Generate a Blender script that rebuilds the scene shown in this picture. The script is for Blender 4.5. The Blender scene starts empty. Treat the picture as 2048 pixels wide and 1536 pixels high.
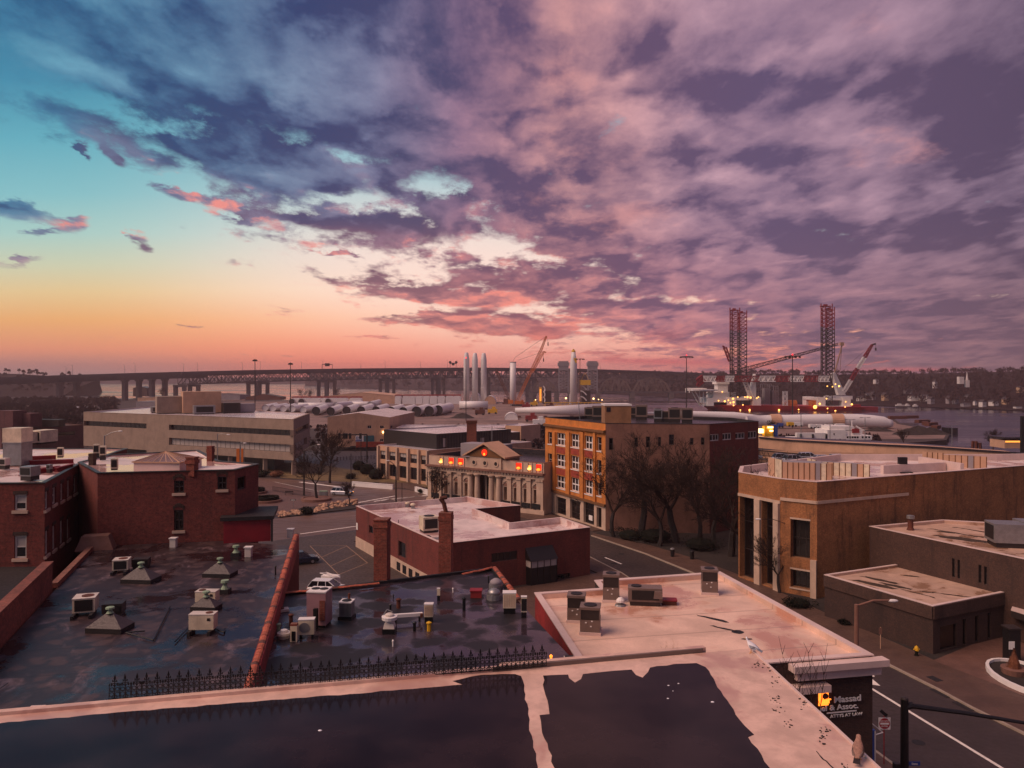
import bpy, bmesh, math, random
from mathutils import Vector, Matrix, noise as mnoise
R = random.Random(7)
C = bpy.context.scene.collection
scene = bpy.context.scene
rad = math.radians

# ------------------------------------------------------------------ camera
F = 1540.0            # focal length in pixels of the 2048 px wide photograph
HZ = 755.0            # image row of the horizon
HC = 25.0             # eye height above the street
cam_d = bpy.data.cameras.new('camera')
cam = bpy.data.objects.new('camera', cam_d); C.objects.link(cam)
cam.location = (0, 0, HC); cam.rotation_euler = (rad(90), 0, 0)
cam_d.sensor_width = 36.0; cam_d.lens = 36.0*F/2048.0
cam_d.shift_y = (HZ-768.0)/2048.0
cam_d.clip_start = 0.5; cam_d.clip_end = 30000
scene.camera = cam
scene.view_settings.view_transform = 'Standard'
scene.view_settings.look = 'None'
scene.view_settings.gamma = 1.0
scene.view_settings.use_curve_mapping = False
scene.view_settings.exposure = 0.0
scene.cycles.max_bounces = 5
scene.cycles.diffuse_bounces = 3
scene.cycles.glossy_bounces = 3
scene.cycles.transparent_max_bounces = 8
scene.cycles.volume_bounces = 1

def s2l(c):
    f = lambda v: v/12.92 if v <= 0.04045 else ((v+0.055)/1.055)**2.4
    return tuple(f(v/255.0) for v in c)

# ---------------------------------------------------------- node expressions
class E:
    """a small wrapper that turns python arithmetic into shader math nodes"""
    nt = None
    def __init__(s, v): s.v = v
    @staticmethod
    def m(op, *a, clamp=False):
        n = E.nt.nodes.new('ShaderNodeMath'); n.operation = op; n.use_clamp = clamp
        for i, x in enumerate(a):
            x = x.v if isinstance(x, E) else x
            if isinstance(x, (int, float)): n.inputs[i].default_value = x
            else: E.nt.links.new(x, n.inputs[i])
        return E(n.outputs[0])
    def __add__(s, o): return E.m('ADD', s, o)
    __radd__ = __add__
    def __sub__(s, o): return E.m('SUBTRACT', s, o)
    def __rsub__(s, o): return E.m('SUBTRACT', o, s)
    def __mul__(s, o): return E.m('MULTIPLY', s, o)
    __rmul__ = __mul__
    def __truediv__(s, o): return E.m('DIVIDE', s, o)
    def __rtruediv__(s, o): return E.m('DIVIDE', o, s)
def sstep(x, a, b, o0=0.0, o1=1.0):
    n = E.nt.nodes.new('ShaderNodeMapRange'); n.interpolation_type = 'SMOOTHSTEP'
    E.nt.links.new(x.v, n.inputs[0])
    for i, q in ((1, a), (2, b), (3, o0), (4, o1)): n.inputs[i].default_value = q
    return E(n.outputs[0])
def ramp(x, stops):
    n = E.nt.nodes.new('ShaderNodeValToRGB'); cr = n.color_ramp; cr.interpolation = 'EASE'
    cr.interpolation = 'LINEAR'
    while len(cr.elements) < len(stops): cr.elements.new(0.5)
    for e, (p, c) in zip(cr.elements, stops):
        e.position = p; e.color = (*s2l(c), 1)
    E.nt.links.new(x.v, n.inputs[0]); return n.outputs[0]
def mixc(f, a, b, mode='MIX'):
    n = E.nt.nodes.new('ShaderNodeMix'); n.data_type = 'RGBA'; n.blend_type = mode; n.clamp_factor = True
    ff = f.v if isinstance(f, E) else f
    if isinstance(ff, (int, float)): n.inputs[0].default_value = ff
    else: E.nt.links.new(ff, n.inputs[0])
    for i, q in ((6, a), (7, b)):
        if isinstance(q, (tuple, list)): n.inputs[i].default_value = (*q[:3], 1)
        else: E.nt.links.new(q, n.inputs[i])
    return n.outputs[2]
def cvec(x, y, z):
    n = E.nt.nodes.new('ShaderNodeCombineXYZ')
    for i, q in enumerate((x, y, z)):
        if isinstance(q, E): E.nt.links.new(q.v, n.inputs[i])
        else: n.inputs[i].default_value = q
    return n.outputs[0]
def noise(vec, scale, detail=6, rough=0.55, dist=0.0, color=False, dim='3D', lac=2.0):
    n = E.nt.nodes.new('ShaderNodeTexNoise'); n.noise_dimensions = dim
    n.inputs['Scale'].default_value = scale; n.inputs['Detail'].default_value = detail
    n.inputs['Roughness'].default_value = rough; n.inputs['Distortion'].default_value = dist
    n.inputs['Lacunarity'].default_value = lac
    E.nt.links.new(vec, n.inputs['Vector'])
    return n.outputs['Color'] if color else E(n.outputs['Fac'])

# ---------------------------------------------------------------------- sky
SUN_EL, SUN_AZ = rad(48), rad(-112)
def build_world():
    w = bpy.data.worlds.new('World'); scene.world = w; w.use_nodes = True
    nt = w.node_tree; E.nt = nt
    for n in list(nt.nodes): nt.nodes.remove(n)
    out = nt.nodes.new('ShaderNodeOutputWorld'); bg = nt.nodes.new('ShaderNodeBackground')
    nt.links.new(bg.outputs[0], out.inputs[0])
    tc = nt.nodes.new('ShaderNodeTexCoord')
    sp = nt.nodes.new('ShaderNodeSeparateXYZ'); nt.links.new(tc.outputs['Generated'], sp.inputs[0])
    x, y, z = (E(o) for o in sp.outputs)
    yy = E.m('MAXIMUM', y, 0.3)
    zz = E.m('MAXIMUM', z, 0.0)
    X = x/yy*F + 1024.0
    Y = 755.0 - zz/yy*F
    # cloud deck seen in perspective
    den = zz + 0.12
    px, py = x/den, y/den
    P = cvec(px, py*0.62, 0.0)
    wn = noise(P, 0.9, 4, 0.5, color=True)
    va = nt.nodes.new('ShaderNodeVectorMath'); va.operation = 'MULTIPLY_ADD'
    nt.links.new(wn, va.inputs[0]); va.inputs[1].default_value = (0.55, 0.55, 0.55); nt.links.new(P, va.inputs[2])
    Pw = va.outputs[0]
    va2 = nt.nodes.new('ShaderNodeVectorMath'); va2.operation = 'ADD'
    nt.links.new(Pw, va2.inputs[0]); va2.inputs[1].default_value = (-0.03, 0.10, 0.0)
    n1 = noise(Pw, 2.9, 9, 0.64)
    n2 = noise(va2.outputs[0], 2.9, 9, 0.64)
    m1 = noise(Pw, 0.95, 7, 0.58)
    def lump(sc, off):
        vv = nt.nodes.new('ShaderNodeTexVoronoi'); vv.voronoi_dimensions = '2D'; vv.feature = 'SMOOTH_F1'; vv.inputs['Scale'].default_value = sc
        vv.inputs['Smoothness'].default_value = 0.7; vv.inputs['Detail'].default_value = 2.0; vv.inputs['Roughness'].default_value = 0.55
        ad = nt.nodes.new('ShaderNodeVectorMath'); ad.operation = 'MULTIPLY_ADD'
        nt.links.new(noise(P, 3.4, 5, 0.6, color=True), ad.inputs[0]); ad.inputs[1].default_value = (0.42, 0.42, 0); nt.links.new(Pw, ad.inputs[2])
        ae = nt.nodes.new('ShaderNodeVectorMath'); ae.operation = 'ADD'; nt.links.new(ad.outputs[0], ae.inputs[0]); ae.inputs[1].default_value = off
        nt.links.new(ae.outputs[0], vv.inputs['Vector']); return E(vv.outputs['Distance'])
    L1, L2 = lump(2.6, (0, 0, 0)), lump(2.6, (0.05, -0.11, 0))
    n3 = noise(P, 5.5, 6, 0.66)
    big = noise(P, 0.42, 3, 0.5)
    # warped pixel-like angles for the cloud banks
    sp2 = nt.nodes.new('ShaderNodeSeparateXYZ'); nt.links.new(noise(P, 2.0, 6, 0.62, color=True), sp2.inputs[0])
    k = sstep(zz, 0.0, 0.3, 0.2, 1.0)
    Xw = X + (E(sp2.outputs[0])-0.5)*k*420.0
    Yw = Y + (E(sp2.outputs[1])-0.5)*k*300.0
    Xs = X + (E(sp2.outputs[1])-0.5)*k*110.0 + (n3-0.5)*110.0
    Ys = Y + (E(sp2.outputs[2])-0.5)*k*60.0 + (n3-0.5)*k*110.0
    def blob(cx, cy, rx, ry, ang=0.0, q=0):
        xx, yv = ((Xw, Yw), (Xs, Ys), (X, Y))[q]
        ca, sa = math.cos(rad(ang)), math.sin(rad(ang))
        dx, dy = xx-cx, yv-cy
        u = (dx*ca + dy*sa)/rx; v = (dy*ca - dx*sa)/ry
        return E.m('POWER', 2.71828, (u*u+v*v)*-1.0)
    # clear sky
    t = E.m('DIVIDE', 755.0 - Y, 800.0, clamp=True)
    left = ramp(t, [(0.0, (140, 122, 128)), (0.03, (176, 124, 120)), (0.07, (222, 142, 114)), (0.145, (228, 168, 112)), (0.215, (220, 192, 144)),
                    (0.28, (196, 200, 172)), (0.36, (160, 198, 192)), (0.46, (124, 184, 192)), (0.6, (92, 166, 184)), (0.75, (62, 134, 164)), (1.0, (24, 90, 132))])
    mid = ramp(t, [(0.0, (196, 90, 96)), (0.04, (240, 120, 106)), (0.09, (248, 152, 126)), (0.15, (250, 188, 156)), (0.22, (246, 216, 196)),
                   (0.3, (222, 214, 208)), (0.4, (180, 206, 210)), (0.5, (150, 190, 200)), (0.7, (120, 170, 190)), (1.0, (60, 120, 160))])
    clear = mixc(sstep(X, 120.0, 820.0), left, mid)
    sky = nt.nodes.new('ShaderNodeTexSky'); sky.sky_type = 'NISHITA'; sky.sun_disc = False
    sky.sun_elevation = rad(2.0); sky.sun_rotation = rad(-18)
    # cloud colours, by bearing
    tx = E.m('DIVIDE', X, 2048.0, clamp=True)
    dark = ramp(tx, [(0.0, (24, 92, 136)), (0.16, (30, 74, 120)), (0.3, (48, 66, 112)), (0.42, (72, 72, 110)), (0.5, (94, 76, 110)), (0.6, (104, 80, 110)), (0.75, (100, 82, 114)), (0.88, (96, 78, 106)), (1.0, (90, 74, 100))])
    light = ramp(tx, [(0.0, (92, 158, 182)), (0.2, (108, 148, 176)), (0.36, (136, 140, 168)), (0.45, (172, 130, 150)), (0.55, (218, 158, 154)), (0.68, (190, 150, 164)), (0.85, (172, 138, 156)), (1.0, (150, 126, 146))])
    lowd = ramp(tx, [(0.0, (140, 108, 112)), (0.35, (124, 92, 108)), (0.5, (130, 84, 104)), (0.65, (120, 86, 114)), (0.8, (116, 90, 114)), (1.0, (108, 84, 102))])
    lowl = ramp(tx, [(0.0, (238, 150, 135)), (0.3, (238, 150, 140)), (0.5, (240, 150, 136)), (0.62, (222, 144, 142)), (0.7, (188, 128, 136)), (0.85, (166, 120, 130)), (1.0, (150, 112, 120))])
    low = sstep(Y, 380.0, 690.0)
    dark = mixc(low, dark, lowd); light = mixc(low, light, lowl)
    relief = (n1-n2)*2.0 + (m1-0.5)*2.2 + (n3-0.5)*1.6 + (L1-L2)*1.9 + (0.42-L1)*0.8 + 0.34
    pink = blob(1120, 200, 90, 230, -14)*0.7 + blob(1290, 300, 200, 60, -20)*0.4 + blob(1560, 40, 330, 60, 8)*0.35 + blob(1730, 290, 150, 60, -10)*0.6 + blob(1230, 425, 230, 40, 5)*0.65 + blob(1480, 420, 130, 60, 0)*0.4 + blob(1900, 560, 300, 40, 0)*0.2
    shade = blob(1600, 190, 240, 85, 15)*0.8 + blob(1180, 350, 240, 42, -8)*0.85 + blob(1180, 540, 300, 75, 10)*0.55 + blob(480, 110, 400, 150, 10)*0.35 + blob(1930, 200, 160, 90, -20)*0.5 + blob(860, 160, 190, 150, 20)*0.25 + blob(1400, 480, 420, 110, 0)*0.3 + blob(1010, 300, 110, 60, 0)*0.5 + blob(1700, 470, 380, 60, -10)*0.45
    lit = relief + (big-0.5)*0.9 + pink*0.36 - shade*0.3
    litc = E.m('MULTIPLY_ADD', lit, 0.54, 0.27, clamp=True)
    cloud = mixc(sstep(lit, -0.7, 0.2, 0.22, 0.0), mixc(litc, dark, light), s2l((52, 46, 70)))
    cloud = mixc(sstep(pink + (n1-0.5)*2.6 + (n3-0.5)*1.6, 0.5, 1.4)*0.55, cloud, s2l((208, 142, 140)))
    # cover
    s = 262.0 + X*0.375 - Y
    bias = E.m('MINIMUM', E.m('MAXIMUM', s/520.0, -0.33), 0.6)
    gaps = blob(640, 285, 90, 20, 20, 1)*0.3 + blob(700, 385, 90, 16, 10, 1)*0.3 + blob(430, 226, 90, 12, 15, 1)*0.2 + blob(130, 330, 230, 60, 20, 2)*0.25 + blob(905, 375, 110, 24, 0, 1)*0.26 + blob(980, 500, 110, 22, 8, 1)*0.30 + blob(1080, 610, 120, 18, 8, 1)*0.35 + blob(1060, 540, 100, 16, 8, 1)*0.3 + blob(60, 190, 190, 30, 0, 1)*0.12 + blob(1180, 655, 90, 12, 4, 1)*0.2
    adds = blob(240, 318, 20, 10, 40, 1)*0.85 + blob(392, 392, 72, 9, 14, 1)*0.95 + blob(492, 432, 40, 11, 3, 1)*0.85 + blob(30, 420, 80, 17, 10, 1)*0.85 + blob(150, 445, 40, 22, 5, 1)*0.8 + blob(282, 484, 34, 18, 25, 1)*0.85 \
        + blob(45, 522, 66, 13, -5, 1)*0.85 + blob(70, 462, 60, 7, 5, 1)*0.7 + blob(686, 512, 36, 5, 3, 1)*0.95 + blob(860, 590, 120, 18, 6, 1)*0.8 + blob(930, 640, 170, 14, 3, 1)*0.85 + blob(1010, 662, 150, 9, 2, 1)*0.8 \
        + blob(740, 675, 70, 3.5, 2, 1)*0.7 + blob(380, 650, 50, 3, 2, 1)*0.55 + blob(560, 713, 80, 3, 2, 1)*0.6 + blob(420, 724, 60, 3, 2, 1)*0.45 + blob(1060, 550, 200, 34, 6, 1)*0.45 + blob(1250, 640, 180, 34, 4, 1)*0.4 + blob(110, 628, 30, 3, 2, 1)*0.4 + blob(175, 305, 12, 12, 0, 1)*0.7 + blob(420, 300, 110, 14, 15, 1)*0.6 + blob(500, 340, 90, 14, 10, 1)*0.6 + blob(620, 350, 110, 20, 10, 1)*0.5 + blob(760, 445, 120, 18, 6, 1)*0.5 + blob(640, 435, 70, 9, 5, 1)*0.5 + blob(1000, 600, 160, 18, 5, 1)*0.4
    dens = (n1-0.5)*1.1 + (m1-0.5)*0.3 + (n3-0.5)*1.2 + (0.45-L1)*0.35 + bias + adds*0.8 - gaps
    alpha = sstep(dens, -0.14, 0.2)
    small = blob(240, 318, 80, 40, 40, 2) + blob(405, 385, 100, 30, 15, 2)*1.2 + blob(165, 436, 50, 34, 5, 2) + blob(284, 480, 60, 34, 20, 2) + blob(686, 512, 60, 14, 3, 2) + blob(510, 422, 34, 14, 0, 2) + blob(760, 480, 130, 26, 6, 2)*0.6 + blob(860, 570, 160, 20, 3, 2)*0.6 \
        + blob(940, 620, 210, 40, 3, 2)*0.4
    edge = 1.0 - sstep(dens, 0.05, 0.35)
    near = blob(900, 590, 560, 150, 10, 2)
    coral = E.m('MULTIPLY', E.m('ADD', small*1.9, near*edge*0.9, clamp=True), sstep(relief, 0.2, 0.75, 0.1, 1.0), clamp=True)
    warm = ramp(tx, [(0.0, (214, 134, 130)), (0.3, (230, 140, 134)), (0.55, (236, 136, 124)), (1.0, (190, 120, 125))])
    cloud = mixc(coral, cloud, warm)
    # the glow low in the middle
    glow = blob(1010, 700, 380, 44, 0, 2)
    cloud = mixc(glow*sstep(n1, 0.38, 0.62)*0.8, cloud, s2l((240, 128, 112)))
    clear = mixc(blob(1000, 560, 420, 140, 8, 2)*0.85, clear, s2l((250, 218, 206)))
    col = mixc(alpha, clear, cloud)
    slit = blob(1800, 739, 95, 4.5, 0, 2)*0.8 + blob(1330, 724, 150, 7, 1, 2)*0.9
    col = mixc(slit, col, s2l((214, 104, 108)))
    # below the horizon the same haze goes on
    col = mixc(sstep(z, -0.02, 0.0, 1.0, 0.0), col, s2l((96, 78, 92)))
    nis = mixc(1.0, col, sky.outputs[0], 'ADD')
    nis.node.inputs[0].default_value = 0.003
    nt.links.new(nis, bg.inputs[0]); bg.inputs[1].default_value = 1.1
    w.cycles.sampling_method = 'MANUAL'; w.cycles.sample_map_resolution = 512
build_world()

sun_d = bpy.data.lights.new('sun', 'SUN'); sun = bpy.data.objects.new('sun', sun_d); C.objects.link(sun)
sun_d.energy = 3.3; sun_d.angle = rad(45); sun_d.color = (1.0, 0.62, 0.46)
sun.rotation_euler = Vector((math.sin(SUN_AZ)*math.cos(SUN_EL), math.cos(SUN_AZ)*math.cos(SUN_EL), math.sin(SUN_EL))).to_track_quat('Z', 'Y').to_euler()

# ------------------------------------------------------------------ materials
MATS = {}
def mat(name, rgb, rough=0.8, var=0.18, scale=0.6, bump=0.0, bscale=None, metal=0.0, spec=0.5, dirt=0.0, stretch=None):
    """principled material with two octaves of world-space mottling, optional bump and dirt streaks"""
    if name in MATS: return MATS[name]
    m = bpy.data.materials.new(name); m.use_nodes = True; nt = m.node_tree; E.nt = nt
    b = nt.nodes['Principled BSDF']; b.inputs['Metallic'].default_value = metal
    b.inputs['Specular IOR Level'].default_value = spec
    g = nt.nodes.new('ShaderNodeNewGeometry'); P = g.outputs['Position']
    if stretch:
        vm = nt.nodes.new('ShaderNodeVectorMath'); vm.operation = 'MULTIPLY'
        nt.links.new(P, vm.inputs[0]); vm.inputs[1].default_value = stretch; P = vm.outputs[0]
    n = noise(P, scale, 6, 0.62)
    base = s2l(rgb)
    lo = tuple(c*(1-var) for c in base); hi = tuple(min(1, c*(1+var)) for c in base)
    col = mixc(sstep(n, 0.3, 0.7), lo, hi)
    n2 = noise(P, scale*9, 4, 0.6)
    col = mixc(sstep(n2, 0.35, 0.75)*(0.5*min(1, var*3)), col, tuple(c*0.72 for c in base))
    if dirt:
        d = noise(cvec_scale(g.outputs['Position'], (1.3, 1.3, 0.18)), 0.55, 6, 0.66)
        col = mixc(sstep(d, 0.5, 0.75)*dirt, col, s2l((40, 32, 30)))
    nt.links.new(col, b.inputs['Base Color'])
    nt.links.new(sstep(n2, 0.3, 0.7, max(0.02, rough-0.12), min(1, rough+0.1)).v, b.inputs['Roughness'])
    if bump:
        bn = nt.nodes.new('ShaderNodeBump'); bn.inputs['Strength'].default_value = bump; bn.inputs['Distance'].default_value = 0.05
        nt.links.new(noise(P, bscale or scale*12, 5, 0.65).v, bn.inputs['Height']); nt.links.new(bn.outputs[0], b.inputs['Normal'])
    MATS[name] = m; return m
def cvec_scale(P, s):
    vm = E.nt.nodes.new('ShaderNodeVectorMath'); vm.operation = 'MULTIPLY'
    E.nt.links.new(P, vm.inputs[0]); vm.inputs[1].default_value = s; return vm.outputs[0]
def wallvec():
    """(distance along the wall, height) from world position and face normal"""
    nt = E.nt; g = nt.nodes.new('ShaderNodeNewGeometry')
    a = nt.nodes.new('ShaderNodeSeparateXYZ'); nt.links.new(g.outputs['Position'], a.inputs[0])
    b = nt.nodes.new('ShaderNodeSeparateXYZ'); nt.links.new(g.outputs['True Normal'], b.inputs[0])
    u = E(a.outputs[1])*E(b.outputs[0]) - E(a.outputs[0])*E(b.outputs[1])
    return cvec(u, E(a.outputs[2]), 0.0), g
def brick(name, c1, c2, mortar, bw=0.22, bh=0.075, ms=0.012, var=0.42, dirt=0.5, rough=0.85, big=None):
    if name in MATS: return MATS[name]
    m = bpy.data.materials.new(name); m.use_nodes = True; nt = m.node_tree; E.nt = nt
    b = nt.nodes['Principled BSDF']
    V, g = wallvec()
    t = nt.nodes.new('ShaderNodeTexBrick'); nt.links.new(V, t.inputs['Vector'])
    t.inputs['Scale'].default_value = 1.0; t.inputs['Brick Width'].default_value = bw; t.inputs['Row Height'].default_value = bh
    t.inputs['Mortar Size'].default_value = ms; t.inputs['Mortar Smooth'].default_value = 0.3
    t.inputs['Color1'].default_value = (*s2l(c1), 1); t.inputs['Color2'].default_value = (*s2l(c2), 1); t.inputs['Mortar'].default_value = (*s2l(mortar), 1)
    n = noise(g.outputs['Position'], 0.45, 6, 0.62)
    col = mixc(sstep(n, 0.35, 0.7)*var, t.outputs['Color'], s2l(tuple(v*0.55 for v in c1)))
    n3 = noise(g.outputs['Position'], 2.2, 5, 0.7)
    col = mixc(sstep(n3, 0.5, 0.75)*var, col, s2l(tuple(min(255, v*1.25+12) for v in c2)))
    n4 = noise(g.outputs['Position'], 7.0, 4, 0.75)
    col = mixc(sstep(n4, 0.42, 0.62, 0.0, 0.45), col, s2l(tuple(v*0.45 for v in c2)))
    col = mixc(sstep(noise(g.outputs['Position'], 4.0, 5, 0.8), 0.55, 0.75, 0.0, 0.35), col, s2l(tuple(min(255, v*1.45+18) for v in c1)))
    d = noise(cvec_scale(g.outputs['Position'], (1.2, 1.2, 0.14)), 0.6, 6, 0.66)
    col = mixc(sstep(d, 0.5, 0.72)*dirt, col, s2l((34, 24, 22)))
    nt.links.new(col, b.inputs['Base Color']); b.inputs['Roughness'].default_value = rough
    bn = nt.nodes.new('ShaderNodeBump'); bn.inputs['Strength'].default_value = 0.5; bn.inputs['Distance'].default_value = 0.02
    nt.links.new((1.0 - E(t.outputs['Fac'])).v, bn.inputs['Height']); nt.links.new(bn.outputs[0], b.inputs['Normal'])
    MATS[name] = m; return m
def wetroof(name, dry, wet, film=0.5, scale=0.35, spots=0.0, seam=0.0, rdry=0.75, rwet=0.06, lowcol=None, coat=0.0, pale=None, spec=0.5, sth=0.0, vs=0.62, pt=(0.52, 0.64)):
    """flat roofing with standing water: matt membrane, glossy film, optional dark spots and seams"""
    m = bpy.data.materials.new(name); m.use_nodes = True; nt = m.node_tree; E.nt = nt
    b = nt.nodes['Principled BSDF']; g = nt.nodes.new('ShaderNodeNewGeometry'); P = g.outputs['Position']
    n = noise(P, scale, 6, 0.6, 0.6); nb = noise(P, scale*3.1, 5, 0.6, 0.4); nf = noise(P, 7.0, 4, 0.65)
    w = sstep(n*0.7 + nb*0.3, 0.62-film*0.3, 0.66-film*0.3+0.06)
    col = mixc(sstep(nb, 0.3, 0.7), tuple(c*0.8 for c in s2l(dry)), tuple(min(1, c*1.12) for c in s2l(dry)))
    col = mixc(sstep(nf, 0.45, 0.75)*0.25, col, tuple(c*0.6 for c in s2l(dry)))
    if pale:
        col = mixc(sstep(noise(cvec_scale(P, (1.6, 0.75, 1)), scale*2.0, 7, 0.7, 0.8), *pt)*0.65, col, s2l(pale))
    col = mixc(w, col, s2l(wet))
    r = sstep(w, 0.0, 1.0, rdry, rwet)
    if spots:
        vo = nt.nodes.new('ShaderNodeTexVoronoi'); vo.inputs['Scale'].default_value = vs; vo.inputs['Randomness'].default_value = 1.0
        vm = nt.nodes.new('ShaderNodeVectorMath'); vm.operation = 'MULTIPLY_ADD'
        nt.links.new(noise(P, 1.1, 4, 0.6, color=True), vm.inputs[0]); vm.inputs[1].default_value = (1.3, 1.3, 0); nt.links.new(P, vm.inputs[2])
        nt.links.new(vm.outputs[0], vo.inputs['Vector'])
        sp = sstep(E(vo.outputs['Distance']) + (n-0.5)*0.9, 0.28+sth, 0.52+sth, 1.0, 0.0)
        col = mixc(sp*spots, col, s2l(lowcol or (14, 10, 14)))
        r = r*(1.0-sp*spots) + sp*spots*0.6
    if seam:
        s = nt.nodes.new('ShaderNodeSeparateXYZ'); nt.links.new(P, s.inputs[0])
        v = E(s.outputs[1])*0.982 - E(s.outputs[0])*0.19 + (nb-0.5)*0.16
        fr = E.m('FRACT', v/seam)
        ln = sstep(E.m('ABSOLUTE', fr-0.5), 0.0, 0.035, 1.0, 0.0)
        col = mixc(ln*0.55, col, tuple(c*0.35 for c in s2l(dry)))
    nt.links.new(col, b.inputs['Base Color']); nt.links.new(r.v, b.inputs['Roughness']); b.inputs['Specular IOR Level'].default_value = spec
    b.inputs['Coat Weight'].default_value = coat; b.inputs['Coat Roughness'].default_value = 0.08
    bn = nt.nodes.new('ShaderNodeBump'); bn.inputs['Strength'].default_value = 0.25; bn.inputs['Distance'].default_value = 0.02
    nt.links.new((nf*(1.0-w)).v, bn.inputs['Height']); nt.links.new(bn.outputs[0], b.inputs['Normal'])
    MATS[name] = m; return m
def emis(name, rgb, strength):
    m = bpy.data.materials.new(name); m.use_nodes = True; b = m.node_tree.nodes['Principled BSDF']
    b.inputs['Base Color'].default_value = (*s2l(rgb), 1); b.inputs['Emission Color'].default_value = (*s2l(rgb), 1)
    b.inputs['Emission Strength'].default_value = strength; MATS[name] = m; return m

M = {}
def M_(k, *a, **kw): M[k] = mat(k, *a, **kw); return M[k]
M_('white_paint', (222, 216, 212), 0.5, 0.06, 0.3)
M_('tower_white', (214, 210, 210), 0.42, 0.05, 0.05)
M_('offwhite', (196, 186, 176), 0.6, 0.12, 1.2, dirt=0.25)
M_('cream_metal', (210, 194, 168), 0.5, 0.16, 2.0, dirt=0.55)
M_('galv', (150, 148, 148), 0.42, 0.15, 2.0, metal=0.6)
M_('taupe_metal', (112, 94, 86), 0.5, 0.10, 1.6)
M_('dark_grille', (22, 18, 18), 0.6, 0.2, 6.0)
M_('black_metal', (16, 15, 17), 0.45, 0.2, 3.0)
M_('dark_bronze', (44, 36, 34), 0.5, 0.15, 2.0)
M_('steel_red', (132, 24, 34), 0.55, 0.15, 1.5)
M_('red_paint', (136, 34, 34), 0.7, 0.3, 0.9, dirt=0.5)
M_('orange_paint', (196, 104, 30), 0.5, 0.12, 0.5)
M_('yellow_paint', (208, 160, 30), 0.5, 0.12, 0.8)
M_('rust', (88, 44, 30), 0.85, 0.35, 1.4)
M_('green_copper', (128, 150, 124), 0.7, 0.15, 3.0)
M_('concrete', (142, 122, 108), 0.85, 0.12, 0.5, 0.15, dirt=0.22)
M_('limestone', (188, 162, 142), 0.85, 0.12, 0.6, 0.2, dirt=0.22)
M_('bridge_steel', (74, 66, 70), 0.7, 0.15, 0.1)
M_('bridge_conc', (96, 86, 86), 0.85, 0.15, 0.1)
M_('asphalt', (56, 45, 42), 0.6, 0.22, 0.25, 0.15, bscale=8, dirt=0.2)
M_('asphalt_wet', (98, 74, 62), 0.5, 0.22, 0.06, stretch=(0.6, 2.2, 1))
M_('lot', (66, 52, 46), 0.65, 0.2, 0.3, 0.15, bscale=8)
M_('sidewalk', (84, 62, 52), 0.6, 0.2, 0.4, 0.1, dirt=0.2)
M_('paving', (100, 72, 62), 0.6, 0.18, 0.5, 0.1)
M_('kerb', (150, 134, 120), 0.7, 0.15, 1.0)
M_('road_paint', (226, 216, 206), 0.6, 0.12, 3.0)
M_('road_yellow', (214, 158, 40), 0.6, 0.12, 3.0)
M_('lawn', (104, 84, 52), 0.9, 0.3, 0.5, 0.3)
M_('soil', (40, 31, 27), 0.95, 0.3, 0.5, 0.3)
M_('pier_ground', (122, 98, 90), 0.85, 0.4, 0.05, 0.1)
M_('land', (54, 42, 40), 0.92, 0.35, 0.03, 0.2)
M_('hill', (44, 32, 32), 0.95, 0.3, 0.01, spec=0.1)
M_('bark', (40, 32, 30), 0.9, 0.25, 3.0)
M_('twig', (50, 38, 34), 0.95, 0.25, 0.8, spec=0.15)
M_('far_wood', (56, 40, 40), 0.95, 0.35, 0.05, spec=0.1)
M_('evergreen', (22, 24, 18), 0.95, 0.4, 0.8, spec=0.1)
M_('shrub_brown', (96, 54, 32), 0.9, 0.3, 1.0)
M_('rock', (176, 138, 112), 0.85, 0.35, 1.5, 0.4)
M_('dark_roof', (44, 38, 42), 0.35, 0.3, 0.4, 0.1)
M_('tar', (30, 26, 28), 0.7, 0.3, 1.0)
M_('pipe', (190, 186, 184), 0.4, 0.1, 2.0)
M_('tan_panel', (190, 150, 122), 0.7, 0.1, 0.4, dirt=0.18)
M_('roof_pale', (196, 178, 174), 0.35, 0.14, 0.2)
M_('roof_far', (190, 180, 184), 0.25, 0.18, 0.3)
M_('brown_roof', (90, 66, 60), 0.8, 0.3, 0.2)
M_('sign_white', (224, 220, 216), 0.5, 0.04, 1.0)
M_('sign_red', (156, 20, 34), 0.5, 0.06, 1.0)
M_('sign_blue', (34, 66, 140), 0.5, 0.06, 1.0)
M_('sign_teal', (40, 96, 104), 0.5, 0.06, 1.0)
M_('sign_black', (20, 18, 20), 0.5, 0.06, 1.0)
M_('car_silver', (186, 190, 200), 0.25, 0.03, 1.0, metal=0.3)
M_('car_white', (214, 212, 212), 0.25, 0.03, 1.0)
M_('car_blue', (26, 34, 52), 0.25, 0.03, 1.0)
M_('car_red', (120, 22, 26), 0.25, 0.03, 1.0)
M_('car_dark', (40, 36, 40), 0.25, 0.03, 1.0)
M_('rubber', (18, 17, 18), 0.8, 0.1, 3.0)
M_('hull_red', (176, 24, 32), 0.45, 0.12, 0.2)
M_('house_white', (206, 198, 194), 0.7, 0.1, 0.2)
M_('house_grey', (140, 132, 136), 0.7, 0.1, 0.2)
M_('house_tan', (180, 150, 120), 0.7, 0.1, 0.2)
M_('shingle', (60, 52, 56), 0.85, 0.2, 0.5)
M_('pigeon', (150, 112, 96), 0.8, 0.3, 25.0)
M_('gull', (232, 232, 236), 0.7, 0.04, 5.0)
M_('gull_grey', (140, 144, 152), 0.7, 0.06, 5.0)
M_('beak', (210, 150, 60), 0.6, 0.1, 5.0)
M_('ochre', (192, 118, 52), 0.85, 0.2, 0.8, 0.1, dirt=0.3)
M_('ochre_dark', (112, 74, 40), 0.85, 0.14, 0.5, 0.1)
M_('redbrick_panel', (150, 60, 42), 0.85, 0.3, 1.4, 0.1)
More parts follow.
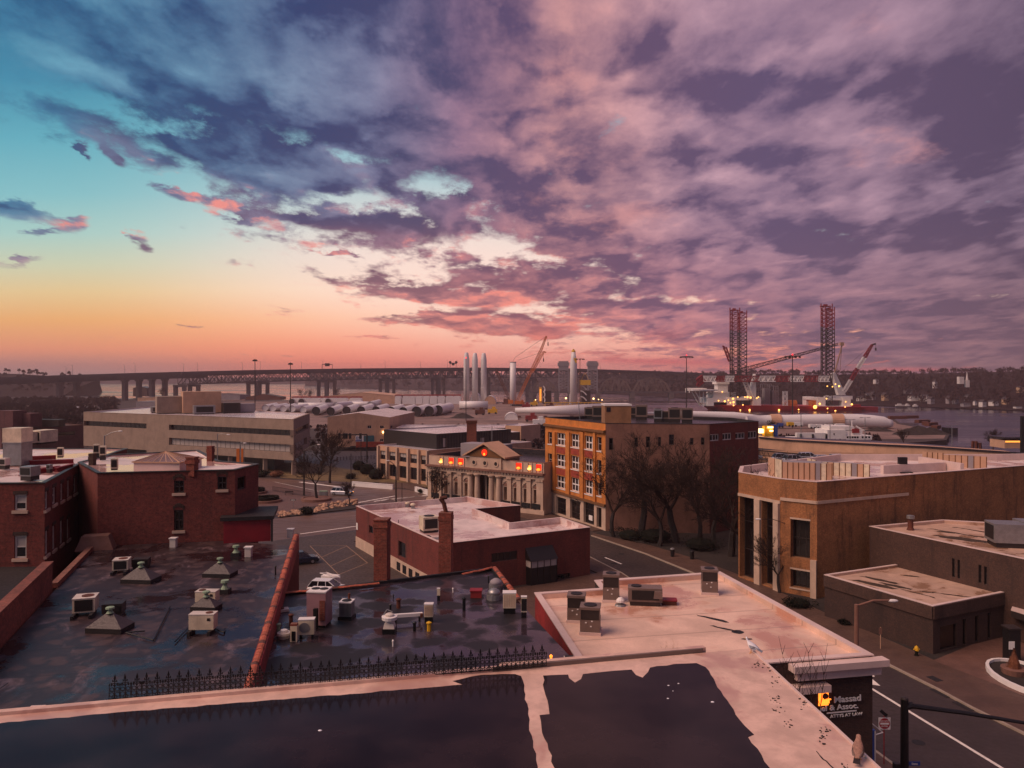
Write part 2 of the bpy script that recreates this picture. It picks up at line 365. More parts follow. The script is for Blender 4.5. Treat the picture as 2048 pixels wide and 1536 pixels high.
M_('stucco', (122, 86, 73), 0.9, 0.22, 0.4, 0.1, dirt=0.6)
M_('stucco_tank', (150, 108, 76), 0.9, 0.16, 0.6, 0.1, dirt=0.45)
M_('tile', (166, 86, 62), 0.75, 0.4, 3.0)
M_('tile_dark', (96, 58, 46), 0.7, 0.3, 2.4)
M_('curtain', (168, 158, 152), 0.8, 0.1, 3.0)
def glassmat(name, rgb, rough=0.08):
    m = mat(name, rgb, rough, 0.3, 0.5, spec=0.8); return m
M['glass'] = glassmat('glass', (22, 22, 28)); M['glass_dark'] = glassmat('glass_dark', (14, 12, 14))
M['lit_red'] = emis('lit_red', (255, 40, 10), 1.1); M['lit_orange'] = emis('lit_orange', (255, 130, 40), 2.4)
M['lit_warm'] = emis('lit_warm', (255, 180, 90), 3.0); M['lit_lamp'] = emis('lit_lamp', (255, 200, 130), 5.0)
M['lit_soft'] = emis('lit_soft', (255, 170, 70), 1.3); M['beacon'] = emis('beacon', (255, 40, 50), 3.0)
M['brick_red'] = brick('brick_red', (134, 56, 46), (112, 44, 38), (112, 72, 64))
M['brick_maroon'] = brick('brick_maroon', (130, 50, 40), (110, 42, 36), (110, 62, 54))
M['brick_orange'] = brick('brick_orange', (150, 66, 48), (124, 50, 38), (134, 92, 76), dirt=0.5)
M['brick_brown'] = brick('brick_brown', (84, 54, 42), (68, 45, 36), (78, 62, 56))
M['brick_dark'] = brick('brick_dark', (70, 43, 34), (54, 35, 29), (70, 54, 48))
M['brick_tan'] = brick('brick_tan', (184, 120, 72), (164, 104, 60), (150, 106, 72), dirt=0.6, var=0.5)
M['brick_mauve'] = brick('brick_mauve', (112, 62, 66), (98, 54, 58), (106, 72, 74))

# ------------------------------------------------------------------ geometry
WM = {}
def V3(*a): return Vector(a)
def G(px, py, z=0.0):
    d = (HC-z)*F/(py-HZ); return Vector(((px-1024)/F*d, d, z))
def D(px, py, d): return Vector(((px-1024)/F*d, d, HC-(py-HZ)/F*d))
def XY(v): return (v[0], v[1])
def ppm(d): return F/d
class MB:
    def __init__(s): s.v = []; s.f = []
    def add(s, vs, fs):
        o = len(s.v); s.v += [tuple(p) for p in vs]; s.f += [tuple(i+o for i in f) for f in fs]; return s
    def quad(s, *p): return s.add(p, [tuple(range(len(p)))])
    def box(s, c, d, rz=0.0, taper=1.0):
        c = Vector(c); hx, hy, hz = d[0]/2, d[1]/2, d[2]/2; ca, sa = math.cos(rz), math.sin(rz); vs = []
        for z, t in ((-hz, 1.0), (hz, taper)):
            for x, y in ((-hx, -hy), (hx, -hy), (hx, hy), (-hx, hy)):
                x *= t; y *= t; vs.append((c.x+x*ca-y*sa, c.y+x*sa+y*ca, c.z+z))
        return s.add(vs, [(3, 2, 1, 0), (4, 5, 6, 7), (0, 1, 5, 4), (1, 2, 6, 5), (2, 3, 7, 6), (3, 0, 4, 7)])
    def prism(s, pts, z0, z1, top=True, bot=True):
        pts = [XY(p) for p in pts]
        if sum(a[0]*b[1]-b[0]*a[1] for a, b in zip(pts, pts[1:]+pts[:1])) < 0: pts = pts[::-1]
        n = len(pts)
        za = z0 if isinstance(z0, (list, tuple)) else [z0]*n; zb = z1 if isinstance(z1, (list, tuple)) else [z1]*n
        fs = [(i, (i+1) % n, n+(i+1) % n, n+i) for i in range(n)]
        if top: fs.append(tuple(range(n, 2*n)))
        if bot: fs.append(tuple(range(n-1, -1, -1)))
        return s.add([(p[0], p[1], z) for p, z in zip(pts, za)]+[(p[0], p[1], z) for p, z in zip(pts, zb)], fs)
    def tube(s, a, b, r, n=6, r2=None, cap=True):
        a, b = Vector(a), Vector(b); r2 = r if r2 is None else r2; d = (b-a)
        if d.length < 1e-6: return s
        d.normalize(); u = d.orthogonal().normalized(); w = d.cross(u); vs = []
        for p, q in ((a, r), (b, r2)):
            for i in range(n):
                t = 2*math.pi*i/n; vs.append(p+u*math.cos(t)*q+w*math.sin(t)*q)
        fs = [(i, (i+1) % n, n+(i+1) % n, n+i) for i in range(n)]
        if cap: fs += [tuple(range(n-1, -1, -1)), tuple(range(n, 2*n))]
        return s.add(vs, fs)
    def beam(s, a, b, w, h):
        """rectangular bar from a to b, h measured upright"""
        a, b = Vector(a), Vector(b); d = (b-a)
        if d.length < 1e-6: return s
        d.normalize(); up = Vector((0, 0, 1)) if abs(d.z) < 0.98 else Vector((0, 1, 0))
        x = d.cross(up).normalized(); y = x.cross(d).normalized(); vs = []
        for p in (a, b):
            for i, j in ((-1, -1), (1, -1), (1, 1), (-1, 1)): vs.append(p+x*(i*w/2)+y*(j*h/2))
        return s.add(vs, [(3, 2, 1, 0), (4, 5, 6, 7), (0, 1, 5, 4), (1, 2, 6, 5), (2, 3, 7, 6), (3, 0, 4, 7)])
    def lathe(s, c, prof, n=12):
        c = Vector(c); vs = []; fs = []
        for r, z in prof:
            for i in range(n):
                t = 2*math.pi*i/n; vs.append((c.x+r*math.cos(t), c.y+r*math.sin(t), c.z+z))
        for k in range(len(prof)-1):
            for i in range(n): fs.append((k*n+i, k*n+(i+1) % n, (k+1)*n+(i+1) % n, (k+1)*n+i))
        fs.append(tuple(range(n-1, -1, -1))); fs.append(tuple((len(prof)-1)*n+i for i in range(n)))
        return s.add(vs, fs)
    def ball(s, c, r, n=8, m=5, sq=(1, 1, 1)):
        prof = []; c = Vector(c); vs = []; fs = []
        for j in range(m+1):
            t = math.pi*j/m; prof.append((math.sin(t)*r+1e-4, -math.cos(t)*r))
        for q, z in prof:
            for i in range(n):
                t = 2*math.pi*i/n; vs.append((c.x+q*math.cos(t)*sq[0], c.y+q*math.sin(t)*sq[1], c.z+z*sq[2]))
        for k in range(m):
            for i in range(n): fs.append((k*n+i, k*n+(i+1) % n, (k+1)*n+(i+1) % n, (k+1)*n+i))
        return s.add(vs, fs)
    def merge(s, o, mtx=None):
        return s.add([(mtx @ Vector(p)) if mtx else p for p in o.v], o.f)
    def ob(s, name, m, parent=None, smooth=False, org=None, bevel=0.0):
        if parent is not None: inv = WM[parent.name].inverted(); wm = WM[parent.name].copy(); vs = [inv @ Vector(p) for p in s.v]
        else:
            if org is None:
                xs = [p[0] for p in s.v]; ys = [p[1] for p in s.v]; zs = [p[2] for p in s.v]
                org = ((min(xs)+max(xs))/2, (min(ys)+max(ys))/2, min(zs))
            o_ = Vector(org); vs = [Vector(p)-o_ for p in s.v]; wm = Matrix.Translation(o_)
        me = bpy.data.meshes.new(name); me.from_pydata([tuple(p) for p in vs], [], s.f); me.materials.append(M[m] if isinstance(m, str) else m)
        if smooth: me.shade_smooth()
        ob = bpy.data.objects.new(name, me); C.objects.link(ob); WM[ob.name] = wm
        if parent is not None: ob.parent = parent
        else: ob.location = org
        if bevel:
            bv = ob.modifiers.new('edge', 'BEVEL'); bv.width = bevel; bv.segments = 1; bv.limit_method = 'ANGLE'
        return ob
def tag(o, label=None, cat=None, group=None, kind=None):
    if label: o['label'] = label
    if cat: o['category'] = cat
    if group: o['group'] = group
    if kind: o['kind'] = kind
    return o
def thing(name, label, cat, loc=(0, 0, 0), rz=0.0, group=None):
    o = bpy.data.objects.new(name, None); C.objects.link(o); o.location = loc; o.rotation_euler = (0, 0, rz); o.empty_display_size = 0.5
    WM[o.name] = Matrix.Translation(Vector(loc)) @ Matrix.Rotation(rz, 4, 'Z'); return tag(o, label, cat, group)
def lthing(name, label, cat, group=None): return thing(name, label, cat, (0, 0, 0), 0.0, group)
def kids(o): return [x for x in KID.get(o.name, [])]
KID = {}
def reg():
    KID.clear()
    for o in C.objects:
        if o.parent: KID.setdefault(o.parent.name, []).append(o)
def copy_tree(o, parent=None, loc=None, rz=None, label=None, scale=None, group=None, skip=()):
    c = o.copy(); C.objects.link(c)
    if parent is not None: c.parent = parent
    if loc is not None: c.location = loc
    if rz is not None: c.rotation_euler = (0, 0, rz)
    if scale is not None: c.scale = (scale,)*3 if isinstance(scale, (int, float)) else scale
    if label: c['label'] = label
    if group: c['group'] = group
    for ch in kids(o):
        if ch.name.split('.')[0] in skip: continue
        copy_tree(ch, c)
    return c
def struct(mb, name, m, **k): o = mb.ob(name, m, **k); o['kind'] = 'structure'; return o

def ccw(pts):
    return sum(a[0]*b[1]-b[0]*a[1] for a, b in zip(pts, pts[1:]+pts[:1])) > 0
def inset(pts, d):
    """offset a CCW polygon inwards"""
    n = len(pts); out = []
    for i in range(n):
        a, b, c = Vector(pts[i-1]), Vector(pts[i]), Vector(pts[(i+1) % n])
        e1 = (b-a).normalized(); e2 = (c-b).normalized()
        n1 = Vector((-e1.y, e1.x)); n2 = Vector((-e2.y, e2.x)); k = n1+n2
        k = k/max(0.25, k.dot(n1)) if k.length > 1e-6 else n1
        out.append(tuple(b+k*d))
    return out
def onwall(P0, P1, px, py=None):
    """where the line of sight through image column px meets the wall line: (distance along, height)"""
    x0, y0 = P0[0], P0[1]; dx, dy = P1[0]-x0, P1[1]-y0; k = (px-1024)/F
    t = (k*y0-x0)/(dx-k*dy); Y = y0+t*dy; L = math.hypot(dx, dy)
    return t*L, (HC-(py-HZ)/F*Y if py is not None else None)
def wpx(P0, P1, x0, y0, x1, y1):
    """opening (u0, u1, z0, z1) from an image rectangle; y0 top, y1 bottom, at its middle column"""
    u0, _ = onwall(P0, P1, x0); u1, _ = onwall(P0, P1, x1); _, za = onwall(P0, P1, (x0+x1)/2, y0); _, zb = onwall(P0, P1, (x0+x1)/2, y1)
    return (min(u0, u1), max(u0, u1), min(za, zb), max(za, zb))
class Wall:
    """a vertical wall from P0 to P1 (outside on the right-hand side when walking P0 to P1 on a CCW plan)"""
    def __init__(s, P0, P1, z0, z1, out):
        s.P0 = Vector(P0[:2]); s.d = Vector(P1[:2])-s.P0; s.L = s.d.length; s.d.normalize(); s.n = Vector(out); s.z0, s.z1 = z0, z1
    def p(s, u, z, o=0.0):
        q = s.P0+s.d*u+s.n*o; return (q.x, q.y, z)
    def surface(s, mb, ops, depth=0.18):
        us = sorted({0.0, s.L, *[o[0] for o in ops], *[o[1] for o in ops]}); zs = sorted({s.z0, s.z1, *[o[2] for o in ops], *[o[3] for o in ops]})
        us = [u for u in us if -1e-6 <= u <= s.L+1e-6]; zs = [z for z in zs if s.z0-1e-6 <= z <= s.z1+1e-6]
        for a, b in zip(us, us[1:]):
            for c, d in zip(zs, zs[1:]):
                m_, n_ = (a+b)/2, (c+d)/2
                if any(o[0] < m_ < o[1] and o[2] < n_ < o[3] for o in ops): continue
                mb.quad(s.p(a, c), s.p(b, c), s.p(b, d), s.p(a, d))
        for o in ops:
            a, b, c, d = o[:4]
            mb.quad(s.p(a, c), s.p(a, d), s.p(a, d, -depth), s.p(a, c, -depth)); mb.quad(s.p(b, c), s.p(b, d), s.p(b, d, -depth), s.p(b, c, -depth))
            mb.quad(s.p(a, d), s.p(b, d), s.p(b, d, -depth), s.p(a, d, -depth)); mb.quad(s.p(a, c), s.p(b, c), s.p(b, c, -depth), s.p(a, c, -depth))
    def bar(s, mb, u0, u1, z0, z1, o0, o1):
        """a box standing on the wall between offsets o0 and o1"""
        v = [s.p(u, z, o) for o in (o0, o1) for (u, z) in ((u0, z0), (u1, z0), (u1, z1), (u0, z1))]
        mb.add(v, [(3, 2, 1, 0), (4, 5, 6, 7), (0, 1, 5, 4), (1, 2, 6, 5), (2, 3, 7, 6), (3, 0, 4, 7)])
    def window(s, parent, op, depth=0.18, frame='white_paint', pane='glass', fw=0.07, cols=1, rows=1, sill=None, lintel=None, name='window', mull=None, curtain=False, arch=False):
        a, b, c, d = op[:4]; mb = MB(); o0, o1 = -depth+0.012, -depth+0.07; mw = mull or fw*0.8
        s.bar(mb, a, b, c, c+fw, o0, o1); s.bar(mb, a, b, d-fw, d, o0, o1); s.bar(mb, a, a+fw, c+fw, d-fw, o0, o1); s.bar(mb, b-fw, b, c+fw, d-fw, o0, o1)
        for i in range(1, cols):
            u = a+(b-a)*i/cols; s.bar(mb, u-mw/2, u+mw/2, c+fw, d-fw, o0, o1-0.006)
        for i in range(1, rows):
            z = c+(d-c)*i/rows; s.bar(mb, a+fw, b-fw, z-mw/2, z+mw/2, o0, o1-0.012)
        w = mb.ob(name, frame, parent)
        g = MB(); g.quad(s.p(a, c, -depth+0.02), s.p(b, c, -depth+0.02), s.p(b, d, -depth+0.02), s.p(a, d, -depth+0.02)); g.ob('pane', pane, w)
        if curtain:
            g = MB(); s.bar(g, a+fw, b-fw, c+(d-c)*0.52, d-fw, -depth+0.022, -depth+0.03); g.ob('blind', 'curtain', w)
        if sill:
            g = MB(); s.bar(g, a-0.1, b+0.1, c-0.16, c-0.002, -0.05, 0.09); g.ob('sill', sill, w)
        if lintel:
            g = MB(); n = 6 if arch else 1
            for i in range(n):
                u0, u1 = a-0.06+(b-a+0.12)*i/n, a-0.06+(b-a+0.12)*(i+1)/n; k = (1-((i+0.5)/n*2-1)**2)*0.22 if arch else 0
                s.bar(g, u0, u1, d+0.002+k-0.02*arch, d+0.2+k, -0.05, 0.03)
            g.ob('lintel', lintel, w)
        return w
def building(root, poly, z0, z1, wallm, roofm, coping='kerb', ph=0.4, pw=0.3, wins=None, depth=0.18, ztop=None, cop_h=0.06, walls_name='wall', cop_out=0.05, skip=(), innerm=None):
    """closed building: one wall part per side with true openings, roof sheet, parapet and coping"""
    pts = [XY(p) for p in poly]; n = len(pts); wins = wins or {}
    rev = not ccw(pts); order = list(range(n)); W = {}
    for i in range(n):
        a, b = pts[i], pts[(i+1) % n]; d = (Vector(b)-Vector(a)).normalized()
        out = Vector((d.y, -d.x)) if not rev else Vector((-d.y, d.x))
        W[i] = Wall(a, b, z0, z1, out)
        if i in skip: continue
        ops = [o[0] for o in wins.get(i, [])]
        mb = MB(); W[i].surface(mb, ops, depth); mb.ob(walls_name, wallm, root)
        for o in wins.get(i, []): W[i].window(root, o[0], depth, **o[1])
    cp = pts[::-1] if rev else pts
    ins = inset(cp, pw); outp = inset(cp, -cop_out)
    mb = MB(); zr = z1-ph
    mb.add([(p[0], p[1], zr) for p in ins], [tuple(range(n))]); roof = mb.ob('roof', roofm, root)
    mb = MB()
    for i in range(n):
        j = (i+1) % n
        mb.quad((*ins[i], zr), (*ins[j], zr), (*ins[j], z1), (*ins[i], z1))
    mb.ob('parapet', innerm or roofm, root)
    mb = MB()
    for i in range(n):
        j = (i+1) % n; a, b, c, d = outp[i], outp[j], ins[j], ins[i]; zt = z1+cop_h
        mb.quad((*a, zt), (*b, zt), (*c, zt), (*d, zt)); mb.quad((*a, z1-0.002), (*b, z1-0.002), (*b, zt), (*a, zt)); mb.quad((*d, z1-0.002), (*c, z1-0.002), (*c, zt), (*d, zt))
        mb.quad((*a, z1-0.002), (*b, z1-0.002), (*c, z1-0.002), (*d, z1-0.002))
    mb.ob('coping', coping, root)
    return W
def text(s, size, m, parent, P, d, up=Vector((0, 0, 1)), name='lettering', font=None, depth=0.01, align='LEFT', sx=1.0):
    """flat lettering turned into a mesh at P, running along d"""
    cu = bpy.data.curves.new('t', 'FONT'); cu.body = s; cu.size = size; cu.extrude = depth; cu.align_x = align; cu.offset = size*0.012
    o = bpy.data.objects.new('t', cu); C.objects.link(o); dg = bpy.context.evaluated_depsgraph_get()
    me = bpy.data.meshes.new_from_object(o.evaluated_get(dg)); bpy.data.objects.remove(o); bpy.data.curves.remove(cu)
    d = Vector(d).normalized(); nrm = d.cross(up).normalized()
    mtx = Matrix(((d.x, up.x, nrm.x, P[0]), (d.y, up.y, nrm.y, P[1]), (d.z, up.z, nrm.z, P[2]), (0, 0, 0, 1)))
    me.transform(Matrix.Diagonal((sx, 1, 1, 1))); me.transform(WM[parent.name].inverted() @ mtx)
    me.materials.clear(); me.materials.append(M[m]); ob = bpy.data.objects.new(name, me); C.objects.link(ob); ob.parent = parent; WM[ob.name] = WM[parent.name].copy(); return ob

# ================================================================== setting
def gp(pts, z=0.0): return [XY(G(x, y, z)) for x, y in pts]
def sheet(name, pts, z, m, kind='structure'):
    mb = MB(); p = [XY(q) for q in pts]
    if not ccw(p): p = p[::-1]
    mb.add([(a, b, z) for a, b in p], [tuple(range(len(p)))])
    o = mb.ob(name, m); o['kind'] = kind; return o
def raised(name, pts, m, h=0.12, z=0.0):
    mb = MB(); mb.prism(pts, z-0.3, z+h, bot=False); o = mb.ob(name, m); o['kind'] = 'structure'; return o
# water -----------------------------------------------------------------
def water_mat():
    m = bpy.data.materials.new('water'); m.use_nodes = True; nt = m.node_tree; E.nt = nt; b = nt.nodes['Principled BSDF']
    g = nt.nodes.new('ShaderNodeNewGeometry'); P = g.outputs['Position']
    b.inputs['Base Color'].default_value = (0.012, 0.012, 0.018, 1); b.inputs['IOR'].default_value = 1.33
    n = noise(cvec_scale(P, (0.004, 0.016, 1)), 1.0, 5, 0.6, 0.8)
    nt.links.new(sstep(n, 0.42, 0.6, 0.06, 0.26).v, b.inputs['Roughness'])
    bn = nt.nodes.new('ShaderNodeBump'); bn.inputs['Strength'].default_value = 0.5; bn.inputs['Distance'].default_value = 0.25
    h = noise(cvec_scale(P, (0.25, 0.55, 1)), 1.0, 5, 0.6)*sstep(n, 0.38, 0.62, 0.35, 1.0)
    nt.links.new(h.v, bn.inputs['Height']); nt.links.new(bn.outputs[0], b.inputs['Normal']); return m
M['water'] = water_mat()
sheet('river_water', [(-3400, 120), (3400, 120), (3400, 4300), (-3400, 4300)], -4.0, 'water')
# land: the town stands at 0, the low waterfront at -2 --------------------
near_pts = [(-420, -60), (420, -60), (420, 190), (175, 232), (112, 240), (60, 262), (-420, 262)]
mb = MB(); mb.prism(near_pts, -5.0, 0.0, bot=False); struct(mb, 'ground', 'asphalt')
low = [(-2600, 200), (60, 200), (115, 235)] + gp([(1700, 905), (1640, 893), (1760, 890), (1893, 880), (1899, 868), (1862, 858), (1800, 846), (1783, 834), (1500, 829), (1240, 825), (1180, 806), (1080, 804), (900, 803), (640, 801), (500, 800), (380, 801), (240, 797), (120, 790)], -2.0) + [(-2600, 1500)]
mb = MB(); mb.prism(low, -5.0, -2.0, bot=False); struct(mb, 'waterfront_ground', 'land')
sheet('pier_ground', gp([(300, 858), (860, 856), (1100, 850), (1500, 868), (1620, 880), (1888, 877), (1893, 866), (1858, 859), (1795, 848), (1779, 836), (1500, 831), (1240, 827), (1178, 808), (1080, 806), (900, 805), (640, 803), (500, 803), (330, 806)], -1.99), -1.99, 'pier_ground')
# hills --------------------------------------------------------------------
def hill(name, shore, ridge_px, ridge_d, m, back=500, seg=6, rough=3.0):
    """slope rising from a shoreline (world points) to a ridge given as (px, py) columns at a distance"""
    R.seed(hash(name) % 99 if False else len(name)); n = len(shore); vs = []; fs = []
    for i, (s, (px, py, d)) in enumerate(zip(shore, ridge_px)):
        r = D(px, py, d)
        for k in range(seg+1):
            t = k/seg; e = t*t*(3-2*t)*0.6+t*0.4
            z = -3.5+(r.z+3.5)*e if k else -3.5
            vs.append((s[0]+(r.x-s[0])*t, s[1]+(r.y-s[1])*t, z+(R.uniform(-rough, rough) if 1 < k < seg else 0)))
        vs.append((r.x*(1+back/d), r.y+back, r.z-8)); vs.append((r.x*(1+back/d), r.y+back+10, -6))
    w = seg+3
    for i in range(n-1):
        for k in range(w-1): a = i*w+k; fs.append((a, a+w, a+w+1, a+1))
    mb = MB(); mb.add(vs, fs); o = mb.ob(name, m, smooth=True); o['kind'] = 'structure'; return vs, w, seg
cols = [1180, 1260, 1340, 1420, 1500, 1580, 1660, 1740, 1820, 1900, 1980, 2060, 2200, 2500]
shore_y = [787, 790, 795, 800, 804, 807, 810, 812, 814, 817, 820, 823, 828, 836]
ridge_y = [748, 747, 748, 750, 748, 748, 750, 748, 747, 746, 744, 742, 742, 744]
shore_e = [XY(G(c, y, -4.0)) for c, y in zip(cols, shore_y)]
ridge_e = [(c, y, XY(G(c, sy, -4.0))[1]*1.45+150) for c, y, sy in zip(cols, ridge_y, shore_y)]
east = hill('hillside', shore_e, ridge_e, 0, 'hill')
cols2 = [610, 700, 800, 900, 1000, 1100, 1200]
east2 = hill('far_shore_hill', [XY(G(c, y, -4.0)) for c, y in zip(cols2, [772, 776, 779, 781, 783, 785, 787])], [(c, y, 3000) for c, y in zip(cols2, [754, 752, 750, 750, 749, 749, 748])], 0, 'hill')
hill('distant_hill', [(-3300, 3300), (-2200, 3400), (-1200, 3500), (-400, 3500)], [(-700, 749, 3700), (100, 752, 3700), (400, 755, 3700), (760, 754, 3700)], 0, 'hill', back=200)
west = hill('wooded_hill', [(-1500, 700), (-1150, 800), (-900, 900), (-720, 1000), (-640, 1080)], [(-500, 747, 1150), (-160, 743, 1200), (40, 748, 1250), (130, 754, 1280), (200, 760, 1300)], 0, 'hill', back=200)

# town surfaces ---------------------------------------------------------------
far_kerb = gp([(1183, 1072), (1290, 1108), (1381, 1145), (1500, 1197), (1620, 1254), (1741, 1313), (1875, 1380), (1941, 1416), (2048, 1469), (2300, 1596)])
sw = gp([(1186, 1068), (1300, 1092), (1400, 1122), (1516, 1166), (1646, 1226), (1790, 1288), (1866, 1322), (1990, 1372), (2100, 1420), (2400, 1540)])
raised('park_ground', far_kerb[:8] + [(90, 60), (90, 130), (60, 128), (15.3, 126.5)], 'soil', 0.10)
raised('sidewalk', far_kerb + sw[::-1], 'sidewalk', 0.14)
fk = MB()
for a, b in zip(far_kerb, far_kerb[1:]): fk.beam((a[0], a[1], 0.06), (b[0], b[1], 0.06), 0.22, 0.18)
struct(fk, 'kerb', 'kerb')
sheet('forecourt_paving', gp([(1866, 1324), (1990, 1372), (2150, 1440), (2500, 1400), (2300, 1250), (2017, 1262)]), 0.145, 'paving')
near_kerb = [(37, -20), (30.4, 21), (24.2, 51.3), (19.3, 75), (14.0, 98), (10, 109), (0, 124), (-20, 150), (-25, 158)]
raised('sidewalk', near_kerb + [(-28, 150), (-24, 117), (-7, 124), (2, 116), (11, 98), (-7, 86), (3, 34), (17.3, 34), (20, 10), (22, -20)], 'sidewalk', 0.13)
fk = MB()
for a, b in zip(near_kerb, near_kerb[1:]): fk.beam((a[0], a[1], 0.06), (b[0], b[1], 0.06), 0.22, 0.18)
struct(fk, 'kerb', 'kerb')
bank_kerb = [(13.2, 125), (3.3, 135), (-8, 150), (-24, 173), (-34, 178), (-44, 180)]
raised('sidewalk', bank_kerb + [(-45, 186), (-24, 182), (-19, 179), (6.5, 141), (15.5, 126)], 'sidewalk', 0.13)
raised('lawn', gp([(560, 955), (700, 966), (830, 966), (860, 980), (860, 950), (700, 940), (610, 925), (520, 930)]), 'lawn', 0.14)
raised('plaza_paving', gp([(430, 985), (520, 957), (560, 968), (680, 1003), (722, 1008), (712, 1018), (560, 1032), (430, 1040)]), 'paving', 0.14)
sheet('road', gp([(400, 1052), (560, 1036), (720, 1021), (735, 1010), (760, 1008), (770, 1020), (712, 1060), (560, 1080), (400, 1100)]), 0.006, 'asphalt_wet')
sheet('road', gp([(430, 955), (545, 957), (700, 968), (860, 985), (930, 1003), (860, 1012), (760, 1007), (722, 1007), (680, 1002), (560, 967), (430, 975)]), 0.006, 'asphalt_wet')
sheet('parking_lot', gp([(380, 1105), (560, 1081), (712, 1063), (716, 1085), (800, 1125), (900, 1180), (880, 1300), (380, 1300)]), 0.008, 'lot')
raised('garden_bed', gp([(556, 1031), (600, 1018), (700, 1005), (716, 1012), (714, 1018), (560, 1036)]), 'soil', 0.16)
def stripe(name, pxs, w, z=0.012, m='road_paint'):
    mb = MB()
    for a, b in pxs:
        A, B = G(*a), G(*b); d = (B-A).normalized(); s = Vector((-d.y, d.x, 0))*w/2
        mb.quad((*XY(A-s), z), (*XY(A+s), z), (*XY(B+s), z), (*XY(B-s), z))
    o = mb.ob(name, m); o['kind'] = 'structure'; return o
stripe('road_marking', [((1741, 1376), (2000, 1534))], 0.26)
stripe('road_marking', [((2000, 1534), (2300, 1717))], 0.26)
stripe('road_marking', [((1210, 1115), (1243, 1128))], 0.24)
stripe('road_marking', [((1751, 1505), (1810, 1550))], 0.2, 0.14, 'road_yellow')
stripe('road_marking', [((2030, 1447), (2120, 1502))], 0.2, 0.02, 'road_yellow')
mb = MB(); A = [G(1743, 1342), G(1748, 1346), G(1749, 1354), G(1741, 1353)]; mb.quad(*[(p.x, p.y, 0.012) for p in A])
A = [G(1741, 1355), G(1761, 1372), G(1741, 1369)]; mb.quad(*[(p.x, p.y, 0.012) for p in A]); struct(mb, 'road_arrow', 'road_paint')
stripe('road_marking', [((712, 1006), (790, 992))], 0.5)
for i in range(7): stripe('road_marking', [((748+i*13, 1003-i*1.5), (778+i*13, 998-i*1.2))], 0.55)
stripe('road_marking', [((600, 964), (680, 974))], 0.9); stripe('road_marking', [((540, 962), (640, 983))], 0.15)
stripe('road_marking', [((600, 1068), (716, 1052))], 0.35)
lotl = [((620, 1092), (676, 1148)), ((620, 1092), (692, 1091)), ((642, 1115), (694, 1092)), ((660, 1133), (712, 1109)), ((692, 1091), (735, 1126)), ((676, 1150), (735, 1126))]
stripe('parking_line', lotl, 0.11, 0.016, M_('faded_paint', (150, 120, 96), 0.7, 0.3, 3.0))
# manholes and drains
for (px, py, r) in ((1837, 1485, 0.42), (1243, 1108, 0.4), (1228, 1127, 0.4)):
    mb = MB(); p = G(px, py); mb.lathe((p.x, p.y, 0.0), [(r, 0.0), (r, 0.014)], 14)
    tag(mb.ob('manhole_cover', 'tar'), {1837: 'round iron manhole cover in the lane beside the long white line', 1243: 'dark manhole cover above the short white dash in the street', 1228: 'dark manhole cover just below the short white dash in the street'}[px], 'manhole cover', 'manhole covers in the street')
for i, (px, py, w, h) in enumerate(((1869, 1361, 1.1, 0.7), (1884, 1386, 1.7, 0.8), (1930, 1412, 1.7, 0.8))):
    p = G(px, py); mb = MB(); mb.box((p.x, p.y, 0.15 if i == 0 else 0.02), (w, h, 0.02), -1.3)
    tag(mb.ob('drain_grate', 'tar'), ['dark square utility cover set in the brick sidewalk', 'black storm drain grate at the kerb, upper of two', 'black storm drain grate at the kerb, lower of two'][i], 'drain')

# haze --------------------------------------------------------------------
hz = MB(); hz.box((0, 1990, 46), (6900, 4700, 106)); hz = hz.ob('haze', 'glass', org=(0, 1990, -7)); hz['kind'] = 'stuff'
hm = bpy.data.materials.new('haze'); hm.use_nodes = True; nt = hm.node_tree
for n in list(nt.nodes):
    if n.type != 'OUTPUT_MATERIAL': nt.nodes.remove(n)
pv = nt.nodes.new('ShaderNodeVolumePrincipled'); pv.inputs['Color'].default_value = (0.82, 0.62, 0.64, 1); pv.inputs['Density'].default_value = 0.00017
pv.inputs['Anisotropy'].default_value = 0.2
nt.links.new(pv.outputs[0], [n for n in nt.nodes if n.type == 'OUTPUT_MATERIAL'][0].inputs['Volume'])
hz.data.materials.clear(); hz.data.materials.append(hm)

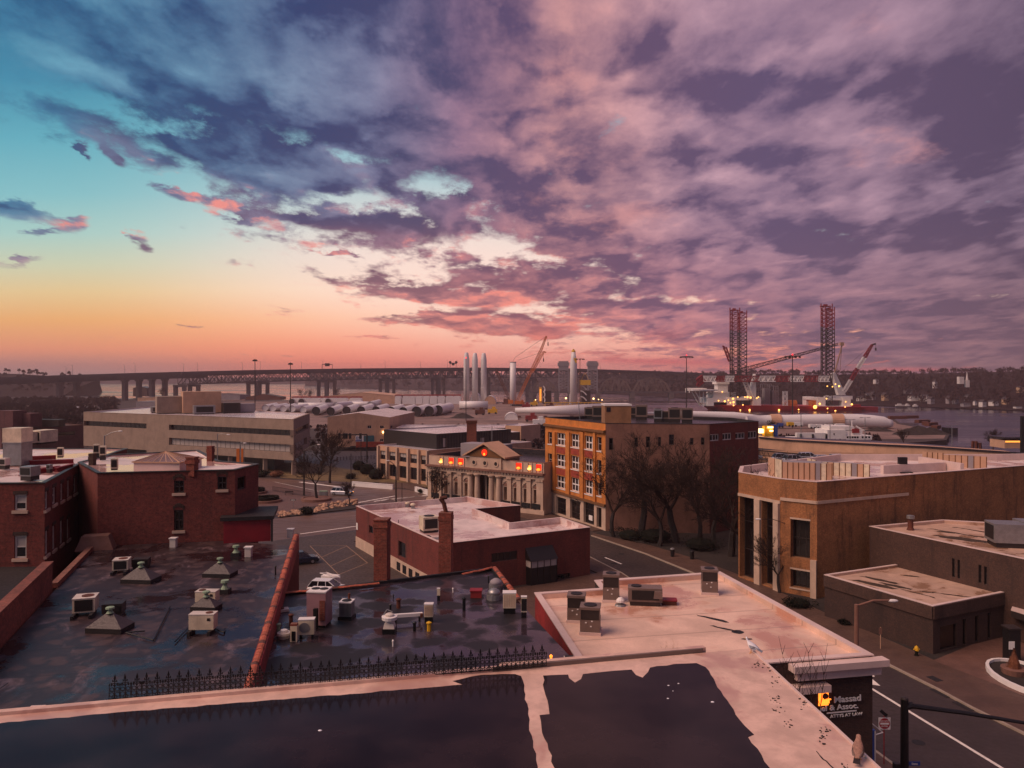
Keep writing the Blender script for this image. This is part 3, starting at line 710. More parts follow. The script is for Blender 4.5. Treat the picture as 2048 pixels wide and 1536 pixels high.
# ================================================================== trees and woods
def bare_tree(seed, h=10.0, trunk_r=0.22, spread=0.55, levels=5, nb=3, first=0.28, up=0.25, twig=0.02, crook=0.18, fork=False):
    """returns (trunk MB, crown MB): a winter tree grown by repeated forking"""
    rr = random.Random(seed); T, K = MB(), MB()
    def grow(p, d, L, r, lev):
        segs = 3 if lev < 2 else 2; q = p; mb = T if lev == 0 else K
        for i in range(segs):
            d = (d + Vector((rr.uniform(-1, 1), rr.uniform(-1, 1), rr.uniform(-0.4, 0.8)*up*2))*crook).normalized()
            e = q+d*(L/segs); r2 = max(twig*0.6, r*(1-0.38*(i+1)/segs if lev else 1-0.28*(i+1)/segs))
            mb.tube(q, e, r*(1-0.38*i/segs if lev else 1-0.28*i/segs), 6 if lev < 1 else (4 if lev < 3 else 3), r2, cap=False)
            if lev >= 1 and lev < levels and rr.random() < 0.85:
                kick(e, d, L*rr.uniform(0.45, 0.7), max(twig, r2*0.55), lev+1)
            q = e
        if lev < levels:
            for k in range(nb if lev else nb+1): kick(q, d, L*rr.uniform(0.62, 0.86), max(twig, r2*rr.uniform(0.6, 0.8)), lev+1)
    def kick(p, d, L, r, lev):
        a = d.orthogonal().normalized(); b = d.cross(a); t = rr.uniform(0, 6.283); s = spread*rr.uniform(0.6, 1.25)
        grow(p, (d + (a*math.cos(t)+b*math.sin(t))*s + Vector((0, 0, up))).normalized(), L, r, lev)
    grow(Vector((0, 0, -0.2)), Vector((0, 0, 1)), h*first, trunk_r, 0)
    k_ = h/max(v[2] for v in K.v)
    for q in (T, K): q.v = [(v[0]*k_, v[1]*k_, v[2]*k_) for v in q.v]
    return T, K
def tree_thing(name, label, loc, proto, s=1.0, rz=0.0, group=None, cat='tree', bark='bark', twigm='twig'):
    T, K = proto; t = thing(name, label, cat, loc, rz, group); m = WM[t.name] @ Matrix.Scale(s, 4)
    a = MB(); a.merge(T, m); a.ob('trunk', bark, t)
    a = MB(); a.merge(K, m); a.ob('crown', twigm, t); return t
def clump(mb, c, r, n, rr, size=0.18, sq=0.8, flat=0.0):
    """n small leaf-like faces through an ellipsoid"""
    for _ in range(n):
        while True:
            p = Vector((rr.uniform(-1, 1), rr.uniform(-1, 1), rr.uniform(-1, 1)))
            if 0.25 < p.length < 1: break
        q = Vector(c)+Vector((p.x*r, p.y*r, p.z*r*sq)); a = Vector((rr.gauss(0, 1), rr.gauss(0, 1), rr.gauss(0, 1))).normalized(); b = a.orthogonal().normalized()
        k = size*rr.uniform(0.5, 1.2); mb.add([q-a*k, q+b*k*0.5, q+a*k], [(0, 1, 2)])
def shrub(name, label, px, py, r, m='evergreen', z=0.1, sq=0.7, n=260, size=0.2, group=None, cat='shrub', loc=None):
    rr = random.Random(int(px*7+py)); p = loc or G(px, py, z); mb = MB()
    for k in range(5): clump(mb, p+Vector((rr.uniform(-.5, .5)*r, rr.uniform(-.5, .5)*r, r*sq*rr.uniform(.5, .8))), r*rr.uniform(.55, .8), n//4, rr, size, sq)
    mb.ball(p+Vector((0, 0, r*sq*0.5)), r*0.62, 7, 5, (1, 1, sq))
    return tag(mb.ob(name, m, org=tuple(p)), label, cat, group)

def wood(name, label, spots, m, hh=(7, 12), n=46, seed=1, kind='stuff'):
    """a winter wood read as one mass: each tree a stem and a fan of crossing twigs"""
    rr = random.Random(seed); mb = MB()
    for (x, y, z) in spots:
        h = rr.uniform(*hh); r = h*rr.uniform(0.34, 0.5); c = Vector((x, y, z+h*0.58)); d = max(1.0, y/900.0)
        mb.tube((x, y, z-1), (x, y, z+h*0.6), 0.3*d, 3, 0.12*d, cap=False)
        for _ in range(n):
            t = rr.uniform(0, 6.283); f = rr.uniform(0.0, 1.0); e = rr.uniform(-0.35, 1.0)
            tip = c+Vector((math.cos(t)*r*(1-max(0, e)**2*0.65), math.sin(t)*r*(1-max(0, e)**2*0.65), e*h*0.42))*rr.uniform(0.75, 1.05)+Vector((0, 0, 0)) if False else c+Vector((math.cos(t)*r*math.sqrt(max(0.05, 1-e*e)), math.sin(t)*r*math.sqrt(max(0.05, 1-e*e)), e*h*0.42))*rr.uniform(0.7, 1.08)
            b = Vector((x, y, z+h*rr.uniform(0.25, 0.7))); w = (tip-b).orthogonal().normalized()*rr.uniform(0.22, 0.5)*d
            b2 = b+(tip-b)*0.45
            mb.add([b2-w*0.6, b2+w*0.6, tip+w*1.2, tip-w*1.2], [(0, 1, 2, 3)])
    o = mb.ob(name, m); tag(o, label, 'trees'); o['kind'] = kind; return o
rr = random.Random(11)
def east_spots(n, hillv, lo=0.06, hi=1.0, cmax=99):
    vs, w, seg = hillv; nc = len(vs)//w; out = []
    for _ in range(n):
        c = rr.uniform(0, min(cmax, nc-1)-0.001); i = int(c); f = c-i; k = rr.uniform(lo, hi)*seg; j = min(seg-1, int(k)); g = k-j
        A, B, Cc, Dd = (Vector(vs[i*w+j]), Vector(vs[(i+1)*w+j]), Vector(vs[(i+1)*w+j+1]), Vector(vs[i*w+j+1]))
        out.append(tuple((A*(1-f)+B*f)*(1-g)+(Dd*(1-f)+Cc*f)*g))
    return out
wood('hillside_woods', 'bare brown winter woods covering the hillside across the river', east_spots(2000, east, 0.05, 0.98), 'far_wood', (6, 11), 28, 2)
wood('far_shore_woods', 'hazy purple line of bare woods behind the long bridge', east_spots(500, east2, 0.0, 1.0), 'far_wood', (12, 24), 22, 3)
wood('hilltop_woods', 'dark wooded hilltop above the start of the bridge', east_spots(260, west, 0.3, 1.05), 'far_wood', (5, 9), 40, 4)
sp = []
for _ in range(900):
    d = rr.uniform(300, 860); px = rr.uniform(-60, 235) if d > 420 else rr.uniform(-60, 190); sp.append(((px-1024)/F*d, d, -2.2))
wood('waterfront_woods', 'thicket of bare grey trees at the foot of the bridge', sp, 'far_wood', (4, 8), 34, 5)
sp = []
for _ in range(520):
    px = rr.uniform(800, 1100) if rr.random() < .7 else rr.uniform(590, 820); d = rr.uniform(285, 400); sp.append(((px-1024)/F*d, d, -2.2))
for _ in range(90):
    px = rr.uniform(1530, 1760); d = rr.uniform(325, 345); sp.append(((px-1024)/F*d, d, -3.2))
wood('railway_brush', 'low bare brush along the edge of the storage yard', sp, 'far_wood', (1.6, 4.2), 26, 6)

# ================================================================== long road bridge
def lerp_tab(tab, x):
    for (a, b), (c, d) in zip(tab, tab[1:]):
        if x <= c: return b+(d-b)*(x-a)/(c-a)
    return tab[-1][1]
deck_tab = [(-300, 764), (0, 757), (120, 752.5), (250, 748.5), (360, 745.5), (500, 742), (700, 738.5), (950, 736.5), (1150, 738.5), (1300, 743), (1450, 749), (1560, 752)]
dep_tab = [(-300, 800), (0, 850), (360, 930), (700, 1060), (1000, 1200), (1300, 1400), (1560, 1620)]
def bp(px, dy=0.0, off=0.0):
    d = lerp_tab(dep_tab, px); p = D(px, lerp_tab(deck_tab, px), d); return Vector((p.x, p.y+off, p.z-dy))
br = lthing('road_bridge', 'long steel deck truss highway bridge crossing the whole river', 'bridge')
xs = list(range(-300, 1561, 30))
def deck(off, nm):
    mb = MB()
    for a, b in zip(xs, xs[1:]):
        A, B = bp(a, 1.2, off), bp(b, 1.2, off); mb.beam(A, B, 16, 2.4)
    mb.ob('deck', 'bridge_steel', br)
    mb = MB()
    for a, b in zip(xs, xs[1:]):
        A, B = bp(a, -0.9, off-7.6), bp(b, -0.9, off-7.6); mb.beam(A, B, 0.35, 0.35)
        A, B = bp(a, -0.35, off-7.6), bp(b, -0.35, off-7.6); mb.beam(A, B, 0.25, 0.9)
    mb.ob('railing', 'bridge_steel', br)
deck(0, 0); deck(34, 1)
for off in (0, 34):
    mb = MB()
    for s in (-6, 6):
        for a, b in zip(range(-300, 361, 30), range(-270, 391, 30)): mb.beam(bp(a, 4.2, off+s), bp(b, 4.2, off+s), 0.8, 4.4)
    mb.ob('girder', 'bridge_steel', br)
    span = [360, 505, 645, 768, 872, 965, 1060, 1170, 1290, 1400]
    for a0, a1 in zip(span, span[1:]):
        mb = MB(); n = 10
        for s in (-6, 6):
            pts = []
            for i in range(n+1):
                px = a0+(a1-a0)*i/n; hgt = 10.5+(6.0 if a0 >= 1000 else 0)*0; pts.append((bp(px, 3.4, off+s), bp(px, 3.4+hgt, off+s)))
            for i in range(n):
                mb.beam(pts[i][0], pts[i+1][0], 0.9, 1.2); mb.beam(pts[i][1], pts[i+1][1], 0.9, 1.2)
                if i % 2: mb.beam(pts[i][0], pts[i+1][1], 0.6, 0.8)
                else: mb.beam(pts[i][1], pts[i+1][0], 0.6, 0.8)
            for i in range(n+1): mb.beam(pts[i][0], pts[i][1], 0.5, 0.5)
        mb.ob('truss', 'bridge_steel', br)
for px in (-240, -60, 120, 250, 304):
    for off in (0, 34):
        t = bp(px, 6.5, off); mb = MB(); mb.box((t.x, t.y, (t.z-5)/2), (3.4, 9, t.z+5)); mb.box((t.x, t.y, t.z-1.0), (4.4, 13, 2.0)); mb.ob('pier', 'bridge_conc', br)
for px in (360, 505, 645, 768, 872, 965, 1060, 1170, 1290, 1400):
    for off in (0, 34):
        q = px+(0 if off == 0 else 5); t = bp(q, 14.6, off); mb = MB()
        for s in (-5.2, 5.2): mb.box((t.x+s, t.y, (t.z-5)/2), (4.0, 4.5, t.z+5))
        mb.box((t.x, t.y, t.z-1.3), (15, 5.2, 2.6)); mb.box((t.x, t.y, -3.0), (17, 8, 5)); mb.ob('pier', 'bridge_conc', br)
for i, px in enumerate(range(90, 1240, 62)):
    p = bp(px, 0, -7 if i % 2 else 41); mb = MB(); mb.tube(p, p+Vector((0, 0, 12)), 0.22, 5, 0.12); mb.tube(p+Vector((0, 0, 12)), p+Vector((-2.6, 0, 12.4)), 0.1, 4)
    mb.ob('light_pole', 'bridge_steel', br)
for px, w in ((657, 14), (907, 9)):
    p = bp(px, 0, -7); mb = MB(); s = w/2*1.0
    for q in (-s, s): mb.tube(p+Vector((q, 0, 0)), p+Vector((q, 0, 7 if px < 800 else 8)), 0.25, 5)
    mb.beam(p+Vector((-s, 0, 7)), p+Vector((s, 0, 7)), 0.5, 0.8)
    mb.box(p+Vector((0, 0, 6.5)), (w*0.45, 0.5, 4.0))
    if px > 800:
        for q in (-s, s): mb.ball(p+Vector((q, 0, 9)), 2.2, 8, 5, (1, .3, 1))
    mb.ob('sign_gantry', 'dark_bronze', br)

# ---------------------------------------------------------------- railway bridge with lift towers
rb = lthing('railway_bridge', 'low lattice railway bridge with two tall lift towers', 'bridge')
def rp(px, z, d=1080): return Vector(((px-1024)/F*d, d, z))
mb = MB()
for a, b in ((1060, 1380),): mb.beam(rp(a, 4.5), rp(b, 4.5), 9, 2.4)
mb.ob('deck', 'bridge_steel', rb)
for a0, a1, hh in ((1064, 1112, 15), (1141, 1172, 14), (1198, 1262, 19), (1266, 1340, 19)):
    mb = MB(); n = 8
    for s in (-4.5, 4.5):
        pts = []
        for i in range(n+1):
            t = i/n; hgt = hh*(0.25+0.75*math.sin(math.pi*t)**0.7) if 0 < t < 1 else 0.5
            q = rp(a0+(a1-a0)*t, 5.5); q.y += s; pts.append((q, q+Vector((0, 0, hgt))))
        for i in range(n):
            mb.beam(pts[i][1], pts[i+1][1], 0.8, 1.0); mb.beam(pts[i][0] if i % 2 else pts[i][1], pts[i+1][1] if i % 2 else pts[i+1][0], 0.5, 0.6); mb.beam(pts[i+1][0], pts[i+1][1], 0.5, 0.5)
    mb.ob('truss', 'taupe_metal', rb)
for px in (1127, 1185):
    p = rp(px, 0); w = 6.4; mb = MB(); top = HC+(755-740)/F*1080
    for sx in (-w, w):
        for sy in (-4, 4): mb.beam(p+Vector((sx, sy, 0)), p+Vector((sx, sy, top)), 1.1, 1.1)
    for k in range(7):
        z0, z1 = 8+(top-8)*k/7, 8+(top-8)*(k+1)/7
        for sy in (-4, 4):
            mb.beam(p+Vector((-w, sy, z0)), p+Vector((w, sy, z1)), 0.5, 0.5); mb.beam(p+Vector((w, sy, z0)), p+Vector((-w, sy, z1)), 0.5, 0.5); mb.beam(p+Vector((-w, sy, z1)), p+Vector((w, sy, z1)), 0.5, 0.6)
    t = mb.ob('lift_tower', 'house_grey', rb)
    mb = MB(); mb.box((p.x, p.y, top+8), (16, 9, 5)); mb.box((p.x, p.y, top+3), (13.5, 8, 6)); mb.box((p.x, p.y, top+11.4), (13, 8, 2)); mb.ob('machine_house', 'house_grey', t)
for px in (1062, 1113, 1140, 1196, 1264, 1342):
    p = rp(px, 0); mb = MB(); mb.box((p.x, p.y, -0.5), (6, 11, 9)); mb.ob('pier', 'bridge_conc', rb)

# ================================================================== wind turbine terminal
def cyl(name, a, b, r, m, label, cat, group=None, n=20, cap=True, open_end=False, taper=None):
    mb = MB(); mb.tube(a, b, r, n, taper or r, cap=cap); o = mb.ob(name, m, smooth=False, org=tuple(a)); tag(o, label, cat, group)
    for p in o.data.polygons:
        p.use_smooth = len(p.vertices) == 4
    return o
lab_st = {933: 'leftmost of three tall white standing tower sections with tapered tops', 950: 'middle one of three tall white standing tower sections', 967: 'rightmost of three tall white standing tower sections with tapered tops'}
for px, ty in ((933, 705), (950, 706), (967.5, 706)):
    p = G(px, 806, -2); top = D(px, ty, p.y).z; r = 3.1
    t = thing('tower_section', lab_st[int(px)], 'wind turbine tower', tuple(p), 0, 'white turbine tower sections standing upright')
    mb = MB(); mb.lathe(tuple(p), [(r, 0), (r, (top-p.z)*0.86), (r*0.62, top-p.z-0.6), (r*0.5, top-p.z)], 20); mb.ob('shell', 'tower_white', t, smooth=True)
    for k in (0.3, 0.6, 0.858): mb = MB(); mb.lathe((p.x, p.y, p.z+(top-p.z)*k), [(r+0.09, 0), (r+0.09, 0.35)], 20); mb.ob('flange', 'tower_white', t)
    mb = MB(); mb.box((p.x, p.y-r, p.z+1.6), (1.0, 0.3, 2.2)); mb.ob('door', 'galv', t)
p = G(1026, 812, -2); top = D(1026, 724, p.y).z
t = thing('tower_section', 'shorter flat topped white tower section standing beside the orange crane', 'wind turbine tower', tuple(p), 0, 'white turbine tower sections standing upright')
mb = MB(); mb.lathe(tuple(p), [(2.9, 0), (2.9, top-p.z)], 20); mb.ob('shell', 'tower_white', t, smooth=True)
mb = MB(); mb.lathe((p.x, p.y, top-0.5), [(3.05, 0), (3.05, 0.7)], 20); mb.ob('flange', 'house_grey', t)
p = G(1147, 808, -2); top = D(1147, 702, p.y).z
t = thing('tower_section', 'white standing tower with yellow lifting cap in front of the railway bridge', 'wind turbine tower', tuple(p), 0, 'white turbine tower sections standing upright')
mb = MB(); mb.lathe(tuple(p), [(3.7, 0), (3.5, (top-p.z)*0.76), (2.7, (top-p.z)*0.86), (2.0, top-p.z-1)], 20); mb.ob('shell', 'tower_white', t, smooth=True)
mb = MB(); mb.lathe((p.x, p.y, top-1), [(2.1, 0), (2.0, 1.2), (0.9, 2.0), (0.9, 3.0)], 12); mb.box((p.x+1.6, p.y-2.2, p.z+(top-p.z)*0.82), (3, 1.5, 5)); mb.ob('lifting_cap', 'yellow_paint', t)
mb = MB(); mb.box((p.x-3.6, p.y-1, p.z+5), (1.2, 1.5, 10)); mb.ob('ladder', 'white_paint', t)
# crawler crane ---------------------------------------------------------------
def lattice(mb, a, b, w0, w1, n, r=0.16, tri=False):
    a, b = Vector(a), Vector(b); d = (b-a).normalized(); x = d.cross(Vector((0, 1, 0))).normalized() if abs(d.y) < 0.9 else d.cross(Vector((1, 0, 0))).normalized(); y = x.cross(d)
    cs = [(-1, -1), (1, -1), (1, 1), (-1, 1)] if not tri else [(-1, -0.6), (1, -0.6), (0, 1.1)]; m = len(cs)
    pt = lambda i, k: a+(b-a)*(k/n)+(x*cs[i][0]+y*cs[i][1])*((w0+(w1-w0)*k/n)/2)
    for k in range(n):
        for i in range(m):
            j = (i+1) % m; mb.tube(pt(i, k), pt(i, k+1), r*1.5, 4, cap=False)
            mb.tube(pt(i, k), pt(j, k+1), r, 3, cap=False) if k % 2 else mb.tube(pt(j, k), pt(i, k+1), r, 3, cap=False)
            mb.tube(pt(i, k), pt(j, k), r*0.8, 3, cap=False)
base = G(1034, 812, -2)
cr = thing('crawler_crane', 'orange lattice boom crawler crane leaning over the white towers', 'crane', tuple(base))
dd = base.y
mb = MB(); mb.box((base.x, base.y, -1.2), (9, 8, 1.6)); mb.box((base.x, base.y, 1.4), (8, 5, 3)); mb.box((base.x-6, base.y, 2), (5, 6, 3.4)); mb.ob('carriage', 'orange_paint', cr)
mb = MB()
for s in (-4, 4): mb.box((base.x, base.y+s, -1.1), (10, 1.4, 1.7))
mb.ob('track', 'rubber', cr)
mb = MB(); lattice(mb, D(1034, 803, dd), D(1082, 700, dd), 2.4, 2.2, 24, 0.2); lattice(mb, D(1082, 700, dd), D(1093, 672, dd), 2.2, 1.2, 8, 0.2); mb.ob('boom', 'orange_paint', cr)
mb = MB(); lattice(mb, D(1064, 745, dd-2), D(1088, 703, dd-2), 2.0, 1.4, 10, 0.18); mb.tube(D(1088, 703, dd-2), D(1092, 705, dd-2), 0.6, 5); mb.ob('jib', 'orange_paint', cr)
mb = MB()
for a, b in (((1093, 672), (1030, 715)), ((1030, 715), (1004, 760)), ((1088, 703), (1037, 720)), ((1093, 672), (1096, 684)), ((1088, 703), (1087, 718))): mb.tube(D(*a, dd), D(*b, dd), 0.12, 3)
mb.ob('cable', 'black_metal', cr)
mb = MB(); mb.box(D(1096, 688, dd), (0.9, 0.9, 3.4)); mb.box(D(1087, 720, dd), (0.9, 0.9, 3.2)); mb.ob('hook_block', 'black_metal', cr)
base2 = G(1014, 808, -2); c2 = thing('crawler_crane', 'rust orange crane mast leaning away on the left of the short white tower', 'crane', tuple(base2)); dd = base2.y
mb = MB(); lattice(mb, D(1020, 800, dd), D(992, 740, dd), 2.6, 2.2, 16, 0.22); mb.ob('boom', 'rust', c2)
mb = MB(); mb.box((base2.x, dd, 1), (7, 6, 5)); mb.box((base2.x, dd, -1.3), (9, 7, 1.6)); mb.tube(D(1020, 798, dd), D(1008, 792, dd), 0.3, 4); mb.ob('carriage', 'rust', c2)
# lying tower sections ---------------------------------------------------------
def lying(px0, py0, px1, py1, rad_, label, group, m='tower_white', openend=True, flange=True):
    a = G(px0, py0, -2); b = G(px1, py1, -2); a.z = b.z = -2+rad_+0.3
    t = thing('tower_section', label, 'turbine tower section', (a.x, a.y, -2), 0, group); d = (b-a).normalized()
    mb = MB(); mb.tube(a, b, rad_, 20, cap=False); o = mb.ob('shell', m, t, smooth=True)
    mb = MB(); mb.tube(a+d*0.7, a+d*0.75, rad_*0.96, 20); mb.ob('end_cover', 'dark_grille' if openend else m, t); mb = MB(); mb.tube(b-d*0.05, b, rad_*0.98, 20); mb.ob('end_cover', 'dark_grille' if openend else m, t)  # open tubes: a dark disc paints the shade inside; otherwise a shell-coloured end
    for q in (0.15, 0.85): mb = MB(); c = a+(b-a)*q; mb.box((c.x, c.y, -1.8), (rad_*1.6, 2.0, 1.4)); mb.ob('cradle', 'rust', t)
    return t
ends = [(632, 826), (661, 827), (693, 825), (722, 825), (752, 825), (782, 826), (806, 827), (833, 829), (858, 828), (876, 826)]
ordw = ['first', 'second', 'third', 'fourth', 'fifth', 'sixth', 'seventh', 'eighth', 'ninth', 'tenth']
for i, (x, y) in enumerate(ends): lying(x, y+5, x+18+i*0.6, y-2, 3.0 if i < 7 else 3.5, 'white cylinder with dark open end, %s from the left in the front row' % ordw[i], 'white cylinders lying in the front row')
for i, (x, y, x2) in enumerate(((530, 822, 546), (545, 823, 566), (566, 824, 584), (584, 824, 606), (606, 826, 628), (672, 816, 716), (740, 814, 752))):
    lying(x, y+1, x2+6, y-4, 2.6, 'pale cylinder behind the office roof, %s from the left of its row' % ordw[i], 'pale cylinders in the back row', openend=False)
def lyingflat(x0, x1, py, r_, label, m='tower_white', group=None, top=False, taper=1.0, h=2.0):
    a, b = G(x0, py, -2), G(x1, py, -2); a.z = b.z = -2+r_+h-2+0.3
    t = thing('tower_section', label, 'turbine tower section', (a.x, a.y, -2), 0, group)
    mb = MB(); mb.tube(a, b, r_, 24, r_*taper); o = mb.ob('shell', m, t)
    for p in o.data.polygons: p.use_smooth = len(p.vertices) == 4
    mb = MB(); n = max(2, int((b-a).length/18))
    for i in range(n+1):
        c = a+(b-a)*(0.05+0.9*i/n); mb.box((c.x, c.y, -1.7), (2.0, r_*1.4, 1.6))
    mb.ob('cradle', 'rust', t); return t
lyingflat(597, 666, 817, 2.4, 'long pale cylinder lying sideways behind the front row, left one', group='pale cylinders lying sideways')
lyingflat(690, 758, 814, 2.4, 'long pale cylinder lying sideways behind the front row, right one', group='pale cylinders lying sideways')
lyingflat(919, 976, 819, 3.4, 'short white cylinder lying in front of the three standing towers')
lyingflat(1205, 1030, 835, 4.6, 'long tapering white blade tower lying behind the dark brush', taper=0.35)
# blades: tapered, slightly drooping bodies
def blade(pxs, label, dpt_py, m='tower_white'):
    base = G(pxs[0][0], dpt_py, -2); d = base.y; t = thing('turbine_blade', label, 'turbine blade', (base.x, d, -2), 0, 'giant white blades lying on the pier')
    mb = MB(); n = 18; vs = []; fs = []
    for (px, yt, yb) in pxs:
        a, b = D(px, yt, d), D(px, yb, d); c = (a+b)/2; r = (a.z-b.z)/2
        for i in range(n):
            q = 6.283*i/n; vs.append((c.x, c.y+math.cos(q)*r*0.9, c.z+math.sin(q)*r))
    for k in range(len(pxs)-1):
        for i in range(n): fs.append((k*n+i, k*n+(i+1) % n, (k+1)*n+(i+1) % n, (k+1)*n+i))
    fs += [tuple(range(n)), tuple(range((len(pxs)-1)*n, len(pxs)*n))]
    mb.add(vs, fs); o = mb.ob('shell', m, t)
    for p in o.data.polygons: p.use_smooth = len(p.vertices) == 4
    mb = MB()
    for i in range(1, len(pxs)-1, 2):
        px, yt, yb = pxs[i]; c = D(px, yb, d); mb.box((c.x, c.y, (c.z-2)/2-0.5), (2.4, 6, max(0.6, c.z+2.6)))
    mb.ob('cradle', 'rust', t); return t
b1 = blade([(1493, 832, 852), (1536, 830, 853), (1600, 829, 853), (1660, 828, 853), (1715, 828, 854), (1745, 830, 855), (1768, 833, 855), (1777, 838, 855), (1784, 840, 854)], 'nearest giant white blade ending at the tip of the pier', 857)
mb = MB()
for px in (1539, 1660):
    a = D(px, 831, G(px, 857, -2).y); r_ = 3.55 if px < 1600 else 3.75; c = D(px, 841.3, a.y); q = MB(); q.tube(c, c+Vector((5.6 if px < 1600 else 6.4, 0, 0)), r_, 20, cap=False); mb.merge(q)
mb.ob('band', 'tan_panel', b1)
blade([(1290, 824, 829), (1330, 823, 830), (1380, 822, 834), (1430, 823, 838), (1470, 824, 842), (1500, 828, 843), (1530, 832, 843)], 'farther giant white blade overlapping the near one', 850)
# curved blade roots under yellow tool
for i, (px, ys) in enumerate(((1165, (771, 782, 793)), (1087, (777, 787, 798)))):
    d = G(px, 808, -2).y; rk = thing('blade_rack', ['yellow lifting frame over stacked curved white blade roots', 'tall narrow lit rack of blade roots beside the crane'][i], 'blade rack', (D(px, 800, d).x, d, -2))
    if i == 0:
        mb = MB(); mb.box(D(1170, 765, d), (11, 6, 5)); mb.tube(D(1170, 745, d), D(1162, 761, d), 0.2, 4); mb.tube(D(1170, 745, d), D(1178, 761, d), 0.2, 4); mb.ob('lifting_frame', 'yellow_paint', rk)
    else:
        mb = MB(); [mb.box(D(1081, y, d), (1.6, 1, 1.2)) for y in (780, 784, 788, 792, 796, 800)]; mb.ob('lamp', 'lit_soft', rk); mb = MB(); mb.box(D(1081, 790, d+1.5), (2.6, 1, 16)); mb.ob('post', 'yellow_paint', rk)
    for y in ys:
        mb = MB(); pts = [D(px-4+j*2.4, y+(j*j)*0.33, d) for j in range(6)] if i == 0 else [D(px+2-abs(j-2.5)*0.9+j*0.5, y-5+j*2.2, d) for j in range(6)]
        for a, b in zip(pts, pts[1:]): mb.tube(a, b, 0.65, 6)
        mb.ob('blade_root', 'white_paint', rk)
    mb = MB(); c = D(px+7, 795, d+3); mb.box(c, (9, 3, 14)); mb.ob('frame', 'dark_bronze', rk)
# yellow transport frames
a, b = G(1088, 812, -2), G(1205, 812, -2); fr = thing('transport_frame', 'long row of yellow steel transport frames on the pier', 'steel frame', tuple(a))
mb = MB(); mb.beam(a+Vector((0, 0, 3.2)), b+Vector((0, 0, 3.2)), 1.2, 0.7); mb.beam(a+Vector((0, 0, 0.6)), b+Vector((0, 0, 0.6)), 1.2, 0.7)
for i in range(16): c = a+(b-a)*(i/15); mb.beam(c, c+Vector((2, 0, 3.2)), 0.5, 0.5)
mb.ob('truss', 'yellow_paint', fr)
# transition pieces with red rails
gx = [(592, 803, 9), (622, 803, 9), (648, 803, 8), (693, 803, 9), (716, 803, 8)]
def nacelle(x0, x1, py, h, label, group, hole=False, d_=None):
    a, b = G(x0, py, -2), G(x1, py, -2); w = b.x-a.x; c = (a+b)/2; t = thing('nacelle', label, 'turbine nacelle', tuple(c), 0, group)
    z1 = D(x0, py-h, c.y).z; mb = MB(); H = z1+2
    prof = [(-.5, .0), (.5, .0), (.5, .8), (.36, 1.0), (-.42, 1.0), (-.5, .7)]
    L = 9.0; vs = [(c.x+p[0]*w, c.y+s*L/2, -2+p[1]*H) for s in (-1, 1) for p in prof]; n = len(prof)
    mb.add(vs, [tuple(range(n))[::-1], tuple(range(n, 2*n))]+[(i, (i+1) % n, n+(i+1) % n, n+i) for i in range(n)]); mb.ob('body', 'tower_white', t)
    for s_ in (-1, 1): mb = MB(); mb.box((c.x, c.y+s_*L/2, z1+0.9), (w*0.96, 0.3, 1.3)); mb.ob('top_rail', 'red_paint', t)
    if hole:
        mb = MB(); mb.tube((a.x+1, c.y-L/2-0.3, -2+H*0.5), (a.x+1, c.y-L/2-2.0, -2+H*0.5), H*0.5, 16, cap=False); mb.ob('hub', 'tower_white', t)
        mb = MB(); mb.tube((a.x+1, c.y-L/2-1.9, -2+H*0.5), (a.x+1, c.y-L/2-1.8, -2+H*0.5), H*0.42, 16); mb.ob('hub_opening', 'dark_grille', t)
    return t
nn = 0
for x0, x1, hole in ((585, 602, True), (604, 622, True), (622, 643, False), (645, 655, False), (657, 675, True), (675, 696, False), (700, 724, False)):
    nacelle(x0, x1, 809, 13, 'white nacelle with red railing, %s from the left in the left row' % ordw[nn], 'white nacelles with red rails, left row', hole); nn += 1
nn = 0
for x0, x1, hole in ((791, 803, False), (806, 820, False), (820, 831, False), (832, 846, False), (847, 859, False), (860, 875, False), (876, 890, False), (892, 908, False), (908, 922, False)):
    nacelle(x0, x1, 808, 16, 'white nacelle with red railing, %s from the left in the right row' % ordw[nn], 'white nacelles with red rails, right row', hole); nn += 1
# sheds on the pier
def shed(name, label, x0, x1, py, h, dep, wall, roofm, cat='shed', arch=False, peak=0.25, z=-2.0):
    a, b = G(x0, py, z), G(x1, py, z); w = b.x-a.x; c = (a+b)/2; zt = D(x0, py-h, a.y).z; H = zt-z; t = thing(name, label, cat, tuple(c))
    if arch:
        n = 12; prof = [(math.cos(math.pi*i/n)*w/2, math.sin(math.pi*i/n)*H) for i in range(n+1)]
    else: prof = [(w/2, 0), (w/2, H*(1-peak)), (0, H), (-w/2, H*(1-peak)), (-w/2, 0)]
    mb = MB(); n = len(prof)
    for s in (0, dep): mb.add([(c.x+p[0], c.y+s, z+p[1]) for p in prof], [tuple(range(n))])
    if not arch: mb.quad((c.x-w/2, c.y, z), (c.x-w/2, c.y+dep, z), (c.x-w/2, c.y+dep, z+prof[1][1]), (c.x-w/2, c.y, z+prof[1][1])); mb.quad((c.x+w/2, c.y, z), (c.x+w/2, c.y+dep, z), (c.x+w/2, c.y+dep, z+prof[1][1]), (c.x+w/2, c.y, z+prof[1][1]))
    mb.ob('wall', wall, t); mb = MB(); rng = range(n-1) if arch else (1, 2)
    for i in rng:
        p, q = prof[i], prof[i+1]; k = 0.25; mb.quad((c.x+p[0]*1.02, c.y-k, z+p[1]+.1), (c.x+q[0]*1.02, c.y-k, z+q[1]+.1), (c.x+q[0]*1.02, c.y+dep+k, z+q[1]+.1), (c.x+p[0]*1.02, c.y+dep+k, z+p[1]+.1))
    o = mb.ob('roof', roofm, t); return t
shed('fabric_shelter', 'white arched fabric shelter standing in the brush beside the yard', 1009, 1036, 840, 14, 16, 'white_paint', 'white_paint', 'shelter', arch=True)
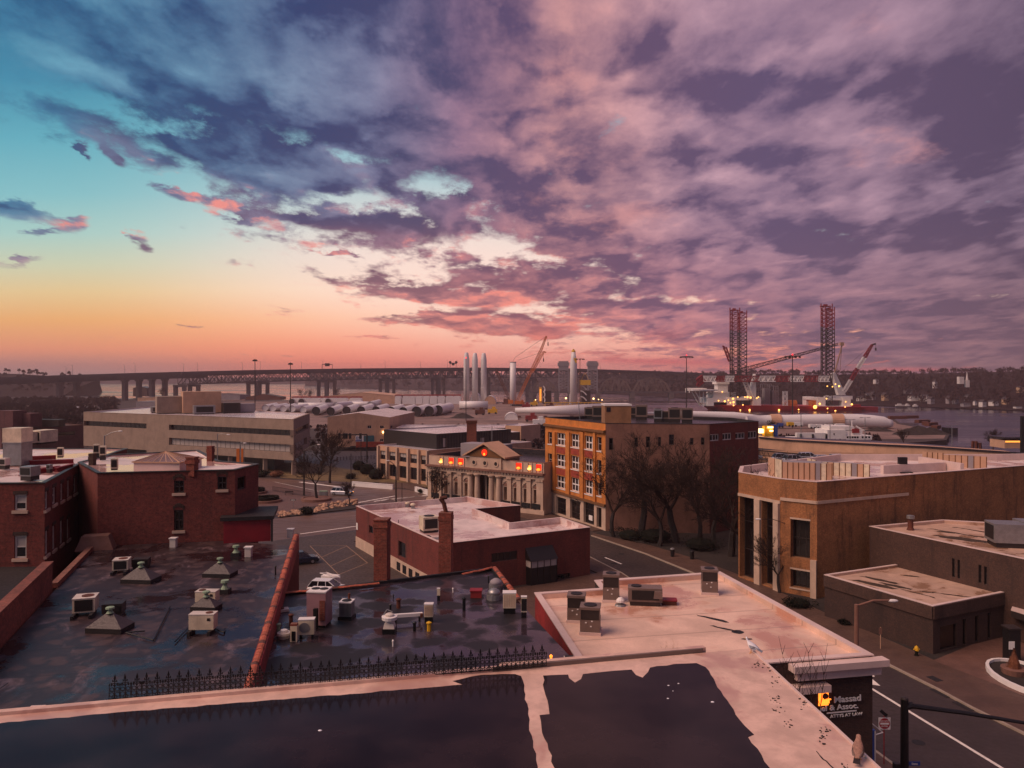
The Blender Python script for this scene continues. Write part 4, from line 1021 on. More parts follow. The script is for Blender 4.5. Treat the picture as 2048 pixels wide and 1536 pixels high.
shed('fabric_shelter', 'large white arched tent behind the three standing towers', 939, 962, 806, 20, 25, 'white_paint', 'tower_white', 'shelter', arch=True)
shed('fabric_shelter', 'brown ended white tent right of the three standing towers', 968, 992, 808, 16, 30, 'tan_panel', 'tower_white', 'shelter', arch=True)
shed('warehouse', 'long low tan warehouse with shallow roof behind the lying cylinders', 655, 790, 807, 22, 60, 'tan_panel', 'tan_panel', 'warehouse', peak=0.3)
shed('warehouse', 'grey waterfront shed below the bridge beside the water', 400, 480, 800, 13, 30, 'house_grey', 'bridge_conc', 'warehouse')
shed('warehouse', 'low pale shed with flat roof behind the concrete office', 275, 345, 806, 12, 24, 'tan_panel', 'roof_far', 'warehouse', peak=0.1)
shed('warehouse', 'long pale flat shed just behind the office roof', 272, 400, 816, 14, 22, 'house_grey', 'roof_far', 'warehouse', peak=0.1)
shed('warehouse', 'small dark brick house by the bridge piers', 266, 294, 793, 20, 20, 'brick_brown', 'dark_roof', 'building', peak=0.15)
shed('warehouse', 'small pale shed among the bare trees at the far end of town', 108, 150, 822, 8, 20, 'house_white', 'roof_far', 'shed', peak=0.2)
shed('shed', 'dark hip roofed hut on the waterfront near the bridge', 492, 562, 800, 12, 20, 'rust', 'dark_roof', 'hut', peak=0.5)
# cars parked under the bridge and odd yard gear
for i, (x, y, m, l) in enumerate(((1068, 812, 'yellow_paint', 'yellow yard loader beside the crane'), (1042, 811, 'orange_paint', 'small orange machine at the foot of the crane'), (1100, 818, 'rust', 'rusty steel crate stack behind the blade tower'), (1052, 817, 'steel_red', 'red yard tractor in front of the crane'), (1062, 843, 'red_paint', 'bright red work vessel gear left of the yellow building roof'), (1078, 852, 'white_paint', 'white framed machine just left of the yellow building roof'), (985, 828, 'yellow_paint', 'yellow loader parked on the gravel left of the shelter'), (960, 830, 'rust', 'rusty machine on the gravel by the thin pole'), (845, 824, 'steel_red', 'dark red machine behind the front row cylinders'))):
    p = G(x, y, -2); t = thing('yard_machine', l, 'machine', tuple(p)); mb = MB(); mb.box((p.x, p.y, 0.2), (7, 4, 3)); mb.box((p.x+1, p.y, 2.4), (2.6, 3, 2)); mb.ob('body', m, t)
    mb = MB(); [mb.tube((p.x+s, p.y-2.2, -1.3), (p.x+s, p.y-1.5, -1.3), 0.8, 10) for s in (-2.4, 2.4)]; mb.ob('wheel', 'rubber', t)
for i, (x, y) in enumerate(((1132, 805), (1187, 806), (1071, 809), (1017, 810), (1160, 806), (1197, 808), (1204, 809))):
    p = G(x, y, -2); t = thing('work_light', 'bright warm work lamp on a short post, %s along the quay' % ordw[i], 'lamp', tuple(p), 0, 'work lamps along the quay'); mb = MB(); mb.tube(p, p+Vector((0, 0, 4)), 0.15, 4); mb.ob('post', 'galv', t); mb = MB(); mb.ball(p+Vector((0, 0, 4.6)), 0.95 if i < 2 else 0.5, 8, 6); mb.ob('lamp', 'lit_lamp', t)
# tall masts
def mast(px, py0, pyt, label, m='dark_bronze', arms=True, w=0.45, z=-2.0, beacon=True, crown=2.6, sfx='tall yard light masts'):
    p = G(px, py0, z); top = D(px, pyt, p.y); t = thing('light_mast', label, 'light mast', tuple(p), 0, sfx)
    mb = MB(); mb.tube(p, top, w, 8, w*0.5); mb.ob('mast', m, t)
    if arms:
        mb = MB(); mb.lathe((top.x, top.y, top.z-0.6), [(crown, 0), (crown, 0.35)], 12)
        for k in range(8): q = 6.283*k/8; mb.box((top.x+math.cos(q)*crown, top.y+math.sin(q)*crown, top.z-0.9), (0.8, 0.8, 0.8))
        mb.ob('lamp_ring', m, t)
    if beacon: mb = MB(); mb.ball(top+Vector((0, 0, 0.5)), 0.4, 6, 4); mb.ob('beacon', 'beacon', t)
mast(1373, 835, 712, 'tall light mast left of the jack up ship', crown=4.2)
mast(1585, 855, 711, 'tall light mast between the two lattice leg groups', crown=4.0)
mast(1160, 812, 717, 'tall rust coloured light mast right of the capped tower', 'rust', crown=4.0, beacon=False)
mast(510, 850, 718, 'tall slim light pole rising above the left truss span', crown=0.9, w=0.35, beacon=False)
mast(581, 850, 725, 'second slim light pole rising above the truss span', crown=0.9, w=0.35, beacon=False)
mast(932, 842, 717, 'thin pole standing in front of the leftmost white tower', crown=0.4, w=0.28, arms=False)
# ================================================================== jack-up vessel
DV = 690.0
def vp(px, py, o=0.0): p = D(px, py, DV); p.y += o; return p
ves = thing('jackup_ship', 'red hulled jack up installation ship with tall lattice legs', 'ship', tuple(D(1560, 818, DV)))
wl = -4.5
def hull(pts, z0, z1, m, nm='hull'):
    mb = MB(); mb.prism(pts, z0, z1); return mb.ob(nm, m, ves)
x0, x1 = vp(1398, 0).x, vp(1712, 0).x
zd = vp(0, 812).z
mb = MB(); pts = [(x0, DV), (x0+14, DV-20), (x1, DV-20), (x1, DV+20), (x0+14, DV+20)]; P2 = [(x0+9, DV), (x0+20, DV-18), (x1-4, DV-18), (x1-4, DV+18), (x0+20, DV+18)]
n = 5; mb.add([(*p, wl) for p in P2]+[(*p, zd+(3.0 if i == 0 else 1.5 if i in (1, 4) else 0)) for i, p in enumerate(pts)], [(i, (i+1) % n, n+(i+1) % n, n+i) for i in range(n)]+[tuple(range(n, 2*n))]); mb.ob('hull', 'hull_red', ves)
mb = MB(); c = vp(1433, 808); mb.box((c.x, c.y-10, c.z), (12, 8, 4)); mb.box((c.x, c.y-10, c.z+3), (11, 7, 1.2)); mb.ob('lifeboat', 'red_paint', ves)
mb = MB(); c = vp(1436, 799); mb.box((c.x, DV, zd+4), (26, 28, 7)); mb.box((vp(1442, 0).x, DV, zd+10), (20, 24, 5)); mb.box((vp(1442, 0).x, DV, vp(0, 777).z), (9, 12, 9)); mb.box((vp(1442, 0).x, DV, vp(0, 765).z), (12, 14, 3)); mb.ob('superstructure', 'white_paint', ves)
# helideck and its lattice support
mb = MB(); mb.box((vp(1402, 0).x, DV-4, vp(0, 780).z), (22, 22, 1.2)); 
for a, b in (((1386, 783), (1402, 812)), ((1402, 783), (1402, 812)), ((1420, 783), (1402, 812)), ((1420, 783), (1420, 810)), ((1374, 777), (1374, 785)), ((1374, 777), (1408, 777))): mb.tube(vp(*a, -9), vp(*b, -9), 0.45, 5); mb.tube(vp(*a, 5), vp(*b, 5), 0.45, 5)
mb.ob('helideck', 'white_paint', ves)
def leg(px, ytop, off, wpx=14, red_from=0.78):
    w = wpx/F*DV; t0 = D(px, 822, DV+off); t1 = D(px, ytop, DV+off); H = t1.z-t0.z; n = 26
    cs = [(-w/2, -w*0.29), (w/2, -w*0.29), (0, w*0.58)]
    a, b = MB(), MB(); root = MB()
    for k in range(n):
        mb = b if k/n >= red_from else a; z0, z1 = t0.z+H*k/n, t0.z+H*(k+1)/n; zm = (z0+z1)/2
        for i in range(3):
            j = (i+1) % 3; A = Vector((t0.x+cs[i][0], t0.y+cs[i][1], 0)); B = Vector((t0.x+cs[j][0], t0.y+cs[j][1], 0))
            f = lambda q, z: Vector((q.x, q.y, z)); mid = (A+B)/2
            mb.tube(f(A, z0), f(A, z1), 0.42, 5, cap=False); mb.tube(f(A, z0), f(B, z1), 0.22, 4, cap=False); mb.tube(f(B, z0), f(A, z1), 0.22, 4, cap=False); mb.tube(f(A, z0), f(B, z0), 0.22, 4, cap=False)
    o = a.ob('leg', 'dark_bronze', ves); b.tube((t0.x+cs[0][0], t0.y+cs[0][1], t1.z), (t0.x+cs[0][0], t0.y+cs[0][1], t1.z+2.5), 0.5, 5); b.tube((t0.x+cs[1][0], t0.y+cs[1][1], t1.z), (t0.x+cs[1][0], t0.y+cs[1][1], t1.z+2.5), 0.5, 5)
    b.box((t0.x, t0.y, t1.z+0.4), (w*0.8, w*0.5, 0.8)); b.box((t0.x, t0.y, t1.z+1.4), (w*0.3, w*0.3, 1.4)); b.ob('leg_top', 'steel_red', o)
leg(1468, 621.5, -13, 19); leg(1483, 627, 13, 18); leg(1650.5, 613.5, -13, 22); leg(1658, 620, 13, 18)
def jackcase(px):
    mb = MB(); c = vp(px, 806, 0)
    for q in (-11, 11):
        mb.box((c.x+q, c.y-13, c.z), (7, 9, 11)); mb.box((c.x+q, c.y+13, c.z), (7, 9, 11))
    mb.box((c.x, c.y, c.z+4), (30, 32, 2.2)); mb.box((c.x, c.y-12, c.z-3.5), (30, 12, 3)); return mb.ob('jacking_house', 'white_paint', ves)
jackcase(1477); jackcase(1652)
# main crane boom resting level: red and white lattice
for i, (a, b) in enumerate(((1396, 1420), (1420, 1437), (1437, 1455), (1455, 1504), (1504, 1535), (1535, 1563), (1563, 1590), (1590, 1618), (1618, 1640))):
    mb = MB(); lattice(mb, vp(a, 757.5, -19), vp(b, 757.5, -19), 4.6, 4.6, 6, 0.35); mb.ob('crane_boom', 'steel_red' if i % 2 else 'white_paint', ves)
mb = MB(); lattice(mb, vp(1396, 757.5, -19), vp(1384, 772, -19), 4.4, 2, 4, 0.4); lattice(mb, vp(1384, 762, -19), vp(1396, 754, -19), 3, 4, 4, 0.4); mb.ob('boom_head', 'steel_red', ves)
mb = MB(); lattice(mb, vp(1476, 758, -18), vp(1490, 795, -18), 3, 3, 6, 0.25)
q = [vp(1500, 748, -17), vp(1498, 748, -17), vp(1484, 797, -17), vp(1500, 797, -17)]
mb.add([p+Vector((0, s, 0)) for s in (0, 6) for p in q], [(0, 1, 2, 3), (7, 6, 5, 4), (0, 3, 7, 4), (1, 2, 6, 5), (0, 1, 5, 4), (2, 3, 7, 6)]); mb.ob('crane_pedestal', 'white_paint', ves)
# second crane, slanted long boom and its A frame
mb = MB(); lattice(mb, vp(1486, 741, 10), vp(1686, 687, 10), 3.2, 1.6, 34, 0.22); mb.ob('crane_boom', 'dark_bronze', ves)
mb = MB(); q = [vp(1669, 745, -2), vp(1664, 747, -2), vp(1676, 790, -2), vp(1690, 790, -2)]
mb.add([p+Vector((0, s, 0)) for s in (0, 6) for p in q], [(0, 1, 2, 3), (7, 6, 5, 4), (0, 3, 7, 4), (1, 2, 6, 5), (0, 1, 5, 4), (2, 3, 7, 6)])
mb.box(vp(1676, 795, 0), (20, 14, 3)); mb.ob('crane_pedestal', 'white_paint', ves)
mb = MB(); mb.tube(vp(1669, 745), vp(1684, 690), 0.6, 5)
for e in (1671, 1676, 1682): mb.tube(vp(e, 742, 2), vp(1683, 690), 0.16, 3)
mb.tube(vp(1682, 742, 2), vp(1684, 690), 0.2, 3); mb.box(vp(1683.5, 688), (3, 3, 3)); mb.ob('a_frame', 'tan_panel', ves)
# right hand crane with red and white jib
for i, (a, b) in enumerate((((1682, 783), (1696, 760)), ((1696, 760), (1709, 737)), ((1709, 737), (1723, 715)), ((1723, 715), (1738, 690)))):
    mb = MB(); lattice(mb, vp(*a, -6), vp(*b, -6), 2.4, 2.4 if i < 3 else 1.4, 7, 0.25); mb.ob('jib', 'white_paint' if i % 2 == 0 else 'steel_red', ves)
mb = MB(); mb.tube(vp(1738, 690, -6), vp(1745, 688, -6), 0.8, 5); mb.tube(vp(1745, 688, -6), vp(1745, 697, -6), 0.15, 3); mb.box(vp(1745, 699, -6), (1, 1, 2.4)); mb.tube(vp(1684, 735, -6), vp(1738, 690, -6), 0.12, 3); mb.ob('hook', 'dark_bronze', ves)
mb = MB(); lattice(mb, vp(1460, 722, 0), vp(1450, 695, 0), 2.2, 2.2, 6, 0.3); mb.tube(vp(1450, 695), vp(1445, 692), 0.8, 5); mb.tube(vp(1446, 693), vp(1446, 702), 0.25, 3); mb.ob('auxiliary_jib', 'steel_red', ves)
# deck cargo
mb = MB()
for px, w, y0 in ((1510, 14, 776), (1532, 13, 768), (1545, 13, 772)):
    a = vp(px-w/2, 812); b = vp(px+w/2, y0)
    for q in range(4):
        zz = a.z+(b.z-a.z)*(q+1)/4; mb.beam((a.x, DV-6, zz), (b.x, DV-6, zz), 0.5, 0.5); mb.beam((a.x, DV+6, zz), (b.x, DV+6, zz), 0.5, 0.5)
    for q in range(4):
        xx = a.x+(b.x-a.x)*q/3; mb.beam((xx, DV-6, a.z), (xx, DV-6, b.z), 0.5, 0.5); mb.beam((xx, DV+6, a.z), (xx, DV+6, b.z), 0.5, 0.5)
    mb.box(((a.x+b.x)/2, DV, (a.z+b.z)/2-1), (b.x-a.x-1, 8, b.z-a.z-6))
mb.ob('deck_rack', 'house_grey', ves)
mb = MB(); lattice(mb, vp(1559, 822, -14), vp(1559, 782, -14), 3, 3, 8, 0.3); mb.ob('ladder_tower', 'white_paint', ves)
mb = MB(); c = vp(1570, 808, -10); mb.tube((c.x-5, c.y, c.z), (c.x+6, c.y, c.z), 4, 12); mb.box(vp(1623, 808, -10), (10, 8, 7)); mb.box(vp(1545, 816, -14), (22, 8, 2.5)); mb.ob('deck_machinery', 'orange_paint', ves)
mb = MB(); mb.box(vp(1690, 813, -12), (14, 8, 5)); mb.box(vp(1600, 818, -12), (22, 8, 3)); mb.box(vp(1720, 817, -6), (20, 14, 4)); mb.ob('deck_house', 'steel_red', ves)
lamps = [(1436, 801), (1443, 799), (1447, 804), (1452, 796), (1461, 793), (1475, 793), (1486, 794), (1498, 795), (1501, 793), (1453, 803), (1453, 809), (1466, 818), (1484, 818), (1424, 800), (1471, 808), (1541, 818), (1566, 821), (1579, 817), (1610, 813), (1611, 823), (1633, 796), (1620, 806), (1635, 815), (1628, 823), (1650, 820), (1670, 802), (1669, 812), (1682, 807), (1681, 821), (1656, 768), (1663, 772), (1650, 773), (1640, 772), (1697, 824), (1674, 822), (1435, 783), (1480, 793), (1508, 822)]
mb = MB()
for i, (x, y) in enumerate(lamps): mb.ball(vp(x, y, -22 if y > 790 else -16), 0.62 if i % 3 else 0.9, 6, 4)
mb.ball(vp(1610, 812, -23), 1.7, 8, 5); o = mb.ob('deck_lamp', 'lit_warm', ves); o['kind'] = 'stuff'
# piles, tug and jetty at the pier end
pl = [G(1700+10, 866, -2), G(1890, 866, -2)]
def heap(px, py, r, h, label, m='soil', sx=1.5):
    p = G(px, py, -2); rr_ = random.Random(px); mb = MB(); n = 14; vs = [(p.x, p.y, -2+h)]; fs = []
    for k, (q, z) in enumerate(((0.35, 0.72), (0.7, 0.3), (1.0, 0.0))):
        for i in range(n): t = 6.283*i/n; j = rr_.uniform(0.85, 1.15); vs.append((p.x+math.cos(t)*r*q*sx*j, p.y+math.sin(t)*r*q*j, -2+h*z*rr_.uniform(.8, 1.1)))
    for i in range(n): fs.append((0, 1+i, 1+(i+1) % n))
    for k in range(2):
        for i in range(n): fs.append((1+k*n+i, 1+(k+1)*n+i, 1+(k+1)*n+(i+1) % n, 1+k*n+(i+1) % n))
    mb.add(vs, fs); tag(mb.ob('gravel_heap', m), label, 'heap', 'dark heaps on the pier')
heap(1836, 868, 7, 4.2, 'tall dark gravel heap near the tip of the pier'); heap(1860, 868, 6, 3.4, 'rightmost dark gravel heap at the tip of the pier'); heap(1758, 862, 5, 2.0, 'low dark heap beneath the end of the near blade'); heap(1815, 869, 5, 3.0, 'leftmost gravel heap near the pier tip'); heap(925, 836, 6, 3.5, 'dark heap behind the brush by the thin pole'); heap(672, 834, 7, 1.6, 'low brown heap below the lying cylinders')
mb = MB(); c = G(1838, 845, -2)
for i, (x, y, w) in enumerate(((1795, 838, 14), (1822, 837, 12), (1845, 846, 12), (1862, 852, 12), (1872, 858, 9), (1850, 850, 8))):
    q = G(x, y, -2); b = MB(); b.box((q.x, q.y, -1.0), (w*0.8, 3, 1.9), 0.2*i); tag(b.ob('steel_crate', 'rust'), 'rusty steel frame on the pier tip, %s counting from the blade' % ordw[i], 'crate', 'rusty frames on the pier tip')
mb = MB(); q = [G(1893, 868, -4), G(1904, 866, -4), G(1903, 858, -4)]; c = G(1898, 868, -4); mb.prism([(c.x-1, c.y-2), (c.x+3.4, c.y-2), (c.x+3.4, c.y+5), (c.x-1, c.y+5)], -4.2, -0.8); tag(mb.ob('mooring_dolphin', 'black_metal'), 'black mooring block at the very tip of the pier', 'mooring')

# ================================================================== mid-distance buildings
def face(P0, P1, rects, **kw):
    """image rectangles -> openings with window options"""
    out = []
    for r in rects:
        o = dict(kw); 
        if len(r) > 4: o.update(r[4])
        out.append((wpx(P0, P1, *r[:4]), o))
    return out
def dropz(px, py, z): return XY(G(px, py, z))
def rooftop_box(name, label, px, py, z, w, d, h, m='galv', cat='rooftop unit', rz=-0.2, fan=True, group=None, legs=0.25):
    p = G(px, py, z); t = thing(name, label, cat, tuple(p), rz, group); Mx = WM[t.name]
    mb = MB(); mb.box((0, 0, legs+h/2), (w, d, h)); q = MB(); q.merge(mb, Mx); q.ob('casing', m, t)
    mb = MB(); mb.box((0, 0, legs/2), (w*0.9, d*0.9, legs)); q = MB(); q.merge(mb, Mx); q.ob('stand', 'dark_bronze', t)
    if fan: mb = MB(); mb.lathe((0, 0, legs+h), [(min(w, d)*0.36, 0), (min(w, d)*0.36, 0.06)], 14); q = MB(); q.merge(mb, Mx); q.ob('fan_grille', 'dark_grille', t)
    if m in ('concrete', 'tan_panel', 'brick_mauve', 'rust', 'house_grey') or w > 3.5 and d < 3.5: return t
    mb = MB(); mb.box((0, -d/2-0.01, legs+h*0.5), (w*0.8, 0.03, h*0.7)); q = MB(); q.merge(mb, Mx); q.ob('louvre', 'dark_grille', t)
    return t

# ---------- concrete office on posts (left centre) --------------------------
z_o = 14.3
O = [dropz(167, 824, z_o), dropz(587, 839, z_o), dropz(620, 827, z_o), (-150+30, 282)]
O = [dropz(167, 824, z_o), dropz(587, 839, z_o), dropz(619.5, 827, z_o), tuple(Vector(dropz(167, 824, z_o))+(Vector(dropz(619.5, 827, z_o))-Vector(dropz(587, 839, z_o)))*1.0+Vector((4, 22)))]
off = lthing('office_building', 'long beige concrete office block raised on dark posts with strip windows', 'office building')
A, B, Cc = O[0], O[1], O[2]
bands = [(14.3, 11.2), (9.0, 6.4)]
def strip(P0, P1, x0, x1, ya, yb, z0, z1): u0, _ = onwall(P0, P1, x0); u1, _ = onwall(P0, P1, x1); return (min(u0, u1), max(u0, u1), z0, z1)
z_band = lambda px, py, P0=A, P1=B: onwall(P0, P1, px, py)[1]
w0 = []
zt, zb = z_band(560, 859), z_band(560, 871)
for (a, b) in ((338, 587),): w0.append((strip(A, B, a, 587, 0, 0, zb, zt), dict(frame='dark_bronze', pane='glass', cols=26, fw=0.08)))
w0.append((strip(A, B, 167.5, 293, 0, 0, zb, zt), dict(frame='dark_bronze', pane='glass', cols=14, fw=0.08)))
zt2, zb2 = z_band(560, 888), z_band(560, 904)
w0.append((strip(A, B, 338, 587, 0, 0, zb2, zt2), dict(frame='dark_bronze', pane='curtain', cols=26, fw=0.1)))
u1 = (Vector(B)-Vector(A)).length; w0 = [((max(0.05, o[0]), min(u1-0.05, o[1]), o[2], o[3]), k) for o, k in w0]
zfl = z_band(586, 921)
uL = onwall(A, B, 293)[0]
wl0 = [((0.5, uL-0.4, 0.2, zfl+0.2), dict(frame='dark_bronze', pane='glass_dark', cols=3, fw=0.3))]
uR = (Vector(Cc)-Vector(B)).length
w1 = [((0.05, uR-2.5, zb, zt), dict(frame='dark_bronze', pane='glass', cols=8, fw=0.08)), ((0.05, uR*0.8, zb2, zt2), dict(frame='dark_bronze', pane='curtain', cols=7, fw=0.08))]
W = building(off, O, zfl, z_o, 'concrete', 'roof_far', coping='concrete', ph=0.35, pw=0.6, wins={0: w0, 1: w1}, depth=0.9)
mb = MB(); mb.add([(*p, zfl) for p in O], [(3, 2, 1, 0)]); mb.ob('soffit', 'concrete', off)
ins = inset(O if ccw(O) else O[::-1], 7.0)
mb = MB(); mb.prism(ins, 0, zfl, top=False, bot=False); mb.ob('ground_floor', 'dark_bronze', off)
mb = MB(); PW = Vector(B)-Vector(A); PWd = PW.normalized(); qn = W[0].n
u0c = onwall(A, B, 293)[0]; u1c = onwall(A, B, 338)[0]
mb.prism([tuple(W[0].P0+PWd*u0c-qn*0.02), tuple(W[0].P0+PWd*u1c-qn*0.02), tuple(W[0].P0+PWd*u1c-qn*7), tuple(W[0].P0+PWd*u0c-qn*7)], 0, zfl+0.01); mb.ob('stair_core', 'concrete', off)
for px in (338, 395, 455, 525, 584):
    u = onwall(A, B, px)[0]; mb = MB(); q = W[0].P0+PWd*min(u, u1-0.8)-qn*0.9; mb.box((q.x, q.y, zfl/2), (1.0, 1.0, zfl), 0.5); mb.ob('post', 'concrete', off)
for i, (px, py, w, d, h, m, l) in enumerate(((322, 821, 6, 4, 1.6, 'galv', 'small grey cooling unit at the left of the office roof'), (358, 822, 13, 8, 5, 'concrete', 'large pale plant room on the office roof'), (402, 822, 11, 7, 6.5, 'tan_panel', 'tall tan air handler beside the plant room'),
        (408, 824, 6, 4, 2.4, 'galv', 'low galvanised condenser in front of the tall air handler'), (440, 821, 6, 4, 2.6, 'rust', 'rusty brown vent housing on the office roof'), (462, 822, 5, 4, 3, 'dark_bronze', 'dark box vent right of the rusty housing'), (488, 821, 6, 4, 2.6, 'house_grey', 'rightmost grey box on the office roof'))):
    rooftop_box('roof_unit', l, px, py+4, z_o-0.35, w, d, h, m, fan=False, rz=0.5)
p = G(428, 823, z_o-0.35); mb = MB()
for a, b in (((0, 0, 0), (0, 0, 4)), ((0, 0, 4), (2, 0, 4.5)), ((2, 0, 4.5), (2.4, 0, 0.5)), ((0, 0, 0.6), (4, 0, 0.6))): mb.tube(p+Vector(a), p+Vector(b), 0.35, 8)
tag(mb.ob('pipework', 'pipe'), 'white bent pipes on the office roof beside the tan air handler', 'pipes')
for i in range(9):
    pass

# ---------- tan metal storage hall --------------------------------------------
zs = 10.2
s0, s1 = XY(G(655, 893, 0)), XY(G(779, 890, 0)); s2 = XY(G(829, 872, 0))
hall = lthing('storage_building', 'tan metal storage hall with low gable and a lit wall lamp', 'storage building')
S0, S1 = Vector(s0), Vector(s1); dS = (S1-S0).normalized(); nS = Vector((dS.y, -dS.x)); back = Vector(s2)-S1
Hs = onwall(s0, s1, 655, 834)[1]; Hp = onwall(s0, s1, 717, 826)[1]; He = onwall(s0, s1, 777, 835)[1]; mid_u = onwall(s0, s1, 717)[0]
Wf = Wall(s0, s1, 0, min(Hs, He), nS)
wins = [wpx(s0, s1, 735, 851, 743, 857), wpx(s0, s1, 760, 851, 768, 857), wpx(s0, s1, 760, 878, 767, 883)]
mb = MB(); Wf.surface(mb, wins, 0.15); mb.quad(Wf.p(0, Wf.z1), Wf.p(Wf.L, Wf.z1), Wf.p(Wf.L, He), Wf.p(mid_u, Hp), Wf.p(0, Hs)); mb.ob('wall', 'tan_panel', hall)
for o in wins: Wf.window(hall, o, 0.15, cols=2)
Wr = Wall(s1, XY(S1+back), 0, He, Vector((back.y, -back.x)).normalized()); mb = MB(); w_ = [wpx(s1, XY(S1+back), 781, 851, 785, 857), wpx(s1, XY(S1+back), 819, 848, 822, 852)]
Wr.surface(mb, w_, 0.15); mb.ob('wall', 'tan_panel', hall)
for o in w_: Wr.window(hall, o, 0.15)
mb = MB(); a, b, c = Vector((*Wf.p(0, 0)[:2], Hs)), Vector((*Wf.p(mid_u, 0)[:2], Hp)), Vector((*Wf.p(Wf.L, 0)[:2], He)); bk = Vector((back.x, back.y, 0))
mb.quad(a+Vector((0, 0, .08)), b+Vector((0, 0, .08)), b+bk+Vector((0, 0, .08)), a+bk+Vector((0, 0, .08))); mb.quad(b+Vector((0, 0, .08)), c+Vector((0.1, 0, .08)), c+bk+Vector((0.1, 0, .08)), b+bk+Vector((0, 0, .08))); mb.ob('roof', 'roof_pale', hall)
mb = MB(); mb.quad(a, a+bk, (a.x+bk.x, a.y+bk.y, 0), (a.x, a.y, 0)); mb.ob('wall', 'tan_panel', hall)
mb = MB(); u, z = onwall(s0, s1, 767, 864); Wf.bar(mb, u-0.4, u+0.4, z-0.4, z+0.35, 0.0, 0.5); mb.ob('wall_lamp', 'lit_lamp', hall)
def pbar(Wl, P0, P1, r, o0, o1, m, par, nm):
    a_ = wpx(P0, P1, *r); mb = MB(); Wl.bar(mb, *a_, o0, o1); return mb.ob(nm, m, par), a_
sg, a_ = pbar(Wf, s0, s1, (711, 871, 727, 883), 0.02, 0.12, 'sign_white', hall, 'sign'); u, z = a_[0], a_[2]
text('ESt', (a_[3]-a_[2])*0.72, 'sign_blue', hall, Wf.p(a_[0]+0.2, a_[2]+(a_[3]-a_[2])*0.32, 0.14), (dS.x, dS.y, 0))
mb = MB(); Wf.bar(mb, a_[0], a_[1]-0.6, a_[2]+0.1, a_[2]+0.5, 0.12, 0.14); mb.ob('sign_stripe', 'sign_blue', hall)
pbar(Wf, s0, s1, (728, 871, 748, 883), 0.02, 0.12, 'sign_teal', hall, 'sign')
pbar(Wf, s0, s1, (680, 875, 700, 894), 0.0, 0.08, 'tan_panel', hall, 'roller_door')
pbar(Wf, s0, s1, (712, 883.5, 779, 894), 0.0, 0.1, 'redbrick_panel', hall, 'brick_base')

# ---------- modern office with vertical piers ---------------------------------
g0 = XY(G(757, 955, 0)); zg = 25-(890-HZ)/F*g0[1]; g1 = dropz(857.5, 901, zg)
mo = lthing('modernist_office', 'two storey tan office with tall vertical piers and dark glazing', 'office building')
gd = (Vector(g1)-Vector(g0)).normalized(); g2 = XY(Vector(g1)+Vector((30, 25))); gb = Vector((gd.y, -gd.x)); g3 = XY(Vector(g0)-gb*34); g2 = XY(Vector(g1)-gb*34)
L = (Vector(g1)-Vector(g0)).length; wn = []; ub = [0.7]
cuts = [onwall(g0, g1, x)[0] for x in (758, 776, 796, 818, 839, 857)]
for a, b in zip(cuts, cuts[1:]):
    wn.append(((a+0.5, min(L-0.1, b-0.35), 4.7, zg-1.3), dict(frame='dark_bronze', pane='glass', cols=3, fw=0.1, curtain=True)))
    wn.append(((a+0.5, min(L-0.1, b-0.35), 0.8, 3.7), dict(frame='dark_bronze', pane='glass', cols=3, fw=0.1)))
W = building(mo, [g0, g1, g2, g3], 0, zg, 'tan_panel', 'roof_far', coping='roof_pale', ph=0.3, wins={0: wn}, depth=0.35)
for c in cuts: mb = MB(); W[0].bar(mb, max(0, c-0.3), min(L, c+0.3), 0, zg-0.1, -0.1, 0.55); mb.ob('pier', 'limestone', mo)
# dark penthouse and its brick chimney
pz = zg; t0, t1 = dropz(873, 896, pz), dropz(1022, 884, pz)
ph = lthing('penthouse', 'long dark ribbed metal penthouse with pale roof behind the brick chimney', 'building')
tz = onwall(t0, t1, 880, 868)[1]; nb_ = (Vector(t1)-Vector(t0)).normalized(); nn_ = Vector((-nb_.y, nb_.x))
dw = [(wpx(t0, t1, 885, 876, 893, 896), dict(frame='stucco', pane='curtain')), (wpx(t0, t1, 961, 875, 970, 889), dict(frame='stucco', pane='curtain'))]
W = building(ph, [t0, t1, XY(Vector(t1)+nn_*22), XY(Vector(t0)+nn_*22)], pz-6, tz, 'dark_bronze', 'roof_far', coping='dark_bronze', ph=0.2, wins={0: [((o[0], o[1], max(o[2], pz), o[3]), k) for o, k in dw]}, depth=0.1)
L = (Vector(t1)-Vector(t0)).length; mb = MB()
for i in range(int(L/0.9)): W[0].bar(mb, i*0.9, i*0.9+0.12, pz-1, tz-0.1, 0.0, 0.07)
o = mb.ob('cladding_rib', 'black_metal', ph); o['kind'] = 'stuff'
cp_ = D(943.5, 895, t0[1]-4); ctop = D(943.5, 846, t0[1]-4).z; w_ = 19/F*cp_.y
t = thing('brick_chimney', 'tall square red brick chimney behind the temple fronted bank', 'chimney', (cp_.x, cp_.y, cp_.z-3)); mb = MB(); mb.box((cp_.x, cp_.y, (cp_.z-3+ctop)/2), (w_, w_, ctop-cp_.z+3)); mb.ob('shaft', 'brick_orange', t)
mb = MB(); mb.box((cp_.x, cp_.y, ctop+0.3), (w_*1.12, w_*1.12, 0.6)); mb.ob('cap', 'rust', t)
fp = D(984, 880, 172); mb = MB(); mb.tube((fp.x, fp.y, 0), D(984, 852, 172), 0.12, 5, 0.08); tag(mb.ob('flagpole', 'galv'), 'slender pale flagpole behind the bank pediment', 'flagpole')
